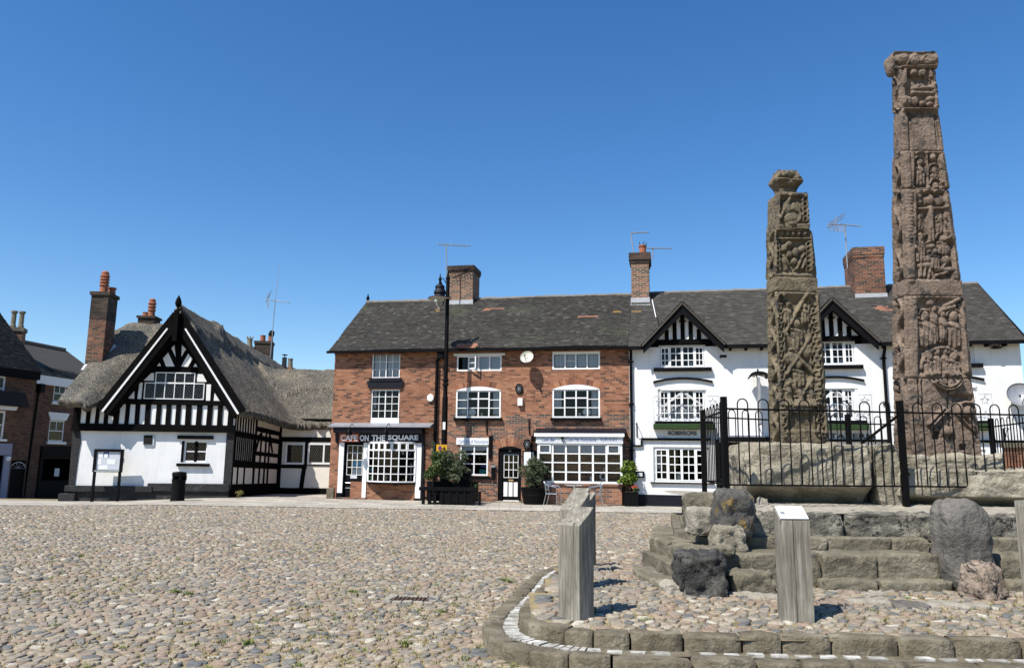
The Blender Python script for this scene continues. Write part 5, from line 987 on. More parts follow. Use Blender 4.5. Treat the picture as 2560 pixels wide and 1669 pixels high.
# second house, hipped roof and white cornice
h2a=at_depth(92,937,44.0); h2b=at_depth(168,948,46.4); H2=Fr(h2a[:2],_dir(h2a,h2b)); ZH2=(h2a[2]+h2b[2])/2; L2=6.0
h2=thing('terraced_house','tall brown brick house with a white cornice and a hipped roof, behind the thatched eave','house',H2.pt(L2/2,0,Z0))
o2=[H2.rect(134,962,165,1005),H2.rect(122,1050,160,1103)]
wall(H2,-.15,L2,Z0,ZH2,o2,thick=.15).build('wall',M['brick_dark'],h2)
m=MB(); m.quad(H2.pt(-.15,-7,Z0),H2.pt(-.15,0,Z0),H2.pt(-.15,0,ZH2),H2.pt(-.15,-7,ZH2)); m.build('end_wall',M['brick_dark'],h2)
for i,r in enumerate(o2):
    w=window(H2,h2,r,[(1,2,[1,.0001]),] if False else [(1,1,[1,1])],frame=.08,bar=.05,rec=.03); MB().box(H2,r[0]-.15,r[1]+.15,.003,.13,r[2]-.16,r[2]-.01).build('sill',M['white'],w)
    if i==1: MB().prism(H2,[(r[0]-.02,r[3]+.01),(r[1]+.02,r[3]+.01),(r[1]+.25,r[3]+.45),(r[0]-.25,r[3]+.45)],.003,.07).build('keystone_lintel',M['white'],w)
    MB().box(H2,(r[0]+r[1])/2-.02,(r[0]+r[1])/2+.02,-.07,-.04,(r[2]+r[3])/2,r[3]-.08).build('glazing_bar',M['white'],w)
MB().box(H2,-.25,L2,.0,.28,ZH2-.50,ZH2).build('cornice',M['white'],h2)
hr=3.3; e=np.array(H2.n)*-(hr+.3)+np.array([0,0,2.1]); m=MB(); m.quad(H2.pt(-.3,.3,ZH2),H2.pt(L2+.2,.3,ZH2),H2.pt(L2+.2,-hr,ZH2+2.3),H2.pt(1.3,-hr,ZH2+2.3)); m.quad(H2.pt(-.3,-2*hr,ZH2),H2.pt(-.3,.3,ZH2),H2.pt(1.3,-hr,ZH2+2.3)); rf=m.build('roof',M['tile_pub'],h2)
ln=np.linalg.norm(e); e/=ln; tiles('roof_tiles',rf,M['tile'],H2.pt(-.3,.32,ZH2+.02),H2.u,e,np.cross(H2.u,e),L2+.4,ln,w=.2,e=.16,keep=lambda u,s:u>s*.43)
m=MB(); m.tube([H2.pt(-.28,.3,ZH2+.06),H2.pt(1.3,-hr,ZH2+2.36),H2.pt(L2,-hr,ZH2+2.36)],.12,6); m.build('ridge_tiles',M['ridge'],rf)
m=MB(); fz0=H2.px(140,1115)[1]; m.box(H2,.9,L2,.003,.10,H2.px(140,1145)[1],fz0); m.box(H2,.9,L2,.003,.04,Z0,H2.px(140,1200)[1]); m.box(H2,.9,1.15,.003,.08,Z0,fz0); m.build('shopfront',M['black'],h2); a=H2.rect(113,1147,160,1198); MB().box(H2,1.16,L2,-.02,.012,Z0+.9,H2.px(140,1146)[1]).build('shop_window',M['dark'],h2)
a=H2.rect(137,1170,149,1190,.05); MB().box(H2,a[0],a[1],.015,.03,a[2],a[3]).build('poster',M['blind'],h2)
MB().tube([H2.pt(.15,.2,ZH2-.45),H2.pt(.1,.15,ZH2-.9),H2.pt(-.1,.12,Z0)],.06,6).build('downpipe',M['plastic'],h2); MB().box(H2,.0,.34,.1,.35,ZH2-1.0,ZH2-.5).build('hopper_head',M['plastic'],h2)
# ============================================================ ROOFTOP THINGS BEHIND
def rear_chimney(x0,x1,yt,yb,Y,lab,mat='brick_soot',pots=(),deep=.9,cap=.16,ang=0):
    a=at_depth(x0,yt,Y); b=at_depth(x1,yt,Y); f=Fr(a[:2],ang); w_=math.dist(a[:2],b[:2]); zt=(a[2]+b[2])/2; zb=at_depth((x0+x1)/2,yb,Y)[2]-1.5
    o=thing('chimney_stack',lab,'chimney',f.pt(w_/2,-deep/2,zb)); MB().box(f,.04,w_-.04,-deep+.04,-.04,zb,zt-cap).build('stack',M[mat],o); MB().box(f,0,w_,-deep,0,zt-cap,zt).build('cap',M[mat],o)
    for fx,h,r,mt,kind in pots:
        c=f.pt(w_*fx,-deep*.35,zt)
        if kind=='tall': pr=[(r*1.15,0),(r*.95,h*.85),(r*1.1,h*.87),(r*1.1,h)]
        elif kind=='crown': pr=[(r*1.25,0),(r*1.1,h*.3),(r,h*.4),(r,h*.85),(r*1.1,h*.9),(r*1.05,h)]
        else: pr=[(r*1.1,0),(r,h*.9),(r*1.1,h*.92),(r*1.1,h)]
        p=MB().lathe(c,pr,12).build('chimney_pot',M[mt],o)
        if kind=='crown':
            m=MB()
            for k in range(6): t=k*1.047; q=c+np.array([r*math.cos(t),r*math.sin(t),h]); m.tube([q,q+np.array([.05*math.cos(t),.05*math.sin(t),.16])],[.05,.005],4)
            m.build('crown_spikes',M['buff'],p)
        if kind=='cowl': MB().lathe(c+np.array([0,0,h]),[(r*1.1,0),(r*1.3,.12),(r*1.1,.3),(r*.4,.38)],10,axis=(.25,0,1)).build('cowl',M['iron'],p)
        if kind=='cap': m=MB(); m.lathe(c+np.array([0,0,h+.12]),[(.05,0),(r*1.3,.03),(r*1.2,.06),(.02,.09)],10); m.tube([c+np.array([0,0,h]),c+np.array([0,0,h+.14])],.03,5); m.build('cap_cowl',M['iron'],p)
    return o,f,zt
RC,RCf,RCz=rear_chimney(635,679,851,900,46,'soot black chimney stack carrying two clay pots and an aerial, behind the thatched ridge',pots=((.42,.38,.15,'terra','pot'),(.85,.34,.14,'terra','cowl')),deep=1.0,ang=8)
rear_chimney(608,632,866,893,45,'low dark chimney stack carrying one crowned pot, behind the thatched ridge',pots=((.52,.50,.15,'buff','crown'),),deep=.6)
rear_chimney(697,730,917,936,47,'orange red brick chimney stack with two tall grey pots above the thatched wing','brick',pots=((.3,.62,.14,'buff','cap'),(.76,.56,.14,'buff','tall')),deep=.8)
rear_chimney(739,766,938,945,49,'pair of stubby buff pots just showing over the thatched wing ridge','brick',pots=((.25,.42,.13,'buff','pot'),(.75,.42,.13,'buff','pot')),deep=.6)
def aerial(x,yb,yt,Y,xa,xb,lab,refl=None,els=10,topx=None,whip=None,ydr=.01):
    b=at_depth(x,yb,Y); tp=at_depth(topx or x,yt,Y); o=thing('tv_aerial',lab,'aerial',b,'roof aerials'); k=Y/FPX; MB().tube([b,tp],.026,6).build('mast',M['grey_metal'],o)
    L=at_depth(xa,yt-2,Y); R=at_depth(xb,yt-2+ydr*(xb-xa),Y); m=MB(); m.tube([L,R],.020,5); m.tube([tp+(L-tp)*.25+np.array([0,0,0.05]),tp+np.array([0,0,-.02]),tp+(R-tp)*.25+np.array([0,0,0.05])],.014,5)
    for i in range(els): p=L+(R-L)*(.10+.9*i/(els-1)); e=np.array([.06,.16,.02]); m.tube([p-e,p+e],.012,4); m.tube([p,p+np.array([0,0,.05])],.014,4)
    m.build('boom',M['grey_metal'],o)
    if refl:
        m=MB(); p=L+(R-L)*refl[0]
        for s_ in (1,-1):
            q=p+np.array([refl[1],0,s_*refl[2]]); m.tube([p,q],.02,5)
            for i in range(5): c=p+(q-p)*(i+.5)/5; e=np.array([-.22,.30,.13*s_*-1]); m.tube([c-e,c+e],.010,4)
        m.build('reflector',M['grey_metal'],o)
    if whip: MB().tube([tp,at_depth(*whip,Y)],[.02,.008],5).build('whip',M['grey_metal'],o)
    return o
aerial(1116,690,613,32.6,1094,1174,'long boom aerial beside the broad brick chimney of the terrace',ydr=.05)
aerial(1585,640,585,31.9,1576,1621,'short raised aerial at the left side of the single pot chimney',ydr=-.05,els=8,topx=1577.5)
aerial(1632,648,622,32.0,1594,1677,'low boom aerial at the right side of the single pot chimney',els=14,ydr=.02)
aerial(2119,670,562,30.4,2073,2152,'tall aerial with a splayed reflector left of the red pub chimney',refl=(.18,.10,.32),topx=2112,ydr=.07)
aerial(675,905,752,45.5,661,722,'thin whip and boom aerial on the soot black chimney',refl=(.12,.12,.5),topx=688,whip=(701,654),ydr=.10,els=9)
# ============================================================ STREET LAMP with parking sign
LB=at_depth(1107,1254,29.2); LB[2]=0; tz=at_depth(1120,694,29.2)[2]
lp=thing('street_lamp','tall black lamp post with a side lantern standing in front of the brick terrace','street lamp',LB); UZ=np.array([0,0,1.]); ltop=np.array([at_depth(1120,694,29.2)[0],LB[1],tz])
ax=lambda z:LB+(ltop-LB)*(z/tz)
m=MB(); m.tube([ax(0),ax(.9),ax(.95),ax(3.9),ax(4.0),ax(tz-.1)],[.15,.14,.115,.105,.085,.07],12); m.build('pole',M['iron'],lp,smooth=False)
m=MB(); m.lathe(ax(4.35),[(.09,0),(.12,.02),(.12,.07),(.09,.09),(.09,.17),(.12,.19),(.12,.24),(.09,.26)],12); m.lathe(ax(tz-.1),[(.075,0),(.09,.1),(.05,.16),(.02,.36),(.005,.4)],10); m.build('collar',M['iron'],lp)
lc=at_depth(1099,748,29.2); lc[1]=LB[1]; zc=lc[2]
m=MB(); p0=ax(tz-.45); m.tube([ax(tz-.85),ax(tz-.85)+np.array([-.08,0,.25]),lc+np.array([.02,0,.72]),lc+np.array([0,0,.76])],.028,6); m.tube([ax(tz-.3),lc+np.array([.1,0,.85]),lc+np.array([0,0,.80])],.02,6); m.lathe(lc+np.array([0,0,.52]),[(.05,0),(.06,.1),(.04,.2),(.07,.28),(.03,.36),(.01,.5)],8); m.build('bracket',M['iron'],lp)
MB().lathe(lc,[(.46,.02),(.44,.06),(.22,.12),(.20,.2),(.24,.24),(.22,.32),(.16,.42),(.19,.46),(.17,.54),(.06,.60)],18).build('lantern_hood',M['navy'],lp,smooth=False)
MB().lathe(lc,[(.455,.018),(.25,.05),(.2,.05)],18).build('reflector',M['dish'],lp)
t=NT('lamp_glass'); t.b.inputs['Transmission Weight'].default_value=1; t.b.inputs['Base Color'].default_value=(.85,.88,.9,1); M['lglass']=t.done(.08,0,.5)
MB().lathe(lc,[(.20,.045),(.21,-.05),(.17,-.2),(.08,-.34),(.01,-.40)],16).build('lantern_glass',M['lglass'],lp,smooth=True)
MB().box(Fr(ax(2.75)[:2],-5),-.05,.05,.10,.125,2.70,2.98).build('white_tag',M['white'],lp)
Sg=Fr(LB[:2],-4); a=Sg.rect(1091,1111,1117,1127,.16); so_=on_wall('parking_sign','yellow parking restriction sign strapped to the lamp post','sign',Sg,(a[0]+a[1])/2,.14,a[2])
MB().box(Sg,a[0],a[1],.15,.165,a[2],a[3]).build('plate',M['yellow'],so_,bevel=.004)
c=(a[0]+(a[1]-a[0])*.34,a[2]+(a[3]-a[2])*.45); r_=.075; m=MB(); m.prism(Sg,[(c[0]+r_*math.cos(t),c[1]+r_*math.sin(t)) for t in np.linspace(0,6.28,17)[:-1]],.166,.170); m.build('roundel',M['violet'],so_)
m=MB(); m.bar(Sg.pt(c[0]-.05,.173,c[1]+.05),Sg.pt(c[0]+.05,.173,c[1]-.05),.016,.003,Sg.n); m.build('red_bar',M['petal'],so_)
m=MB(); W=a[1]-a[0]; H=a[3]-a[2]
for k,(x0,x1,y) in enumerate(((.12,.62,.82),(.64,.92,.82),(.66,.88,.6),(.66,.9,.42),(.66,.86,.24))): m.box(Sg,a[0]+W*x0,a[0]+W*x1,.166,.168,a[2]+H*y,a[2]+H*(y+.05))
m.build('small_print',M['letterb'],so_)
m=MB(); m.tube([Sg.pt(0,.10,a[2]+.05),Sg.pt(0,.16,a[2]+.05)],.10,10); m.build('strap',M['iron'],so_)
# ============================================================ NOTICE BOARD, BIN
NBp=T.p+T.u*0+T.n*.5; NB=Fr(NBp[:2],4+1); a=NB.rect(236,1122,309,1176); 
nb_=thing('notice_board','black posted notice board with pinned papers in front of the thatched house','notice board',NB.pt((a[0]+a[1])/2,0,-.25))
m=MB(); m.box(NB,a[0],a[1],0,.10,a[3]-.10,a[3]); m.box(NB,a[0],a[0]+.10,0,.10,a[2]-.05,a[3]-.10); m.box(NB,a[1]-.10,a[1],0,.10,a[2]-.05,a[3]-.10); m.box(NB,a[0]+.1,a[1]-.1,0,.10,a[2]-.05,a[2]+.02); m.box(NB,a[0]+.1,a[1]-.1,.0,.03,a[2]+.02,a[3]-.1); m.build('case',M['black'],nb_)
for u_ in (a[0]+.03,a[1]-.12): MB().box(NB,u_,u_+.09,.01,.085,-.4,a[2]-.05).build('leg',M['black'],nb_)
MB().box(NB,a[0]+.09,a[1]-.09,.031,.05,a[2]+.02,a[3]-.09).build('back_board',M['blind'],nb_)
MB().box(NB,a[0]+.08,a[1]-.08,.101,.13,a[2]-.03,a[2]+.01).build('ledge',M['alu'],nb_)
W=a[1]-a[0]-.2;H=a[3]-a[2]-.12
for x0,x1,y0,y1,mt in ((.05,.25,.66,.9,'paper'),(.05,.22,.3,.63,'white'),(.27,.5,.7,.97,'letterblue'),(.3,.46,.64,.86,'paper'),(.45,.8,.3,.58,'white'),(.12,.5,.02,.25,'white')): MB().box(NB,a[0]+.1+W*x0,a[0]+.1+W*x1,.051,.055+.003*x0,a[2]+.03+H*y0,a[2]+.03+H*y1).build('pinned_paper',M[mt],nb_)
bp=on_level(443,1254,-.05); bn=thing('litter_bin','black cast litter bin standing on the paving before the thatched house','litter bin',bp)
r_=.24; MB().lathe(bp,[(r_*1.06,0),(r_*1.06,.06),(r_,.08),(r_*.98,.74),(r_*1.04,.76),(r_*1.04,.80)],20).build('body',M['plastic'],bn)
m=MB(); 
for k in range(5): t=k*1.2566+.3; p=bp+np.array([r_*.86*math.cos(t),r_*.86*math.sin(t),.79]); m.tube([p,p+UZ*.16],.055,6)
m.build('lid_post',M['plastic'],bn); MB().lathe(bp+UZ*.94,[(r_*.92,-.02),(r_*1.04,0),(r_*1.04,.10),(r_*.95,.13),(.05,.15)],20).build('lid',M['plastic'],bn); MB().lathe(bp,[(r_*.8,.7),(r_*.8,.95)],16).build('liner',M['dark'],bn)
# ============================================================ PLANTERS AND CAFE FURNITURE
def foliage(o,c,rx,rz,n,mat,leaf=.05,ry=None,narrow=.45,seed=1,name='foliage',clumps=14):
    rg=np.random.default_rng(seed); ry=ry or rx; cl=[]
    for _ in range(clumps):
        d=rg.normal(size=3); d/=np.linalg.norm(d); k=rg.uniform(.35,.85); cl.append((d*k*np.array([rx,ry,rz]),rg.uniform(.28,.5)))
    V=[];F=[]
    for i in range(n):
        cc,cr=cl[rg.integers(len(cl))]; d=rg.normal(size=3); d/=np.linalg.norm(d); p=c+cc+d*np.array([rx,ry,rz])*cr*rg.uniform(.3,1.05)**.6
        a=rg.normal(size=3); a[2]+=.25; a/=np.linalg.norm(a); b=np.cross(a,rg.normal(size=3)); b/=max(np.linalg.norm(b),1e-6); L=leaf*rg.uniform(.6,1.4); o_=len(V)
        V+=[p-a*L,p+b*L*narrow,p+a*L,p-b*L*narrow]; F.append((o_,o_+1,o_+2,o_+3))
    return np_mesh(name,np.array(V),np.array(F),None,M[mat],o,smooth=False)
def stems(o,base,c,n,h,r=.02,spread=.12,seed=3):
    rg=np.random.default_rng(seed); m=MB()
    for i in range(n):
        p=base+np.array([rg.uniform(-spread,spread)*.6,rg.uniform(-spread,spread)*.4,0]); q=p+np.array([rg.uniform(-.06,.06),0,h*.55]); e=c+np.array([rg.uniform(-1,1)*spread*2,rg.uniform(-1,1)*spread,rg.uniform(-.1,.25)]); m.tube([p,q,e],[r,r*.8,r*.3],6)
        for k in range(4): m.tube([q+(e-q)*.3*k/3*2,e+np.array([rg.uniform(-.3,.3),rg.uniform(-.2,.2),rg.uniform(-.1,.4)])],[r*.4,r*.1],4)
    return m.build('stem',M['bark'],o)
# black tiered bench planter in front of the lamp post
pf=Fr(on_level(1060,1261,.0)[:2],-8); x0=pf.px(1047,1240)[0]; x1=pf.px(1186,1240)[0]
pl=thing('bench_planter','black timber planter with a slatted bench front, before the lamp post','planter',pf.pt((x0+x1)/2,-.5,0)); m=MB(); zt=.62; n=9
m.box(pf,x0,x1+.02,-.10,.02,.50,.62); m.box(pf,x0,x1+.02,-.55,-.101,.56,.62); m.build('seat',M['black'],pl)
for u_,w_ in ((x0+.10,.10),(x0+.32,.12),(x0+.52,.10)): MB().box(pf,u_,u_+w_,-.12,-.02,0,.5).build('leg',M['black'],pl)
m=MB(); m.box(pf,x0+.08,x0+.62,-.10,-.04,.2,.28); m.box(pf,x0+.75,x1-.05,-.5,-.03,.08,.5); 
for i in range(6): u_=x0+.8+i*.27; m.box(pf,u_,u_+.09,-.06,-.003,0,.5)
m.build('front_boards',M['black'],pl)
m=MB(); bx0=pf.px(1088,1220)[0]; bx1=pf.px(1165,1220)[0]; m.box(pf,bx0+.08,bx0+.36,-.66,-.60,.62,1.06); m.box(pf,bx0+.5,bx1-.02,-.70,-.60,.62,1.08); m.box(pf,bx0-.1,bx1+.05,-.72,-.58,1.04,1.12)
for k in range(4): u_=bx0+.52+k*.22; m.box(pf,u_,u_+.05,-.598,-.57,.62,1.04)
m.build('back_boards',M['black'],pl); MB().box(pf,x0+.1,x1-.1,-1.3,-.72,.1,.8).build('soil_box',M['black'],pl)
MB().box(pf,x1-.55,x1-.05,-.9,-.65,.62,.72).build('trough',M['turf'],pl)
b1=pf.pt(pf.px(1077,1220)[0],-.35,.62); c1=b1*0+np.array([*pf.pt(pf.px(1076,1160)[0],-.3,0)[:2],pf.px(1076,1167,-.3)[1]])
o=thing('potted_shrub','bright green round shrub on a bare stem at the left end of the bench planter','shrub',b1); foliage(o,c1,.47,.52,4200,'leafy',.048,seed=2); stems(o,b1-UZ*.05,c1,1,c1[2]-b1[2],.028,.06)
b2=pf.pt(pf.px(1118,1220)[0],-.85,.75); c2=np.array([*pf.pt(pf.px(1120,1150)[0],-.8,0)[:2],pf.px(1120,1158,-.8)[1]])
o=thing('olive_bush','large grey green olive bush rising behind the bench planter in front of the lamp post','shrub',b2); foliage(o,c2,.72,.72,6000,'olive',.06,seed=5,narrow=.28,clumps=24); foliage(o,c2+np.array([-.75,-.1,.55]),.12,.3,160,'olive',.06,seed=6,narrow=.28,name='sprig',clumps=3); stems(o,b2,c2,5,c2[2]-b2[2],.02,.25)
# round tub with olive right of the restaurant door
bpos=lambda x,d:np.array(B.pt(B.px(x,1250)[0],d,0))
tb=bpos(1343,.62); o=thing('tub_planter','round black barrel tub right of the restaurant door','planter',tb); MB().lathe(tb,[(.36,0),(.40,.02),(.46,.30),(.47,.31),(.47,.36),(.46,.37),(.50,.56),(.52,.57),(.52,.62),(.47,.62),(.46,.55)],24).build('tub',M['plastic'],o); MB().lathe(tb,[(.46,.50),(.45,.56)],20).build('soil',M['soil'],o)
c=tb+np.array([.03,0,0]); c[2]=at_depth(1341,1176,tb[1])[2]; o=thing('olive_bush','open grey green olive bush growing from the round tub by the restaurant door','shrub',tb+UZ*.56); foliage(o,c,.62,.50,4600,'olive',.06,seed=9,narrow=.28,clumps=22); stems(o,tb+UZ*.55,c,4,c[2]-.55,.022,.2,seed=8)
# square planter with bay tree by the pub downpipe
sq=bpos(1581,.62); fs=Fr(sq[:2],-6); o=thing('square_planter','square black planter at the joint between brick terrace and white pub','planter',sq)
m=MB(); m.box(fs,-.24,.24,-.5,0,0,.50); m.box(fs,-.25,.25,-.51,.01,.47,.52); m.build('box',M['plastic'],o,bevel=.012); MB().box(fs,-.22,.22,-.47,-.03,.5,.53).build('soil',M['soil'],o)
b=fs.pt(-.02,-.25,.52); c=np.array([b[0]-.05,b[1],at_depth(1572,1182,b[1])[2]]); o=thing('bay_tree','yellow green lollipop bay tree in the square black planter','shrub',b); foliage(o,c,.33,.40,1500,'laurel',.065,seed=12); foliage(o,c+np.array([-.35,0,-.28]),.2,.10,140,'laurel',.05,seed=13,name='low_branch',clumps=4); stems(o,b,c,1,c[2]-b[2],.025,.03)
o=thing('red_geranium','small red flowering plant at the foot of the bay tree','plant',fs.pt(.12,-.1,.52)); foliage(o,fs.pt(.08,-.15,.60),.2,.10,160,'leafy',.045,seed=14,clumps=5); foliage(o,fs.pt(.10,-.12,.68),.14,.10,70,'petal',.035,seed=15,name='petals',clumps=4)
# cafe chairs and table (tubular aluminium)
def chair(name,label,pos,ang):
    f=Fr(pos[:2],ang); o=thing(name,label,'chair',pos,'aluminium cafe chairs'); r=.014
    for s_ in (-1,1):
        m=MB(); m.tube([f.pt(s_*.25,.24,0),f.pt(s_*.24,.21,.42),f.pt(s_*.245,.22,.62),f.pt(s_*.25,.16,.68),f.pt(s_*.25,-.10,.72),f.pt(s_*.22,-.24,.80)],r,7); m.build('arm_leg',M['alu'],o)
        MB().tube([f.pt(s_*.20,-.30,0),f.pt(s_*.20,-.19,.43),f.pt(s_*.20,-.25,.83)],r,7).build('rear_leg',M['alu'],o)
    m=MB(); m.tube([f.pt(-.22,-.24,.80),f.pt(-.2,-.27,.85),f.pt(.2,-.27,.85),f.pt(.22,-.24,.80)],r,7); 
    for z in (.53,.62,.71): m.add([f.pt(-.19,-.205-(z-.43)*.13,z),f.pt(.19,-.205-(z-.43)*.13,z),f.pt(.19,-.215-(z-.43)*.13,z+.075),f.pt(-.19,-.215-(z-.43)*.13,z+.075)],[(0,1,2,3)])
    m.build('backrest',M['alu'],o)
    m=MB(); m.tube([f.pt(-.22,.2,.42),f.pt(.22,.2,.42),f.pt(.2,-.2,.43),f.pt(-.2,-.2,.43),f.pt(-.22,.2,.42)],r,7)
    for i in range(5): v=-.17+i*.085; m.box(f,-.2,.2,v-.035,v+.035,.425,.435)
    m.build('seat',M['alu'],o); MB().tube([f.pt(-.24,.2,.25),f.pt(.24,.2,.25)],.009,6).build('stretcher',M['alu'],o); return o
p=bpos(1392,1.05); chair('cafe_chair','silver cafe chair nearest the round tub, facing the table',p,70)
p=bpos(1494,1.1); chair('cafe_chair','silver cafe chair on the right of the table, tilted back view',p,-88)
tp=bpos(1443,1.0); o=thing('cafe_table','round silver cafe table between the two chairs under the bay window','table',tp); m=MB(); m.lathe(tp+UZ*.71,[(.33,0),(.35,.005),(.35,.03),(.33,.035)],24); m.build('tabletop',M['alu'],o)
MB().tube([tp+UZ*.1,tp+UZ*.71],.03,8).build('column',M['alu'],o)
for k in range(4): t=.6+k*math.pi/2; MB().tube([tp+UZ*.12,tp+np.array([.3*math.cos(t),.3*math.sin(t),.02])],.018,6).build('foot',M['alu'],o)
# ============================================================ GROUND
gx=np.concatenate([np.linspace(-600,-40,12),np.linspace(-36,30,90),np.linspace(40,600,10)]); gy=np.concatenate([np.linspace(-60,4,8),np.linspace(6,50,90),np.linspace(60,900,12)])
GX,GY=np.meshgrid(gx,gy); GZ=ground_z(GX,GY)-.014; GZ=np.where(GY>60,np.minimum(GZ,-.5),GZ)
ix=np.arange(GX.size).reshape(GX.shape); Fq=np.stack([ix[:-1,:-1],ix[:-1,1:],ix[1:,1:],ix[1:,:-1]],-1).reshape(-1,4)
o=np_mesh('ground',np.stack([GX.ravel(),GY.ravel(),GZ.ravel()],1),Fq,None,M['earth']); tag(o,kind='structure')
# platform outline, traced on the ground
OUT=[tuple(on_level(x,y,.11)[:2]) for x,y in ((1372,1382),(1330,1420),(1286,1482),(1250,1512),(1217,1543),(1204,1568),(1212,1590),(1235,1606),(1289,1622),(1361,1637),(1500,1652))]
OUT=[(.85,13.6),(.80,12.6)]+OUT[1:]
yk=OUT[-1][1]; OUT+=[(2.2,yk-.06),(4.5,yk-.16),(9.0,yk-.30)]
OUT=np.array(OUT)
def smooth_poly(P,k=2):
    for _ in range(k):
        Q=[P[0]]
        for i in range(len(P)-1): Q+= [P[i]*.75+P[i+1]*.25,P[i]*.25+P[i+1]*.75]
        P=np.array(Q+[P[-1]])
    return P
OUT=smooth_poly(OUT)
def offset(P,d):
    T_=np.gradient(P,axis=0); T_/=np.linalg.norm(T_,axis=1)[:,None]; N=np.stack([-T_[:,1],T_[:,0]],1); return P+N*np.asarray(d).reshape(-1,1)
def arclen(P): return np.concatenate([[0],np.cumsum(np.linalg.norm(np.diff(P,axis=0),axis=1))])
def along(P,L,s): return np.array([np.interp(s,L,P[:,0]),np.interp(s,L,P[:,1])])
def inpoly(px,py,poly):
    r=np.zeros(px.shape,bool); n=len(poly); j=n-1
    for i in range(n):
        xi,yi=poly[i]; xj,yj=poly[j]; c=((yi>py)!=(yj>py))&(px<(xj-xi)*(py-yi)/(yj-yi+1e-12)+xi); r^=c; j=i
    return r
back=[(9.0,13.7),(.85,13.7)]
# tapering of the two kerbs towards the back, where they sink to the level of the square
fade=lambda y:float(1-ss(8.6,12.8,y))
def platz(y): return .05+.175*(1-ss(8.8,13.0,y)) + .0*y
w1=.30; IN1=offset(OUT,w1*np.ones(len(OUT))); IN0=offset(OUT,.20*np.ones(len(OUT))); IN2=offset(OUT,.52*np.ones(len(OUT)))
POLY=[tuple(p) for p in OUT]+back; POLYIN=[tuple(p) for p in IN2]+back
# cobbles : packed irregular stones from relaxed cells
def cobbles(name,pts,hfun,K,rings,h=.034,gap=.004,keep=None):
    N=len(pts); 
    # neighbour search on a hash grid
    cs=.28; gi=np.floor(pts/cs).astype(int); gi-=gi.min(0); Wd=gi[:,0].max()+3; key=(gi[:,1]+1)*Wd+gi[:,0]+1; order=np.argsort(key,kind='stable'); ks=key[order]
    ang=np.linspace(0,2*np.pi,K,endpoint=False); D=np.stack([np.cos(ang),np.sin(ang)],1); R=np.full((N,K),.16)
    for dx in (-1,0,1):
        for dy in (-1,0,1):
            k2=key+dy*Wd+dx; lo=np.searchsorted(ks,k2,'left'); hi=np.searchsorted(ks,k2,'right')
            for q in range(int((hi-lo).max())):
                ok=lo+q<hi; j=order[np.minimum(lo+q,N-1)]; d=pts[j]-pts; L2=(d**2).sum(1); ok&=L2>1e-9
                dd=d@D.T; r=np.where((dd>1e-6)&ok[:,None],L2[:,None]/(2*np.maximum(dd,1e-6)),9); R=np.minimum(R,r)
    R=np.maximum(R-gap-RNG.uniform(0,.007,(N,1)),.012)
    Rm=(np.roll(R,1,1)+np.roll(R,-1,1)+2*R)/4; R=np.minimum(R,Rm*1.12)*RNG.uniform(.94,1.0,(N,K))
    hh=h*RNG.uniform(.55,1.25,N); tx=RNG.normal(0,.10,N); ty=RNG.normal(0,.10,N); base=hfun(pts[:,0],pts[:,1])
    prof=[(1.0,-.5),(.965,.55),(.88,.92),(.60,1.0)] if rings==4 else ([(1.0,-.5),(.94,.7),(.76,1.0)] if rings==3 else [(1.0,-.5),(.80,.95)])
    V=np.zeros((N,len(prof)*K+1,3))
    for i,(s,z) in enumerate(prof):
        ox=R*D[:,0]*s; oy=R*D[:,1]*s; V[:,i*K:(i+1)*K,0]=pts[:,:1]+ox; V[:,i*K:(i+1)*K,1]=pts[:,1:]+oy
        V[:,i*K:(i+1)*K,2]=(base+hh*z)[:,None]+(ox*tx[:,None]+oy*ty[:,None])*(1 if z>0 else 0)+RNG.normal(0,.0022,(N,K))*(z>0)
    V[:,-1,0]=pts[:,0]; V[:,-1,1]=pts[:,1]; V[:,-1,2]=base+hh*1.02
    M_=len(prof)*K+1; off=(np.arange(N)*M_)[:,None,None]; k=np.arange(K); kn=(k+1)%K
    f4=np.concatenate([np.stack([i*K+k,i*K+kn,(i+1)*K+kn,(i+1)*K+k],1) for i in range(len(prof)-1)])[None]+off
    t0=(len(prof)-1)*K; f3=np.stack([t0+k,t0+kn,np.full(K,M_-1)],1)[None]+off
    o=np_mesh(name,V.reshape(-1,3),f4.reshape(-1,4),f3.reshape(-1,3),M['cobble'],smooth=(rings==2)); return tag(o,kind='structure')
def jitter_grid(x0,x1,y0,y1,sx,sy,keep):
    ny=int((y1-y0)/sy); P=[]
    for r in range(ny):
        xs=np.arange(x0+(r%2)*sx/2,x1,sx); xs=xs+RNG.uniform(-.36,.36,len(xs))*sx; ys=y0+r*sy+RNG.uniform(-.38,.38,len(xs))*sy+.05*np.sin(xs*.8+r*.05); P.append(np.stack([xs,ys],1))
    P=np.concatenate(P); drop=RNG.random(len(P))<.22; return P[keep(P[:,0],P[:,1])&~drop]
view=lambda x,y:(np.abs(x)<.74*y+1.2)
DRAIN=on_level(1028,1499,0); DR=(DRAIN[0],DRAIN[1])
nodrain=lambda x,y:~((np.abs(x-DR[0])<.31)&(np.abs(y-DR[1])<.24))
outside=lambda x,y:~inpoly(x,y,[tuple(p) for p in offset(OUT,-.03*np.ones(len(OUT)))]+back)
PAVE=lambda x:25.75-.07*(x+8)     # front line of the paving
sqz=lambda x,y:ground_z(x,y)-.012
cobbles('cobblestones',jitter_grid(-9.5,11,5.2,10.5,.110,.076,lambda x,y:view(x,y)&outside(x,y)&nodrain(x,y)),sqz,11,4,h=.015)
cobbles('cobblestones',jitter_grid(-14,16,10.5,17,.115,.080,lambda x,y:view(x,y)&outside(x,y)),sqz,9,3,h=.015)
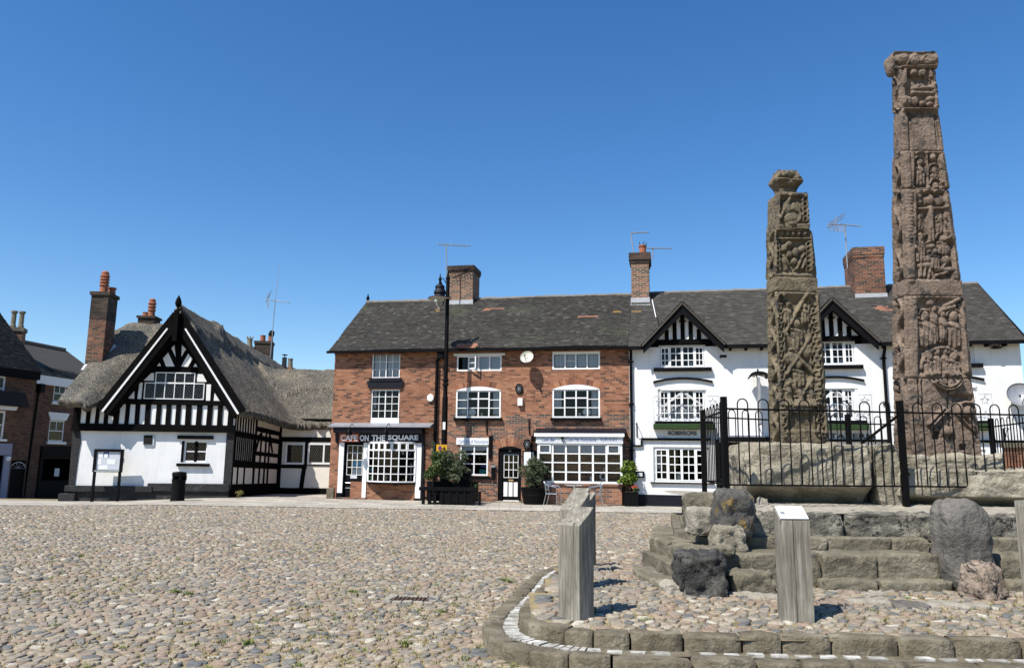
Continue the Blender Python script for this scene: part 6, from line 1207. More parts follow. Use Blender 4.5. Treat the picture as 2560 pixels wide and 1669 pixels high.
cobbles('cobblestones',jitter_grid(-21,22,17,26.4,.13,.09,lambda x,y:view(x,y)&outside(x,y)&(y<PAVE(x))&(x<20)),sqz,8,2,h=.015)
# platform fill, sloping up slightly to the steps
def plz(x,y): return platz(y)+.05*ss(6.4,8.4,y)*(1-ss(9.5,12.5,y))
xs=np.linspace(0,9,40); 
pts=[tuple(p) for p in offset(OUT,.33*np.ones(len(OUT)))]; 
Fill=MB(); L=arclen(OUT); Pn=offset(OUT,.34*np.ones(len(OUT)))
gx2=np.arange(-.4,9.2,.2); gy2=np.arange(5.8,13.8,.2); A_,B_=np.meshgrid(gx2,gy2); inn=inpoly(A_,B_,POLYIN); Zp=plz(A_,B_)-.009; ix=np.arange(A_.size).reshape(A_.shape); ce=inn[:-1,:-1]|inn[1:,:-1]|inn[:-1,1:]|inn[1:,1:]
NI=inpoly(A_,B_,[tuple(p) for p in offset(OUT,.30*np.ones(len(OUT)))]+back); Zp=np.where(NI,Zp,-.05); jj,ii=np.nonzero(ce); o=np_mesh('platform_ground',np.stack([A_.ravel(),B_.ravel(),Zp.ravel()],1),np.stack([ix[jj,ii],ix[jj,ii+1],ix[jj+1,ii+1],ix[jj+1,ii]],1),None,M['earth']); tag(o,kind='structure')
insp=lambda x,y:inpoly(x,y,[tuple(p) for p in offset(OUT,.555*np.ones(len(OUT)))]+back)
cobbles('cobblestones',jitter_grid(-.6,9.3,6.0,9.3,.112,.078,lambda x,y:insp(x,y)&view(x,y)),lambda x,y:plz(x,y)-.006,11,4,h=.016)
cobbles('cobblestones',jitter_grid(-.6,4.0,9.3,14,.14,.11,lambda x,y:insp(x,y)),lambda x,y:plz(x,y)-.006,9,3,h=.016)
# kerbs: rows of real stones
def kerbline(name,P,d0,d1,ztop,zbot,Lmin,Lmax,gap=.020,seed=4,mat='kerb',lab=None):
    rg=np.random.default_rng(seed); Lc=arclen(P); s=0; A=offset(P,d0*np.ones(len(P))); Bq=offset(P,d1*np.ones(len(P))); V=[];F=[]
    while s<Lc[-1]-.2:
        ln=rg.uniform(Lmin,Lmax); 
        mid=along(P,Lc,s+ln/2)
        if 5.9<mid[1]<9.0 and mid[0]<1.0: ln=min(ln,.34)
        e=min(s+ln-gap,Lc[-1]); n=5; jz=rg.uniform(-.012,.008); jd=rg.uniform(-.012,.012); o=len(V); rows=[]
        for i in range(n+1):
            t=s+(e-s)*i/n; a=along(A,Lc,t); b=along(Bq,Lc,t); y=(a[1]+b[1])/2; zt=ztop(y)+jz; zb=zbot(y); k=.018 if i in (0,n) else 0; w_=(b-a)/np.linalg.norm(b-a)
            nz=[rg.normal(0,.0035) for _ in range(6)]
            prof=[(a-w_*(jd-k),zb),(a-w_*(jd-k*.5)+w_*nz[0],zt-.018-abs(nz[1])),(a-w_*(jd-k)+w_*.006,zt-.005-k*.4),(a+w_*.022,zt-k*.3+nz[2]),(b-w_*.02,zt-k*.4+nz[3]),(b,zt-.012),(b,zb)]
            for (q,z) in prof: V.append((q[0],q[1],z))
        m_=7
        for i in range(n):
            for j in range(m_-1): F.append((o+i*m_+j,o+(i+1)*m_+j,o+(i+1)*m_+j+1,o+i*m_+j+1))
        V2=len(V)
        F.append((o+0,o+1,o+5,o+6)); F.append((o+1,o+2,o+3,o+5)) ; 
        q=o+n*m_; F.append((q+6,q+5,q+1,q+0)); F.append((q+5,q+3,q+2,q+1))
        s+=ln
    ob=np_mesh(name,np.array(V),np.array(F),None,M[mat],smooth=False); tag(ob,kind='structure'); return ob
k0=lambda y:.118*fade(y)+.012; k1=lambda y:.125+.125*fade(y)-.125*(1-fade(y))+.02*(1-fade(y))+.03*(1-fade(y))
kerbline('lower_kerb',OUT,0,.18,k0,lambda y:-.06,.34,.72,seed=5)
kerbline('upper_kerb',OUT,.33,.52,lambda y:.024+.222*fade(y),lambda y:-.05,.30,.62,seed=9)
# strip between the kerbs with white setts
A=offset(OUT,.17*np.ones(len(OUT))); Bq=offset(OUT,.34*np.ones(len(OUT))); V=[];F=[]
for i in range(len(OUT)):
    z=k0(OUT[i][1])-.014; V+=[(A[i][0],A[i][1],z),(Bq[i][0],Bq[i][1],z)]
    if i: F.append((2*i-2,2*i-1,2*i+1,2*i))
o=np_mesh('kerb_tread',np.array(V),np.array(F),None,M['kerb'],smooth=False); tag(o,kind='structure')
Lc=arclen(OUT); s=.6; mb=MB(); rg=np.random.default_rng(3)
while s<Lc[-1]-.3:
    p=along(OUT,Lc,s+.05); front=p[1]<6.75 and p[0]>.55; ln=.125 if front else .07; stp=.185 if front else .083
    if rg.random()<(.88 if front else .96):
        C0,C1=(.205,.275) if front else (.19,.315)
        q=[]
        for t,dd in ((s,C0),(s+ln,C0),(s+ln,C1),(s,C1)):
            Q=along(offset(OUT,dd*np.ones(len(OUT))),Lc,t); q.append((Q[0]+rg.normal(0,.006),Q[1]+rg.normal(0,.005)))
        z=k0(p[1]); mb.hprism(q,z-.03,z+rg.uniform(-.006,.004))
    s+=stp
o=mb.build('white_setts',M['sett'],None,origin=(0,0,0)); tag(o,kind='structure')
# paving before the houses
P=[]; xs=np.linspace(-34,24,80)
V=[];F=[]
for i,x in enumerate(xs):
    for k,yy in enumerate((PAVE(x),PAVE(x)+1.8,PAVE(x)+4,PAVE(x)+7,46.0)): V.append((x,yy,float(ground_z(x,yy))+.012-(0.0)))
    if i:
        for k in range(4): a=(i-1)*5+k; F.append((a,a+5,a+6,a+1))
o=np_mesh('pavement',np.array(V),np.array(F),None,M['flag'],smooth=False,uv=True); tag(o,kind='structure')
# drain grate in its setts
dg=thing('drain_grate','rusty iron drain grate framed with pale setts, set in the cobbles','drain',(DR[0],DR[1],0)); fD=Fr(DR,-4); m=MB()
for i in range(9): u=-.19+i*.0475; m.box(fD,u-.008,u+.008,-.115,.115,-.01,.018)
for i in range(4): d=-.115+i*.077; m.box(fD,-.2,.2,d-.008,d+.008,-.012,.010)
m.box(fD,-.215,-.2,-.13,.13,-.02,.014); m.box(fD,.2,.215,-.13,.13,-.02,.014); rust=plain('rusty_iron',(.09,.055,.04),.8,var=.4,scale=20); m.build('grate',rust,dg); MB().box(fD,-.2,.2,-.12,.12,-.034,-.03).build('pit',M['dark'],dg)
m=MB(); rg=np.random.default_rng(8)
for i in range(5):
    for d0,d1 in ((.14,.22),(-.22,-.14)): u=-.30+i*.12; m.box(fD,u,u+.108,d0,d1,-.03,.020+rg.uniform(-.004,.006))
for i in range(3):
    for u0,u1 in ((-.31,-.225),(.225,.31)): d=-.13+i*.088; m.box(fD,u0,u1,d,d+.078,-.03,.020+rg.uniform(-.004,.006))
m.build('sett_frame',M['palerock'],dg,bevel=.008)
# dry grass in the joints
V=[];F=[]; V2=[];F2=[]; rg=np.random.default_rng(21)
def tuft(V,F,x,y,z,n,h,sp):
    for _ in range(n):
        a=rg.uniform(0,6.28); r=sp*rg.uniform(0,1); px_,py_=x+r*math.cos(a),y+r*math.sin(a)*.8; b=rg.uniform(0,6.28); l=h*rg.uniform(.5,1.2); w_=.0048; o=len(V); dx,dy=math.cos(b),math.sin(b)
        V+= [(px_-dy*w_,py_+dx*w_,z),(px_+dy*w_,py_-dx*w_,z),(px_+dx*l*.7,py_+dy*l*.7,z+l*rg.uniform(.3,.9))]; F.append((o,o+1,o+2))
for i in range(8500):
    y=5.6+18*rg.random()**1.5; x=rg.uniform(-.7*y-.5,min(.7*y+.5,14)); dens=mnoise.noise(Vector((x*.45,y*.45,2)))
    if dens<rg.uniform(-.35,.35) : continue
    ins=bool(insp(np.array([x]),np.array([y]))[0]); out=bool(outside(np.array([x]),np.array([y]))[0])
    if not(ins or out): continue
    if ins and y>8.4 and x>1.4: continue
    if abs(x-DR[0])<.25 and abs(y-DR[1])<.16: continue
    z=(float(plz(x,y)) if ins else float(ground_z(x,y)))+.0
    if rg.random()<.06: tuft(V2,F2,x,y,z,14,.055,.05)
    else: tuft(V,F,x,y,z,10,.036,.07)
o=np_mesh('dry_grass',np.array(V),None,np.array(F),M['grass'],smooth=False); tag(o,'dry straw coloured grass in the joints of the cobbles','grass',kind='stuff')
for (x,y) in ((1010,1610),(472,1485),(440,1480),(1260,1450),(200,1390),(880,1480),(620,1610),(1105,1530),(1275,1455)):
    p=on_level(x,y,0); tuft(V2,F2,p[0],p[1],0,60,.075,.07)
for (x,y,z) in ((1603,1452,.25),(2330,1270,1.05),(1480,1530,.25)):
    p=on_level(x,y,z); tuft(V2,F2,p[0],p[1],z,40,.09,.05)
o=np_mesh('green_weeds',np.array(V2),None,np.array(F2),M['weed'],smooth=False); tag(o,'small green weed tufts between the cobbles','weeds',kind='stuff')
p=np.array(T.pt(TW+.5,.4,0)); o=thing('dry_weed','dried brown weed at the foot of the thatched house corner','plant',p); foliage(o,p+UZ*.18,.22,.2,120,'grass',.06,seed=33,narrow=.15,clumps=5)
# ============================================================ STEPPED BASE
def rock(name,c,dims,seed,mat,parent=None,ang=0,rnd=.28,amp=.05,n=14,freq=1.6,taper=0.0,shear=0.0,smooth=True,fine=.35,label=None,cat='boulder',group=None,anchor=True,cuts=8,cutd=.16,under=0.0):
    "c = centre of the underside; dims (x,y,z). a rounded block with broken faces"
    g=np.sin(np.linspace(-1,1,n+1)*math.pi/2*.93)/math.sin(math.pi/2*.93); V=[];idx={};F=[]
    def vid(i,j,k):
        key=(i,j,k)
        if key not in idx: idx[key]=len(V); V.append((g[i],g[j],g[k]))
        return idx[key]
    for a in range(n):
        for b in range(n):
            F+=[(vid(a,b,0),vid(a,b+1,0),vid(a+1,b+1,0),vid(a+1,b,0)),(vid(a,b,n),vid(a+1,b,n),vid(a+1,b+1,n),vid(a,b+1,n)),(vid(a,0,b),vid(a+1,0,b),vid(a+1,0,b+1),vid(a,0,b+1)),(vid(a,n,b),vid(a,n,b+1),vid(a+1,n,b+1),vid(a+1,n,b)),(vid(0,a,b),vid(0,a,b+1),vid(0,a+1,b+1),vid(0,a+1,b)),(vid(n,a,b),vid(n,a+1,b),vid(n,a+1,b+1),vid(n,a,b+1))]
    V=np.array(V); dims=np.array(dims,float); h=dims/2; r=rnd*h.min(); P=V*h; inner=np.clip(P,-(h-r),(h-r)); d=P-inner; L=np.linalg.norm(d,axis=1)[:,None]; P=inner+np.where(L>1e-9,d/np.maximum(L,1e-9)*r*np.minimum(1,L/r*1.0),0)
    # keep plane faces at full extent
    rg=np.random.default_rng(int(seed*10)+1)
    for q_ in range(cuts):
        nn=rg.normal(size=3)*np.array([1,1,.8]); nn/=np.linalg.norm(nn); pr_=P@nn; hn=pr_.max(); off_=hn*(1-rg.uniform(.03,cutd)); ex=np.maximum(pr_-off_,0); P=P-nn[None]*ex[:,None]*.92
    nrm=np.where(L>1e-9,d/np.maximum(L,1e-9),V/np.linalg.norm(V,axis=1)[:,None]); s=freq/max(.25,dims.max()*.6)
    D=np.array([mnoise.fractal(Vector(tuple(p*s*2.2+seed*7.3)),.9,2.2,4)*amp+mnoise.noise(Vector(tuple(p*14+seed)))*amp*fine for p in P])
    P=P+nrm*D[:,None]; t=(P[:,2]/h[2]+1)/2; P[:,0]*=1-taper*t; P[:,1]*=1-taper*t; P[:,0]+=shear*t*dims[2]
    if under: P[:,1]+=under*np.clip(1-t/.30,0,1)**.7*np.clip(.5-P[:,1]/dims[1],0,1)
    a=math.radians(ang); R=np.array([[math.cos(a),-math.sin(a),0],[math.sin(a),math.cos(a),0],[0,0,1]]); P=P@R.T+np.array(c)+np.array([0,0,h[2]])
    o=np_mesh(name,P,np.array(F),None,M[mat],parent,origin=c,smooth=smooth)
    if label: tag(o,label,cat,group)
    return o
sb_=thing('stepped_base','worn stepped stone base that carries the two carved crosses and their railings','steps',(4.2,9.8,.2))
cnt=[0]
def blocks(x0,x1,yf,yb,z0,z1,lens,mat='step',amp=.018,ang=0,rnd=.22,name='step_block',n=10,yslope=0):
    x=x0; i=0
    while x<x1-.05:
        l=min(lens[i%len(lens)],x1-x); 
        if x1-x-l<.25: l=x1-x
        cnt[0]+=1; j=random.uniform(-.012,.012); mt=mat if isinstance(mat,str) else mat[i%len(mat)]
        yy=yf+yslope*(x-x0); rock(name,(x+l/2,(yy+yb)/2+j,z0),(l-.012,yb-yy,z1-z0+random.uniform(-.008,.008)),cnt[0]*1.7,mt,sb_,rnd=rnd*.6,amp=amp*.8,n=max(n,16),freq=2.2,smooth=False,cuts=7,cutd=.10); x+=l; i+=1
FRY=lambda y:y
blocks(2.55,7.6,8.56,9.0,.14,.365,[.0001],'step') if False else None
# low course in front, right part
blocks(3.35,4.75,8.50,8.95,.10,.375,[.62,.72,.4],'step',.022,rnd=.5)
blocks(5.35,7.4,8.55,8.95,.10,.375,[.7,.6],'step',.022,rnd=.5)
# great step
blocks(2.30,4.72,8.70,9.35,.20,.625,[1.12,.62,.75],['step','blackrock','step'] if False else 'step',.022,rnd=.22,n=14)
blocks(5.3,7.6,8.76,9.35,.20,.625,[.7,.7],'step',.03,rnd=.6,n=12)
# upper step
blocks(2.72,4.85,9.14,9.7,.55,.765,[.95,.75,.8],'step',.014,rnd=.25)
blocks(5.2,8.2,9.16,9.7,.55,.765,[.72,.8],'step',.02,rnd=.3)
# rough crusted slab course
blocks(2.72,8.6,9.30,10.0,.72,1.02,[1.25,1.15,.9,1.3],'slab',.035,rnd=.22,n=20)
# left flank: great step running back, upper step, low kerbs
def flank(P0,P1,wd,z0,z1,n_,mat='step',amp=.02,rnd=.25):
    P0=np.array(P0);P1=np.array(P1); d=P1-P0; L=np.linalg.norm(d); a=math.degrees(math.atan2(d[1],d[0])); nrm_=np.array([d[1],-d[0]])/L
    for i in range(n_):
        cnt[0]+=1; c=P0+d*(i+.5)/n_+nrm_*wd/2; rock('step_block',(c[0],c[1],z0),(L/n_-.014,wd,z1-z0+random.uniform(-.01,.01)),cnt[0]*1.7,mat,sb_,ang=a,rnd=rnd*.6,amp=amp*.8,n=16,freq=2.2,cuts=7,cutd=.10,smooth=False)
flank((2.20,8.82),(1.86,10.5),.55,.2,.625,3); flank((1.86,10.5),(2.3,12.6),.6,.15,.60,3)
flank((2.62,9.35),(2.36,10.85),.5,.55,.765,2); flank((2.36,10.85),(2.75,12.8),.6,.55,.76,2)
flank((1.92,8.95),(1.78,10.7),.22,.16,.42,4,amp=.012); 
flank((1.66,8.35),(1.47,9.15),.30,.15,.345,2,amp=.015,rnd=.5); flank((1.47,9.15),(1.52,9.9),.28,.15,.33,1,amp=.015,rnd=.5)
rock('step_block',(1.80,8.28,.14),(.42,.30,.24),91,'palerock',sb_,ang=10,rnd=.3,amp=.03)
# core filling and top surface
m=MB(); m.hprism([(2.45,9.2),(7.9,9.2),(7.9,14.2),(2.9,14.2),(2.2,10.6)],.1,.70); m.hprism([(2.8,9.6),(8.4,9.6),(8.4,14.2),(3.1,14.2),(2.7,11)],.7,1.0); m.build('core',M['step'],sb_)
X_=np.arange(2.72,8.7,.07); Y_=np.arange(9.36,14.2,.07); A_,B_=np.meshgrid(X_,Y_); Zt=1.015+.07*ss(9.4,10.2,B_)+np.array([[mnoise.noise(Vector((x*3,y*3,4)))*.02+mnoise.noise(Vector((x*11,y*11,4)))*.008 for x in X_] for y in Y_]); ix=np.arange(A_.size).reshape(A_.shape)
np_mesh('top_surface',np.stack([A_.ravel(),B_.ravel(),Zt.ravel()],1),np.stack([ix[:-1,:-1],ix[:-1,1:],ix[1:,1:],ix[1:,:-1]],-1).reshape(-1,4),None,M['palerock'],sb_)
# loose boulders (things)
rock('boulder',(2.585,9.12,.76),(.40,.42,.53),3,'lichenrock',ang=6,rnd=.35,amp=.032,n=20,label='large black boulder with an orange lichen top at the left corner of the steps')
rock('boulder',(2.33,9.62,.74),(.34,.34,.32),4,'palerock',ang=12,rnd=.4,amp=.02,n=14,label='pale grey squared stone left of the orange lichen boulder')
rock('boulder',(2.45,10.15,.74),(.40,.42,.47),5,'pinkrock' if False else 'step',ang=-8,rnd=.4,amp=.032,n=16,label='brown pitted stone standing behind the pale squared stone')
rock('boulder',(2.46,8.93,.60),(.37,.28,.30),6,'plinth',ang=4,rnd=.35,amp=.028,n=16,taper=.1,label='small yellow lichened stone under the orange lichen boulder')
rock('boulder',(1.99,8.33,.16),(.50,.50,.51),7,'blackrock',ang=-8,rnd=.16,cuts=14,cutd=.2,amp=.045,n=22,freq=2.0,label='black craggy boulder at the foot of the left step corner')
rock('boulder',(2.52,8.40,.17),(.46,.36,.31),8,'step',ang=0,rnd=.35,amp=.035,n=16,label='squared mossy stone right of the black craggy boulder')
rock('boulder',(4.97,8.72,.25),(.56,.52,.98),9,'greyrock',ang=8,rnd=.6,amp=.035,n=28,freq=1.2,taper=.12,cuts=12,cutd=.12,label='tall rounded grey boulder standing against the steps')
rock('boulder',(4.86,8.20,.22),(.40,.36,.40),10,'pinkrock',ang=25,rnd=.45,amp=.028,n=18,taper=.25,label='small pink and black boulder in front of the tall rounded one')
rock('boulder',(2.28,8.72,.60),(.36,.26,.09),13,'step',ang=3,rnd=.5,amp=.03,n=14,label='flat stone lying on the step above the black craggy boulder')
for i,(x,y,sx,sy,mt,lab) in enumerate(((1915,1490,.40,.22,'palerock','wide pale kerb cobble beside the second post'),(1860,1484,.36,.2,'palerock','flat tan cobble at the foot of the mossy stone'),(2080,1505,.34,.24,'pinkrock','broad pink cobble right of the second post'),(2165,1500,.5,.22,'palerock','long pale boulder cobble near the second post'),(2270,1508,.36,.24,'greyrock','rounded pale blue boulder cobble before the steps'),(2350,1508,.38,.2,'palerock','flat cream cobble right of the pale blue one'),(2430,1512,.3,.2,'palerock','small cream cobble before the pink black boulder'),(2190,1484,.26,.14,'palerock','thin white slab cobble close to the low step'),(2120,1480,.24,.15,'pinkrock','small orange cobble close to the low step'))):
    p=on_level(x,y,.28); rock('large_cobble',(p[0],p[1],.17),(sx,sy,.13),20+i,mt,ang=random.uniform(-8,8),rnd=.8,amp=.02,n=10,label=lab,cat='cobble')
p=on_level(1880,1257,1.07); rock('small_stone',(p[0],10.1,1.06),(.13,.1,.1),40,'palerock',rnd=.6,amp=.02,n=8,label='small pale stone lying on the base behind the lichen boulder',cat='stone')
# base stones of the crosses
rock('cross_socket_stone',(3.93,10.78,1.06),(1.62,1.25,.80),11,'plinth',under=.42,ang=-3,rnd=.14,cuts=10,cutd=.09,amp=.035,n=44,freq=2.4,label='massive lichened block under the shorter cross',cat='base stone')
rock('cross_socket_stone',(5.95,10.72,1.05),(1.95,1.25,.50),12,'plinth',under=.36,ang=-3,rnd=.14,cuts=10,cutd=.09,amp=.04,n=44,freq=2.4,label='long low lichened block under the tallest cross',cat='base stone')
rock('cross_socket_stone',(5.95,11.0,1.50),(1.75,1.0,.24),14,'plinth',ang=-3,rnd=.40,amp=.06,n=30,freq=2.2,label='broken upper layer of stone round the foot of the tallest cross',cat='base stone')
rock('cross_socket_stone',(5.03,10.55,1.06),(.34,.8,.80),15,'plinth',under=.05,ang=-14,rnd=.2,amp=.03,n=20,freq=2.2,label='upright wedge of stone between the two socket blocks',cat='base stone')
# ============================================================ LECTERN POSTS
def post(name,label,cat,base,ang,wd,dp,h0,h1,panel=False):
    f=Fr(base[:2],ang); o=thing(name,label,cat,base,'oak information posts'); z=base[2]; n=12
    # wedge topped oak post: low front edge, high back edge
    V=[];F=[]
    lev=[-.15]+[.12*i for i in range(0,8)]
    ring=[(-1,1),(-.5,1),(0,1),(.5,1),(1,1),(1,.3),(1,-.3),(1,-1),(0,-1),(-1,-1),(-1,-.3),(-1,.3)]
    P=[]
    for k in range(10):
        for (a,b) in ring:
            zt=h0+(h1-h0)*(1-b)/2; zz=z-.15+(zt+.15)*k/9; ch=.96 if abs(a)==1 and abs(b)==1 else 1.0; q=f.pt(a*wd/2*ch,b*dp/2*ch,zz); w_=.004*mnoise.noise(Vector((a*3+base[0]*5,b*3,zz*4))); P.append(q+f.u*w_*a+f.n*w_*b)
    m_=len(ring)
    for k in range(9):
        for j in range(m_): F.append((k*m_+j,k*m_+(j+1)%m_,(k+1)*m_+(j+1)%m_,(k+1)*m_+j))
    mb=MB(); mb.v=[np.array(p) for p in P]; mb.f=[tuple(reversed(x)) for x in F]+[tuple(9*m_+j for j in range(m_-1,-1,-1))]
    p_=mb.build('post',M['oak'],o)
    if panel:
        A=[f.pt(-wd/2*.90,dp/2*.95,z+h0+.010),f.pt(wd/2*.90,dp/2*.95,z+h0+.010),f.pt(wd/2*.90,-dp/2*.92,z+h1+.004),f.pt(-wd/2*.90,-dp/2*.92,z+h1+.004)]; nv=np.cross(A[1]-A[0],A[3]-A[0]); nv/=np.linalg.norm(nv)
        mb=MB(); Bq=[a+nv*.012 for a in A]; mb.add(A+Bq,[(3,2,1,0),(4,5,6,7)]+[(i,(i+1)%4,4+(i+1)%4,4+i) for i in range(4)]); pn=mb.build('panel',M['paper'],o)
        mb=MB(); tt=lambda u,v:Bq[0]+(Bq[1]-Bq[0])*u+(Bq[3]-Bq[0])*v+nv*.001
        for i in range(9): v=.18+i*.07; mb.quad(tt(.36,v),tt(.84+.04*math.sin(i*2.1),v),tt(.84+.04*math.sin(i*2.1),v+.026),tt(.36,v+.026))
        mb.quad(tt(.30,.88),tt(.8,.88),tt(.8,.92),tt(.30,.92)); mb.quad(tt(.08,.30),tt(.24,.30),tt(.24,.55),tt(.08,.55)); mb.build('small_print',M['grey_metal'],pn)
    return o
b=on_level(1437,1550,.235); pA=post('oak_post','weathered oak post with a bare slanted top, nearest of the row at the kerb','post',(b[0]+.02,b[1]+.10,.235),-45,.25,.205,.80,.955)
b=on_level(2003,1556,.24); post('oak_lectern','weathered oak lectern post with a white information panel on its slanted top','lectern',(b[0]+.0,b[1]+.12,.24),-4,.27,.20,.86,.965,True)
for x,Y,an,lab,h in ((1437,8.45,-46,'oak post with slanted top directly behind the nearest bare post',.99),(1443,9.95,-46,'oak post with slanted top, third of the row behind the nearest post',1.02),(1461,11.4,-46,'farthest oak post of the row, dark side towards the kerb',1.03)):
    p=at_depth(x,1300,Y); z=float(plz(p[0],Y)); post('oak_post',lab,'post',(p[0],Y,z),an,.26,.21,h-.16-.02,h-.0+ (1.2-1.2))
p=at_depth(2590,1400,7.9); post('oak_post','oak post cut off by the right edge of the picture','post',(p[0],7.9,.26),35,.26,.2,.86,1.0)
# ============================================================ RAILINGS
RZ0=1.07
def railing(name,label,p0,p1,ztop=2.40,zrail=2.27,zlow=1.33,posts=(True,True),zpost=2.42,zb=1.05,brace=None,off=.15):
    p0=np.array(p0);p1=np.array(p1); d=p1-p0; L=np.linalg.norm(d); e=d/L; o=thing(name,label,'railing',(*((p0+p1)/2),zb),'bow topped railings round the crosses'); Pt=lambda s,z:np.array([*(p0+e*s),z])
    for k,on in enumerate(posts):
        if on: mb=MB(); q=p0 if k==0 else p1; f=Fr(q,math.degrees(math.atan2(d[1],d[0]))); mb.box(f,-.033,.033,-.033,.033,zb,zpost); mb.build('post',M['iron'],o)
    MB().tube([Pt(0,zrail),Pt(L,zrail)],.013,6).build('rail',M['iron'],o); MB().tube([Pt(0,zlow),Pt(L,zlow)],.012,6).build('rail',M['iron'],o)
    pitch=.275; n=int((L-off)/pitch); r=.068
    for i in range(n):
        s=off+i*pitch+.03; a=[Pt(s,zlow),Pt(s,ztop-r)]+[Pt(s+r-r*math.cos(t),ztop-r+r*math.sin(t)) for t in np.linspace(.3,math.pi-.3,7)]+[Pt(s+2*r,ztop-r),Pt(s+2*r,zlow)]
        MB().tube(a,.0085,6).build('bow',M['iron'],o)
    if brace: MB().bar(Pt(*brace[0])+np.array([0,.05,0]),Pt(*brace[1])+np.array([0,.55,0]),.05,.012).build('brace',M['iron'],o)
    return o
FA=at_depth(1812,1100,9.70)[:2]; FB=at_depth(2255,1100,10.0)[:2]; FC=FB+(FB-FA)*1.05
railing('iron_railing','front left run of bow topped black railing, between the two square posts',FA,FB,posts=(True,True))
railing('iron_railing','front right run of bow topped black railing before the tallest cross',FB,FC,posts=(False,True))
MB_=MB(); MB_.bar((FB[0],FB[1],2.25),(FB[0]-.25,FB[1]+.7,1.85),.055,.012); MB_.bar((FB[0]+.02,FB[1]+.05,1.55),(FB[0]+.45,FB[1]+.5,1.25),.05,.012)
o=[x for x in bpy.data.objects if x.get('label','').startswith('front left run')][0]; MB_.build('brace',M['iron'],o)
BA=at_depth(1758,1100,11.5)[:2]; BB=at_depth(2122,1100,12.9)[:2]; BCc=at_depth(2481,1100,13.5)[:2]
railing('iron_railing','short left run of bow topped railing going back from the corner post',FA+(BA-FA)*.015,BA,posts=(False,True),off=.1,zpost=2.37,ztop=2.37,zrail=2.24)
railing('iron_railing','back left run of bow topped railing seen behind the shorter cross',BA,BB,posts=(False,True),off=.2); railing('iron_railing','back right run of bow topped railing seen behind the tallest cross',BB,BCc,posts=(False,True),off=.2)
railing('iron_railing','right run of bow topped railing coming forward at the picture edge',BCc,FC,posts=(False,False),off=.2)
# ============================================================ CARVED CROSSES
def blobs(feats,conv):
    return [(k,)+tuple(conv(*p) for p in pts)+tuple(rest) for k,pts,rest in feats]
def relief(px,py,feats):
    "px,py pixel positions on the stone face; returns raised height by maximum of carved forms"
    H=np.zeros(px.shape); G=np.zeros(px.shape)
    for ft in feats:
        k=ft[0]
        if k=='b': (x,y),rx,ry,h=ft[1:]; q=((px-x)/rx)**2+((py-y)/ry)**2; H=np.maximum(H,h*np.clip(1-q,0,1)**.33)
        elif k in('c','g'):
            (x0,y0),(x1,y1),r,h=ft[1:]; dx,dy=x1-x0,y1-y0; t=np.clip(((px-x0)*dx+(py-y0)*dy)/(dx*dx+dy*dy+1e-9),0,1); d=np.hypot(px-x0-t*dx,py-y0-t*dy)/r; v=h*np.clip(1-d*d,0,1)**.33
            if k=='c': H=np.maximum(H,v)
            else: G=np.maximum(G,v)
        elif k=='a': (x,y),R_,r,h,a0,a1=ft[1:]; an=np.arctan2(y-py,px-x); d=np.abs(np.hypot(px-x,py-y)-R_)/r; H=np.maximum(H,h*np.clip(1-d*d,0,1)**.33*((an>=a0)&(an<=a1)))
        elif k=='r': (x,y),rx,ry,h=ft[1:]; m_=np.clip((1-np.maximum(np.abs(px-x)/rx,np.abs(py-y)/ry))*8,0,1); G=np.maximum(G,h*m_)
    return H,G
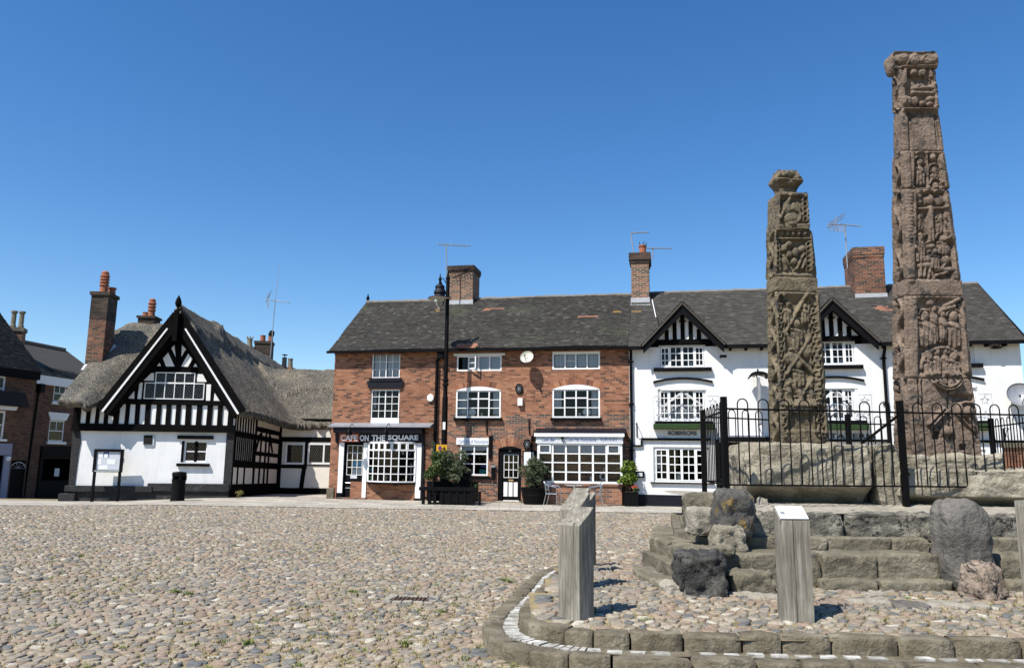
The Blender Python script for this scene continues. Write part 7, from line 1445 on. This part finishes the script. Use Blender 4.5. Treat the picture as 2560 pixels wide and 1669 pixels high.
def stone_block(name,parent,mat,fr,c,z0,z1,w0,d0,w1,d1,front,side,res=.013,rnd=.05,ero=.010,seed=1,tilt=0.0,flare=None,recess=.032):
    "tapering block; c(z) = (u,d) of the middle; front/side give (H,G) arrays on (u,z)"
    nz=max(4,int((z1-z0)/res)); nu=max(8,int(max(w0,w1)/res)); nd=max(6,int(max(d0,d1)/res)); zs=np.linspace(0,1,nz+1)
    ring=[]
    for i in range(nu): ring.append((-1+2*i/nu,1,0))
    for i in range(nd): ring.append((1,1-2*i/nd,1))
    for i in range(nu): ring.append((1-2*i/nu,-1,2))
    for i in range(nd): ring.append((-1,-1+2*i/nd,3))
    ring=np.array(ring); K=len(ring); Zt=zs[:,None]; W=(w0+(w1-w0)*Zt)/2; D=(d0+(d1-d0)*Zt)/2; z=z0+(z1-z0)*Zt+0*ring[None,:,0]
    if flare is not None: f=flare(zs)[:,None]; W=W*f; D=D*f
    U=ring[None,:,0]*W; Dd=ring[None,:,1]*D
    # rounded arrises and block ends
    cr=rnd*np.minimum(W,D); ax_=np.maximum(np.abs(U)-(W-cr),0); ad=np.maximum(np.abs(Dd)-(D-cr),0); L=np.hypot(ax_,ad); k=np.where(L>cr,cr/np.maximum(L,1e-6),1.0); U=np.sign(U)*(np.minimum(np.abs(U),W-cr)+ax_*k); Dd=np.sign(Dd)*(np.minimum(np.abs(Dd),D-cr)+ad*k)
    nrm=np.stack([np.where(ring[:,2]==1,1,np.where(ring[:,2]==3,-1,0)),np.where(ring[:,2]==0,1,np.where(ring[:,2]==2,-1,0))],1).astype(float)
    disp=np.zeros((nz+1,K)); cu=np.array([c(v)[0] for v in z[:,0]])[:,None]; cd=np.array([c(v)[1] for v in z[:,0]])[:,None]
    PP=fr.p[None,None]+fr.u*(cu+U)[...,None]+fr.n*(cd+Dd)[...,None]; PP[...,2]=z
    for face,fn in ((0,front),(3,side),(1,side)):
        sel=ring[:,2]==face; q=PP[:,sel]
        if fn is None: continue
        if face==0:
            pr=proj(q.reshape(-1,3)); H,G=fn(pr[0].reshape(q.shape[:2]),pr[1].reshape(q.shape[:2]))
        else:
            a=(Dd[:,sel]/D); H,G=fn(a,z[:,sel])
        edge=np.clip((1-np.abs(ring[sel,0 if face==0 else 1]))*10,0,1)[None]*np.clip(np.minimum(zs,1-zs)*(z1-z0)/.02,0,1)[:,None]
        disp[:,sel]+=(1.9*H-1.8*G)*edge
    flat=PP.reshape(-1,3); e1=np.array([mnoise.noise(Vector((p[0]*4+seed,p[1]*4,p[2]*4)))*1.0+mnoise.noise(Vector((p[0]*13,p[1]*13+seed,p[2]*13)))*.7+mnoise.noise(Vector((p[0]*34,p[1]*34,p[2]*34+seed)))*.42 for p in flat]).reshape(nz+1,K)*ero
    endr=np.clip(np.minimum(zs,1-zs)*(z1-z0)/.045,0,1)[:,None]; disp=disp+e1-(1-np.sqrt(1-(1-endr)**2))*.020-(np.minimum(zs,1-zs)*(z1-z0)<.006)[:,None]*.006
    PP=PP+(fr.u*nrm[:,:1]+fr.n*nrm[:,1:])[None]*disp[...,None]
    V=PP.reshape(-1,3); idx=np.arange((nz+1)*K).reshape(nz+1,K); F=np.stack([idx[:-1],np.roll(idx[:-1],-1,1),np.roll(idx[1:],-1,1),idx[1:]],-1).reshape(-1,4)
    ct=V[idx[-1]].mean(0)+np.array([0,0,.01]); cb=V[idx[0]].mean(0); V=np.concatenate([V,[ct,cb]]); n_=len(V); r1=idx[-1]; r0=idx[0]
    F3=np.concatenate([np.stack([r1,np.roll(r1,-1),np.full(K,n_-2)],1),np.stack([np.roll(r0,-1),r0,np.full(K,n_-1)],1)])
    return np_mesh(name,V,F,F3,M[mat],parent,smooth=True)
def vine(period,amp=.5,h=.035,seed=0,wd=.16):
    def fn(a,z):
        ph=2*np.pi*z/period+seed; s=np.clip(1-(np.abs(a-amp*np.sin(ph))/(wd*1.6))**2,0,1); H=h*np.sqrt(s)
        s2=np.clip(1-(np.abs(a+amp*.9*np.sin(ph*1.0+.6))/(wd*1.1))**2,0,1); H=np.maximum(H,h*.75*np.sqrt(s2)*(np.sin(ph*2)>-.4))
        lf=np.sin(ph*3+a*5)*np.cos(a*7+ph); H=np.maximum(H,h*.7*np.clip(lf-.35,0,1)); bord=(np.abs(a)>.82)*h*.95; H=np.maximum(H,bord); return H,np.full(a.shape,.038)*(H<.004)+.02*(H>=.004)
    return fn
S2=lambda x,y:(2180+x/2.986,100+y/2.986); S3=lambda x,y:(2180+x/2.676,600+y/2.676); S1=lambda x,y:(1880+x/2.097,380+y/2.097)
def B_(cv,s,x,y,rx,ry,h=.036): return ('b',cv(x,y),rx/s,ry/s,h)
def C_(cv,s,x0,y0,x1,y1,r,h=.034): return ('c',cv(x0,y0),cv(x1,y1),r/s,h)
def G_(cv,s,x0,y0,x1,y1,r,h=.02): return ('g',cv(x0,y0),cv(x1,y1),r/s,h)
def A_f(cv,s,x,y,R,r,a0=0,a1=3.1416,h=.034): return ('a',cv(x,y),R/s,r/s,h,a0,a1)
def R_(cv,s,x0,y0,x1,y1,h=.035): a=cv(x0,y0);b=cv(x1,y1); return ('r',((a[0]+b[0])/2,(a[1]+b[1])/2),abs(b[0]-a[0])/2,abs(b[1]-a[1])/2,h)
def fig(cv,s,x,y0,y1,w,lean=0):
    "robed figure: head, shoulders, robe with folds, feet"
    h=y1-y0; r=w*.36; return [B_(cv,s,x,y0+r,r*.85,r*1.05,.040),A_f(cv,s,x,y0+r*1.0,r*1.3,r*.22,-.2,3.4,.026),B_(cv,s,x,y0+r*2+h*.20,w*.52,h*.24,.036),B_(cv,s,x+lean,y0+h*.68,w*.46,h*.34,.034),C_(cv,s,x-w*.25,y0+h*.5,x-w*.3,y0+h*.95,w*.10,.040),C_(cv,s,x+w*.05,y0+h*.5,x+w*.05,y0+h*.97,w*.09,.041),C_(cv,s,x+w*.32,y0+h*.45,x+w*.34,y0+h*.93,w*.09,.039),C_(cv,s,x-w*.45,y0+h*.36,x+w*.2,y0+h*.46,w*.11,.042),G_(cv,s,x-w*.1,y0+h*.5,x-w*.12,y0+h,w*.06,.012)]
s2,s3,s1=2.986,2.676,2.097
TF=[]
TF+=[R_(S2,s2,165,85,480,195,.02),B_(S2,s2,225,140,50,38),B_(S2,s2,322,140,42,48),B_(S2,s2,430,140,52,44),A_f(S2,s2,235,150,38,9,-1,3),A_f(S2,s2,420,150,40,9,0,4),C_(S2,s2,215,210,480,200,9),R_(S2,s2,245,205,455,515,.022),B_(S2,s2,308,245,32,34,.045),B_(S2,s2,372,245,33,35,.045),C_(S2,s2,240,215,240,330,14),C_(S2,s2,430,215,440,270,14),C_(S2,s2,310,362,445,355,16),C_(S2,s2,305,395,448,398,16),B_(S2,s2,345,345,28,20),B_(S2,s2,262,455,42,40),B_(S2,s2,322,455,28,34),B_(S2,s2,378,475,26,24,.042),B_(S2,s2,430,480,24,20,.042),B_(S2,s2,430,440,28,24),C_(S2,s2,235,520,488,518,13),C_(S2,s2,462,330,485,500,13)]
TF+=[G_(S2,s2,278,570,284,815,7,.022),G_(S2,s2,290,570,296,815,4,.012),G_(S2,s2,466,560,492,810,6,.02),G_(S2,s2,480,560,505,800,4,.014)]
TF+=[R_(S2,s2,300,835,520,1105),C_(S2,s2,262,845,275,1090,22,.012),C_(S2,s2,303,850,312,1100,9),C_(S2,s2,412,845,424,1105,10),C_(S2,s2,515,840,548,1095,14,.02)]+fig(S2,s2,364,885,1085,78)+[A_f(S2,s2,364,915,52,9),B_(S2,s2,362,850,40,18),B_(S2,s2,462,870,28,26)]+fig(S2,s2,468,945,1040,62)+[A_f(S2,s2,468,965,45,8),A_f(S2,s2,478,1075,42,8),B_(S2,s2,480,1080,26,26)]
TF+=[R_(S2,s2,315,1120,550,1552),C_(S2,s2,278,1135,290,1560,30,.012)]+[B_(S2,s2,284,1140+i*26,22,10,.018) for i in range(16)]+[C_(S2,s2,318,1125,326,1552,7),C_(S2,s2,565,1180,620,1552,22,.015)]+[B_(S2,s2,348,1160,32,34),B_(S2,s2,350,1205,34,24),B_(S2,s2,436,1190,38,42,.042),B_(S2,s2,398,1135,16,16),B_(S2,s2,475,1135,16,16),B_(S2,s2,512,1195,36,40),C_(S2,s2,322,1258,552,1252,11,.04),C_(S2,s2,440,1250,444,1400,22,.042),C_(S2,s2,432,1390,436,1500,13,.04),C_(S2,s2,455,1390,460,1495,13,.04),B_(S2,s2,432,1505,22,12)]+fig(S2,s2,354,1295,1405,66)+fig(S2,s2,516,1305,1430,66)+[A_f(S2,s2,365,1455,46,9)]+fig(S2,s2,366,1430,1640,74)+[A_f(S2,s2,530,1480,50,9)]+fig(S2,s2,530,1455,1600,76)+[B_(S2,s2,450,1535,34,22)]
TF+=[R_(S3,s3,290,0,555,268)]+[C_(S3,s3,258,0,262,262,26,.012),C_(S3,s3,548,0,575,255,14,.018)]+fig(S3,s3,330,-40,150,66)+fig(S3,s3,425,50,190,70)+[B_(S3,s3,372,125,34,26),C_(S3,s3,330,165,415,160,20),C_(S3,s3,330,175,335,235,9),C_(S3,s3,362,175,356,240,9),C_(S3,s3,395,180,385,250,9),C_(S3,s3,440,190,530,195,20),C_(S3,s3,405,215,420,250,11),C_(S3,s3,430,235,510,215,12),B_(S3,s3,495,60,38,44),B_(S3,s3,500,130,34,34),C_(S3,s3,480,175,525,130,9)]
TF+=[R_(S3,s3,308,380,622,905,.04),C_(S3,s3,278,380,282,900,26,.010),C_(S3,s3,598,380,650,900,12,.018)]+fig(S3,s3,366,470,715,92)+fig(S3,s3,556,470,720,104,10)+fig(S3,s3,424,440,700,56)+fig(S3,s3,482,475,690,56)+[C_(S3,s3,500,435,580,402,15),C_(S3,s3,490,460,560,440,14),B_(S3,s3,400,418,30,20),G_(S3,s3,445,390,470,905,5,.05),C_(S3,s3,318,520,345,530,10)]
TF+=[A_f(S3,s3,482,862,146,12,-.2,3.3)]+fig(S3,s3,392,748,905,86)+fig(S3,s3,446,726,900,62)+fig(S3,s3,500,728,900,50)+fig(S3,s3,556,744,910,92)
TF+=[G_(S3,s3,312,935,320,1200,6,.03),G_(S3,s3,336,935,342,1160,6,.03),A_f(S3,s3,500,890,110,7,-2.6,-.5),A_f(S3,s3,500,890,92,7,-2.6,-.5),G_(S3,s3,506,915,522,1330,6,.04),R_(S3,s3,540,1045,690,1082,.05),G_(S3,s3,520,1040,700,1040,6,.03),B_(S3,s3,632,1148,36,40,.05),A_f(S3,s3,630,1140,62,12),C_(S3,s3,572,1150,585,1120,20),C_(S3,s3,640,1190,672,1240,14),C_(S3,s3,370,1232,480,1122,9,.03),C_(S3,s3,392,1245,500,1140,9,.03),C_(S3,s3,560,1160,680,1280,8,.03),B_(S3,s3,470,1260,50,40,-.03),('r',S3(430,1305),22/s3,26/s3,.06),('r',S3(610,1385),22/s3,20/s3,.05),B_(S3,s3,505,1280,44,36,.03)]
TF+=[C_(S3,s3,300,300,590,295,20,.0)]
tfront=lambda px,py:relief(px,py,TF)
# frame for the tall cross
TC=Fr(at_depth(2358,1000,10.62)[:2],0.0)
tc=thing('carved_cross','tallest carved sandstone cross shaft, pinkish below and grey at the top','stone cross',TC.pt(0,-.3,1.65))
def row(fr,y,xl,xr): a=fr.px(xl,y);b=fr.px(xr,y); return (a[0]+b[0])/2,b[0]-a[0],a[1]
def stack(fr,parent,mat,secs,front,sides,dep0,seed):
    "secs: (ytop,xl,xr, ybot,xl,xr, depth top, depth bottom, erosion, flare)"
    for i,(yt,xlt,xrt,yb,xlb,xrb,dt,db,er,fl,sd) in enumerate(secs):
        ut,wt,zt=row(fr,yt,xlt,xrt); ub,wb_,zb=row(fr,yb,xlb,xrb)
        c=lambda z,ut=ut,ub=ub,zt=zt,zb=zb,dt=dt,db=db:(ub+(ut-ub)*(z-zb)/(zt-zb),-(db+(dt-db)*(z-zb)/(zt-zb))/2)
        stone_block('shaft_block',parent,mat,fr,c,zb,zt,wb_,db,wt,dt,front,sd,ero=er,seed=seed+i*3.1,flare=fl)
v1_=vine(.62,.45,.040,1.0); v2_=vine(.45,.5,.036,2.0)
headfl=lambda z:1.0+0*z
stack(TC,tc,'cross_tall',[
 (943,2270,2429,1158,2284,2458,.44,.52,.016,None,vine(.9,.3,.02,3)),
 (737,2266,2407,945,2271,2429,.36,.40,.010,None,v1_),
 (696,2262,2405,739,2264,2408,.38,.38,.009,None,None),
 (470,2260,2368,698,2267,2399,.31,.36,.010,None,v1_),
 (375,2257,2358,472,2260,2372,.28,.31,.009,None,v2_),
 (269,2254,2345,377,2257,2361,.25,.28,.006,None,None),
 (172,2251,2335,271,2252,2346,.20,.22,.016,None,v2_),
 (125,2231,2345,174,2238,2344,.30,.26,.018,lambda z:1.02-.10*np.abs(z*2-1)**3,None)],tfront,None,.5,11)
SF=[]
for (x0,y0,x1,y1) in ((292,742,178,945),(180,942,245,1062),(305,975,188,1160),(243,1065,322,1155),(322,1185,226,1335),(205,1190,262,1290),(290,745,330,800)): SF.append(C_(S1,s1,x0,y0,x1,y1,11,.038))
for i in range(30):
    y=745+i*25; t=i/30; xl=152+t*8; xr=318+t*42
    for xx in (xl,xr): SF+= [A_f(S1,s1,xx+ (5 if i%2 else -5),y+12,11,5,-3.2,3.2,.032)]
    SF+=[B_(S1,s1,xl,y,6,6,.030),B_(S1,s1,xr,y,6,6,.030)]
SF+=[C_(S1,s1,172,742,184,1470,4,.030),C_(S1,s1,298,742,330,1470,4,.03),C_(S1,s1,128,742,140,1470,9,.02),C_(S1,s1,340,760,388,1470,7,.025)]
SF+=[R_(S1,s1,132,738,345,1330,.04),R_(S1,s1,150,1330,380,1460,.02)]+fig(S1,s1,192,782,905,44)+fig(S1,s1,282,790,895,44)+fig(S1,s1,241,872,1020,70)+[B_(S1,s1,208,1080,40,36),B_(S1,s1,295,1040,28,44),B_(S1,s1,232,1030,30,14)]+fig(S1,s1,250,1090,1230,66)+fig(S1,s1,196,1195,1330,44)+fig(S1,s1,312,1210,1340,46)+fig(S1,s1,256,1240,1350,52)+[B_(S1,s1,240,1345,40,30),B_(S1,s1,290,1350,30,26),B_(S1,s1,190,1360,24,30)]
SF+=[R_(S1,s1,125,400,312,640,.035)]+[C_(S1,s1,140,405,310,405,6),C_(S1,s1,140,450,300,452,7)]+[B_(S1,s1,160+i*30,425,14,14) for i in range(5)]+[A_f(S1,s1,(137 if k==0 else 300),480+i*26,12,5,-3.2,3.2,.03) for i in range(6) for k in (0,1)]+[B_(S1,s1,*p,.036) for p in ((200,480,20,18),(236,522,22,26),(200,535,18,22),(270,505,18,22),(175,500,18,22),(225,570,20,20))]+[C_(S1,s1,278,530,238,610,8),C_(S1,s1,165,560,185,610,8),C_(S1,s1,285,560,268,605,10),C_(S1,s1,170,540,196,590,8)]
SF+=[R_(S1,s1,148,225,300,378,.035),C_(S1,s1,206,232,152,345,9,.036),B_(S1,s1,212,345,44,36),B_(S1,s1,235,285,34,30),B_(S1,s1,190,290,24,40),A_f(S1,s1,222,330,36,8,-2,2)]+[A_f(S1,s1,282,245+i*26,12,5,-3.2,3.2,.032) for i in range(5)]
SF+=[R_(S1,s1,140,95,260,190,.02),B_(S1,s1,160,115,26,16),B_(S1,s1,205,110,30,18),B_(S1,s1,240,120,22,22),B_(S1,s1,200,165,30,22),C_(S1,s1,150,140,250,150,8)]
sfront=lambda px,py:relief(px,py,SF)
Sc=Fr(at_depth(2010,1000,10.42)[:2],6.0)
sc=thing('carved_cross','shorter carved sandstone cross shaft with a small flared head, olive brown and weathered','stone cross',Sc.pt(0,-.2,1.85))
sv=vine(.40,.45,.034,.5)
stack(Sc,sc,'cross_short',[
 (726,1942,2045,1108,1957,2072,.27,.40,.013,None,sv),
 (689,1938,2044,728,1939,2045,.28,.28,.010,None,None),
 (569,1941,2027,691,1938,2039,.28,.27,.012,None,sv),
 (477,1949,2021,571,1946,2025,.38,.40,.012,None,None)],sfront,None,.4,31)
ut,wt,zt=row(Sc,420,1951,2003); ub,wb_,zb=row(Sc,482,1952,1998); cm=lambda z:((ut+ub)/2-.01,-.14)
stone_block('cross_head',sc,'cross_short',Sc,cm,zb-.02,zt,wb_*.9,.18,wt,.2,sfront,None,ero=.016,seed=44,rnd=.35,flare=lambda z:1.0+.52*np.exp(-((z-.58)/.2)**2))
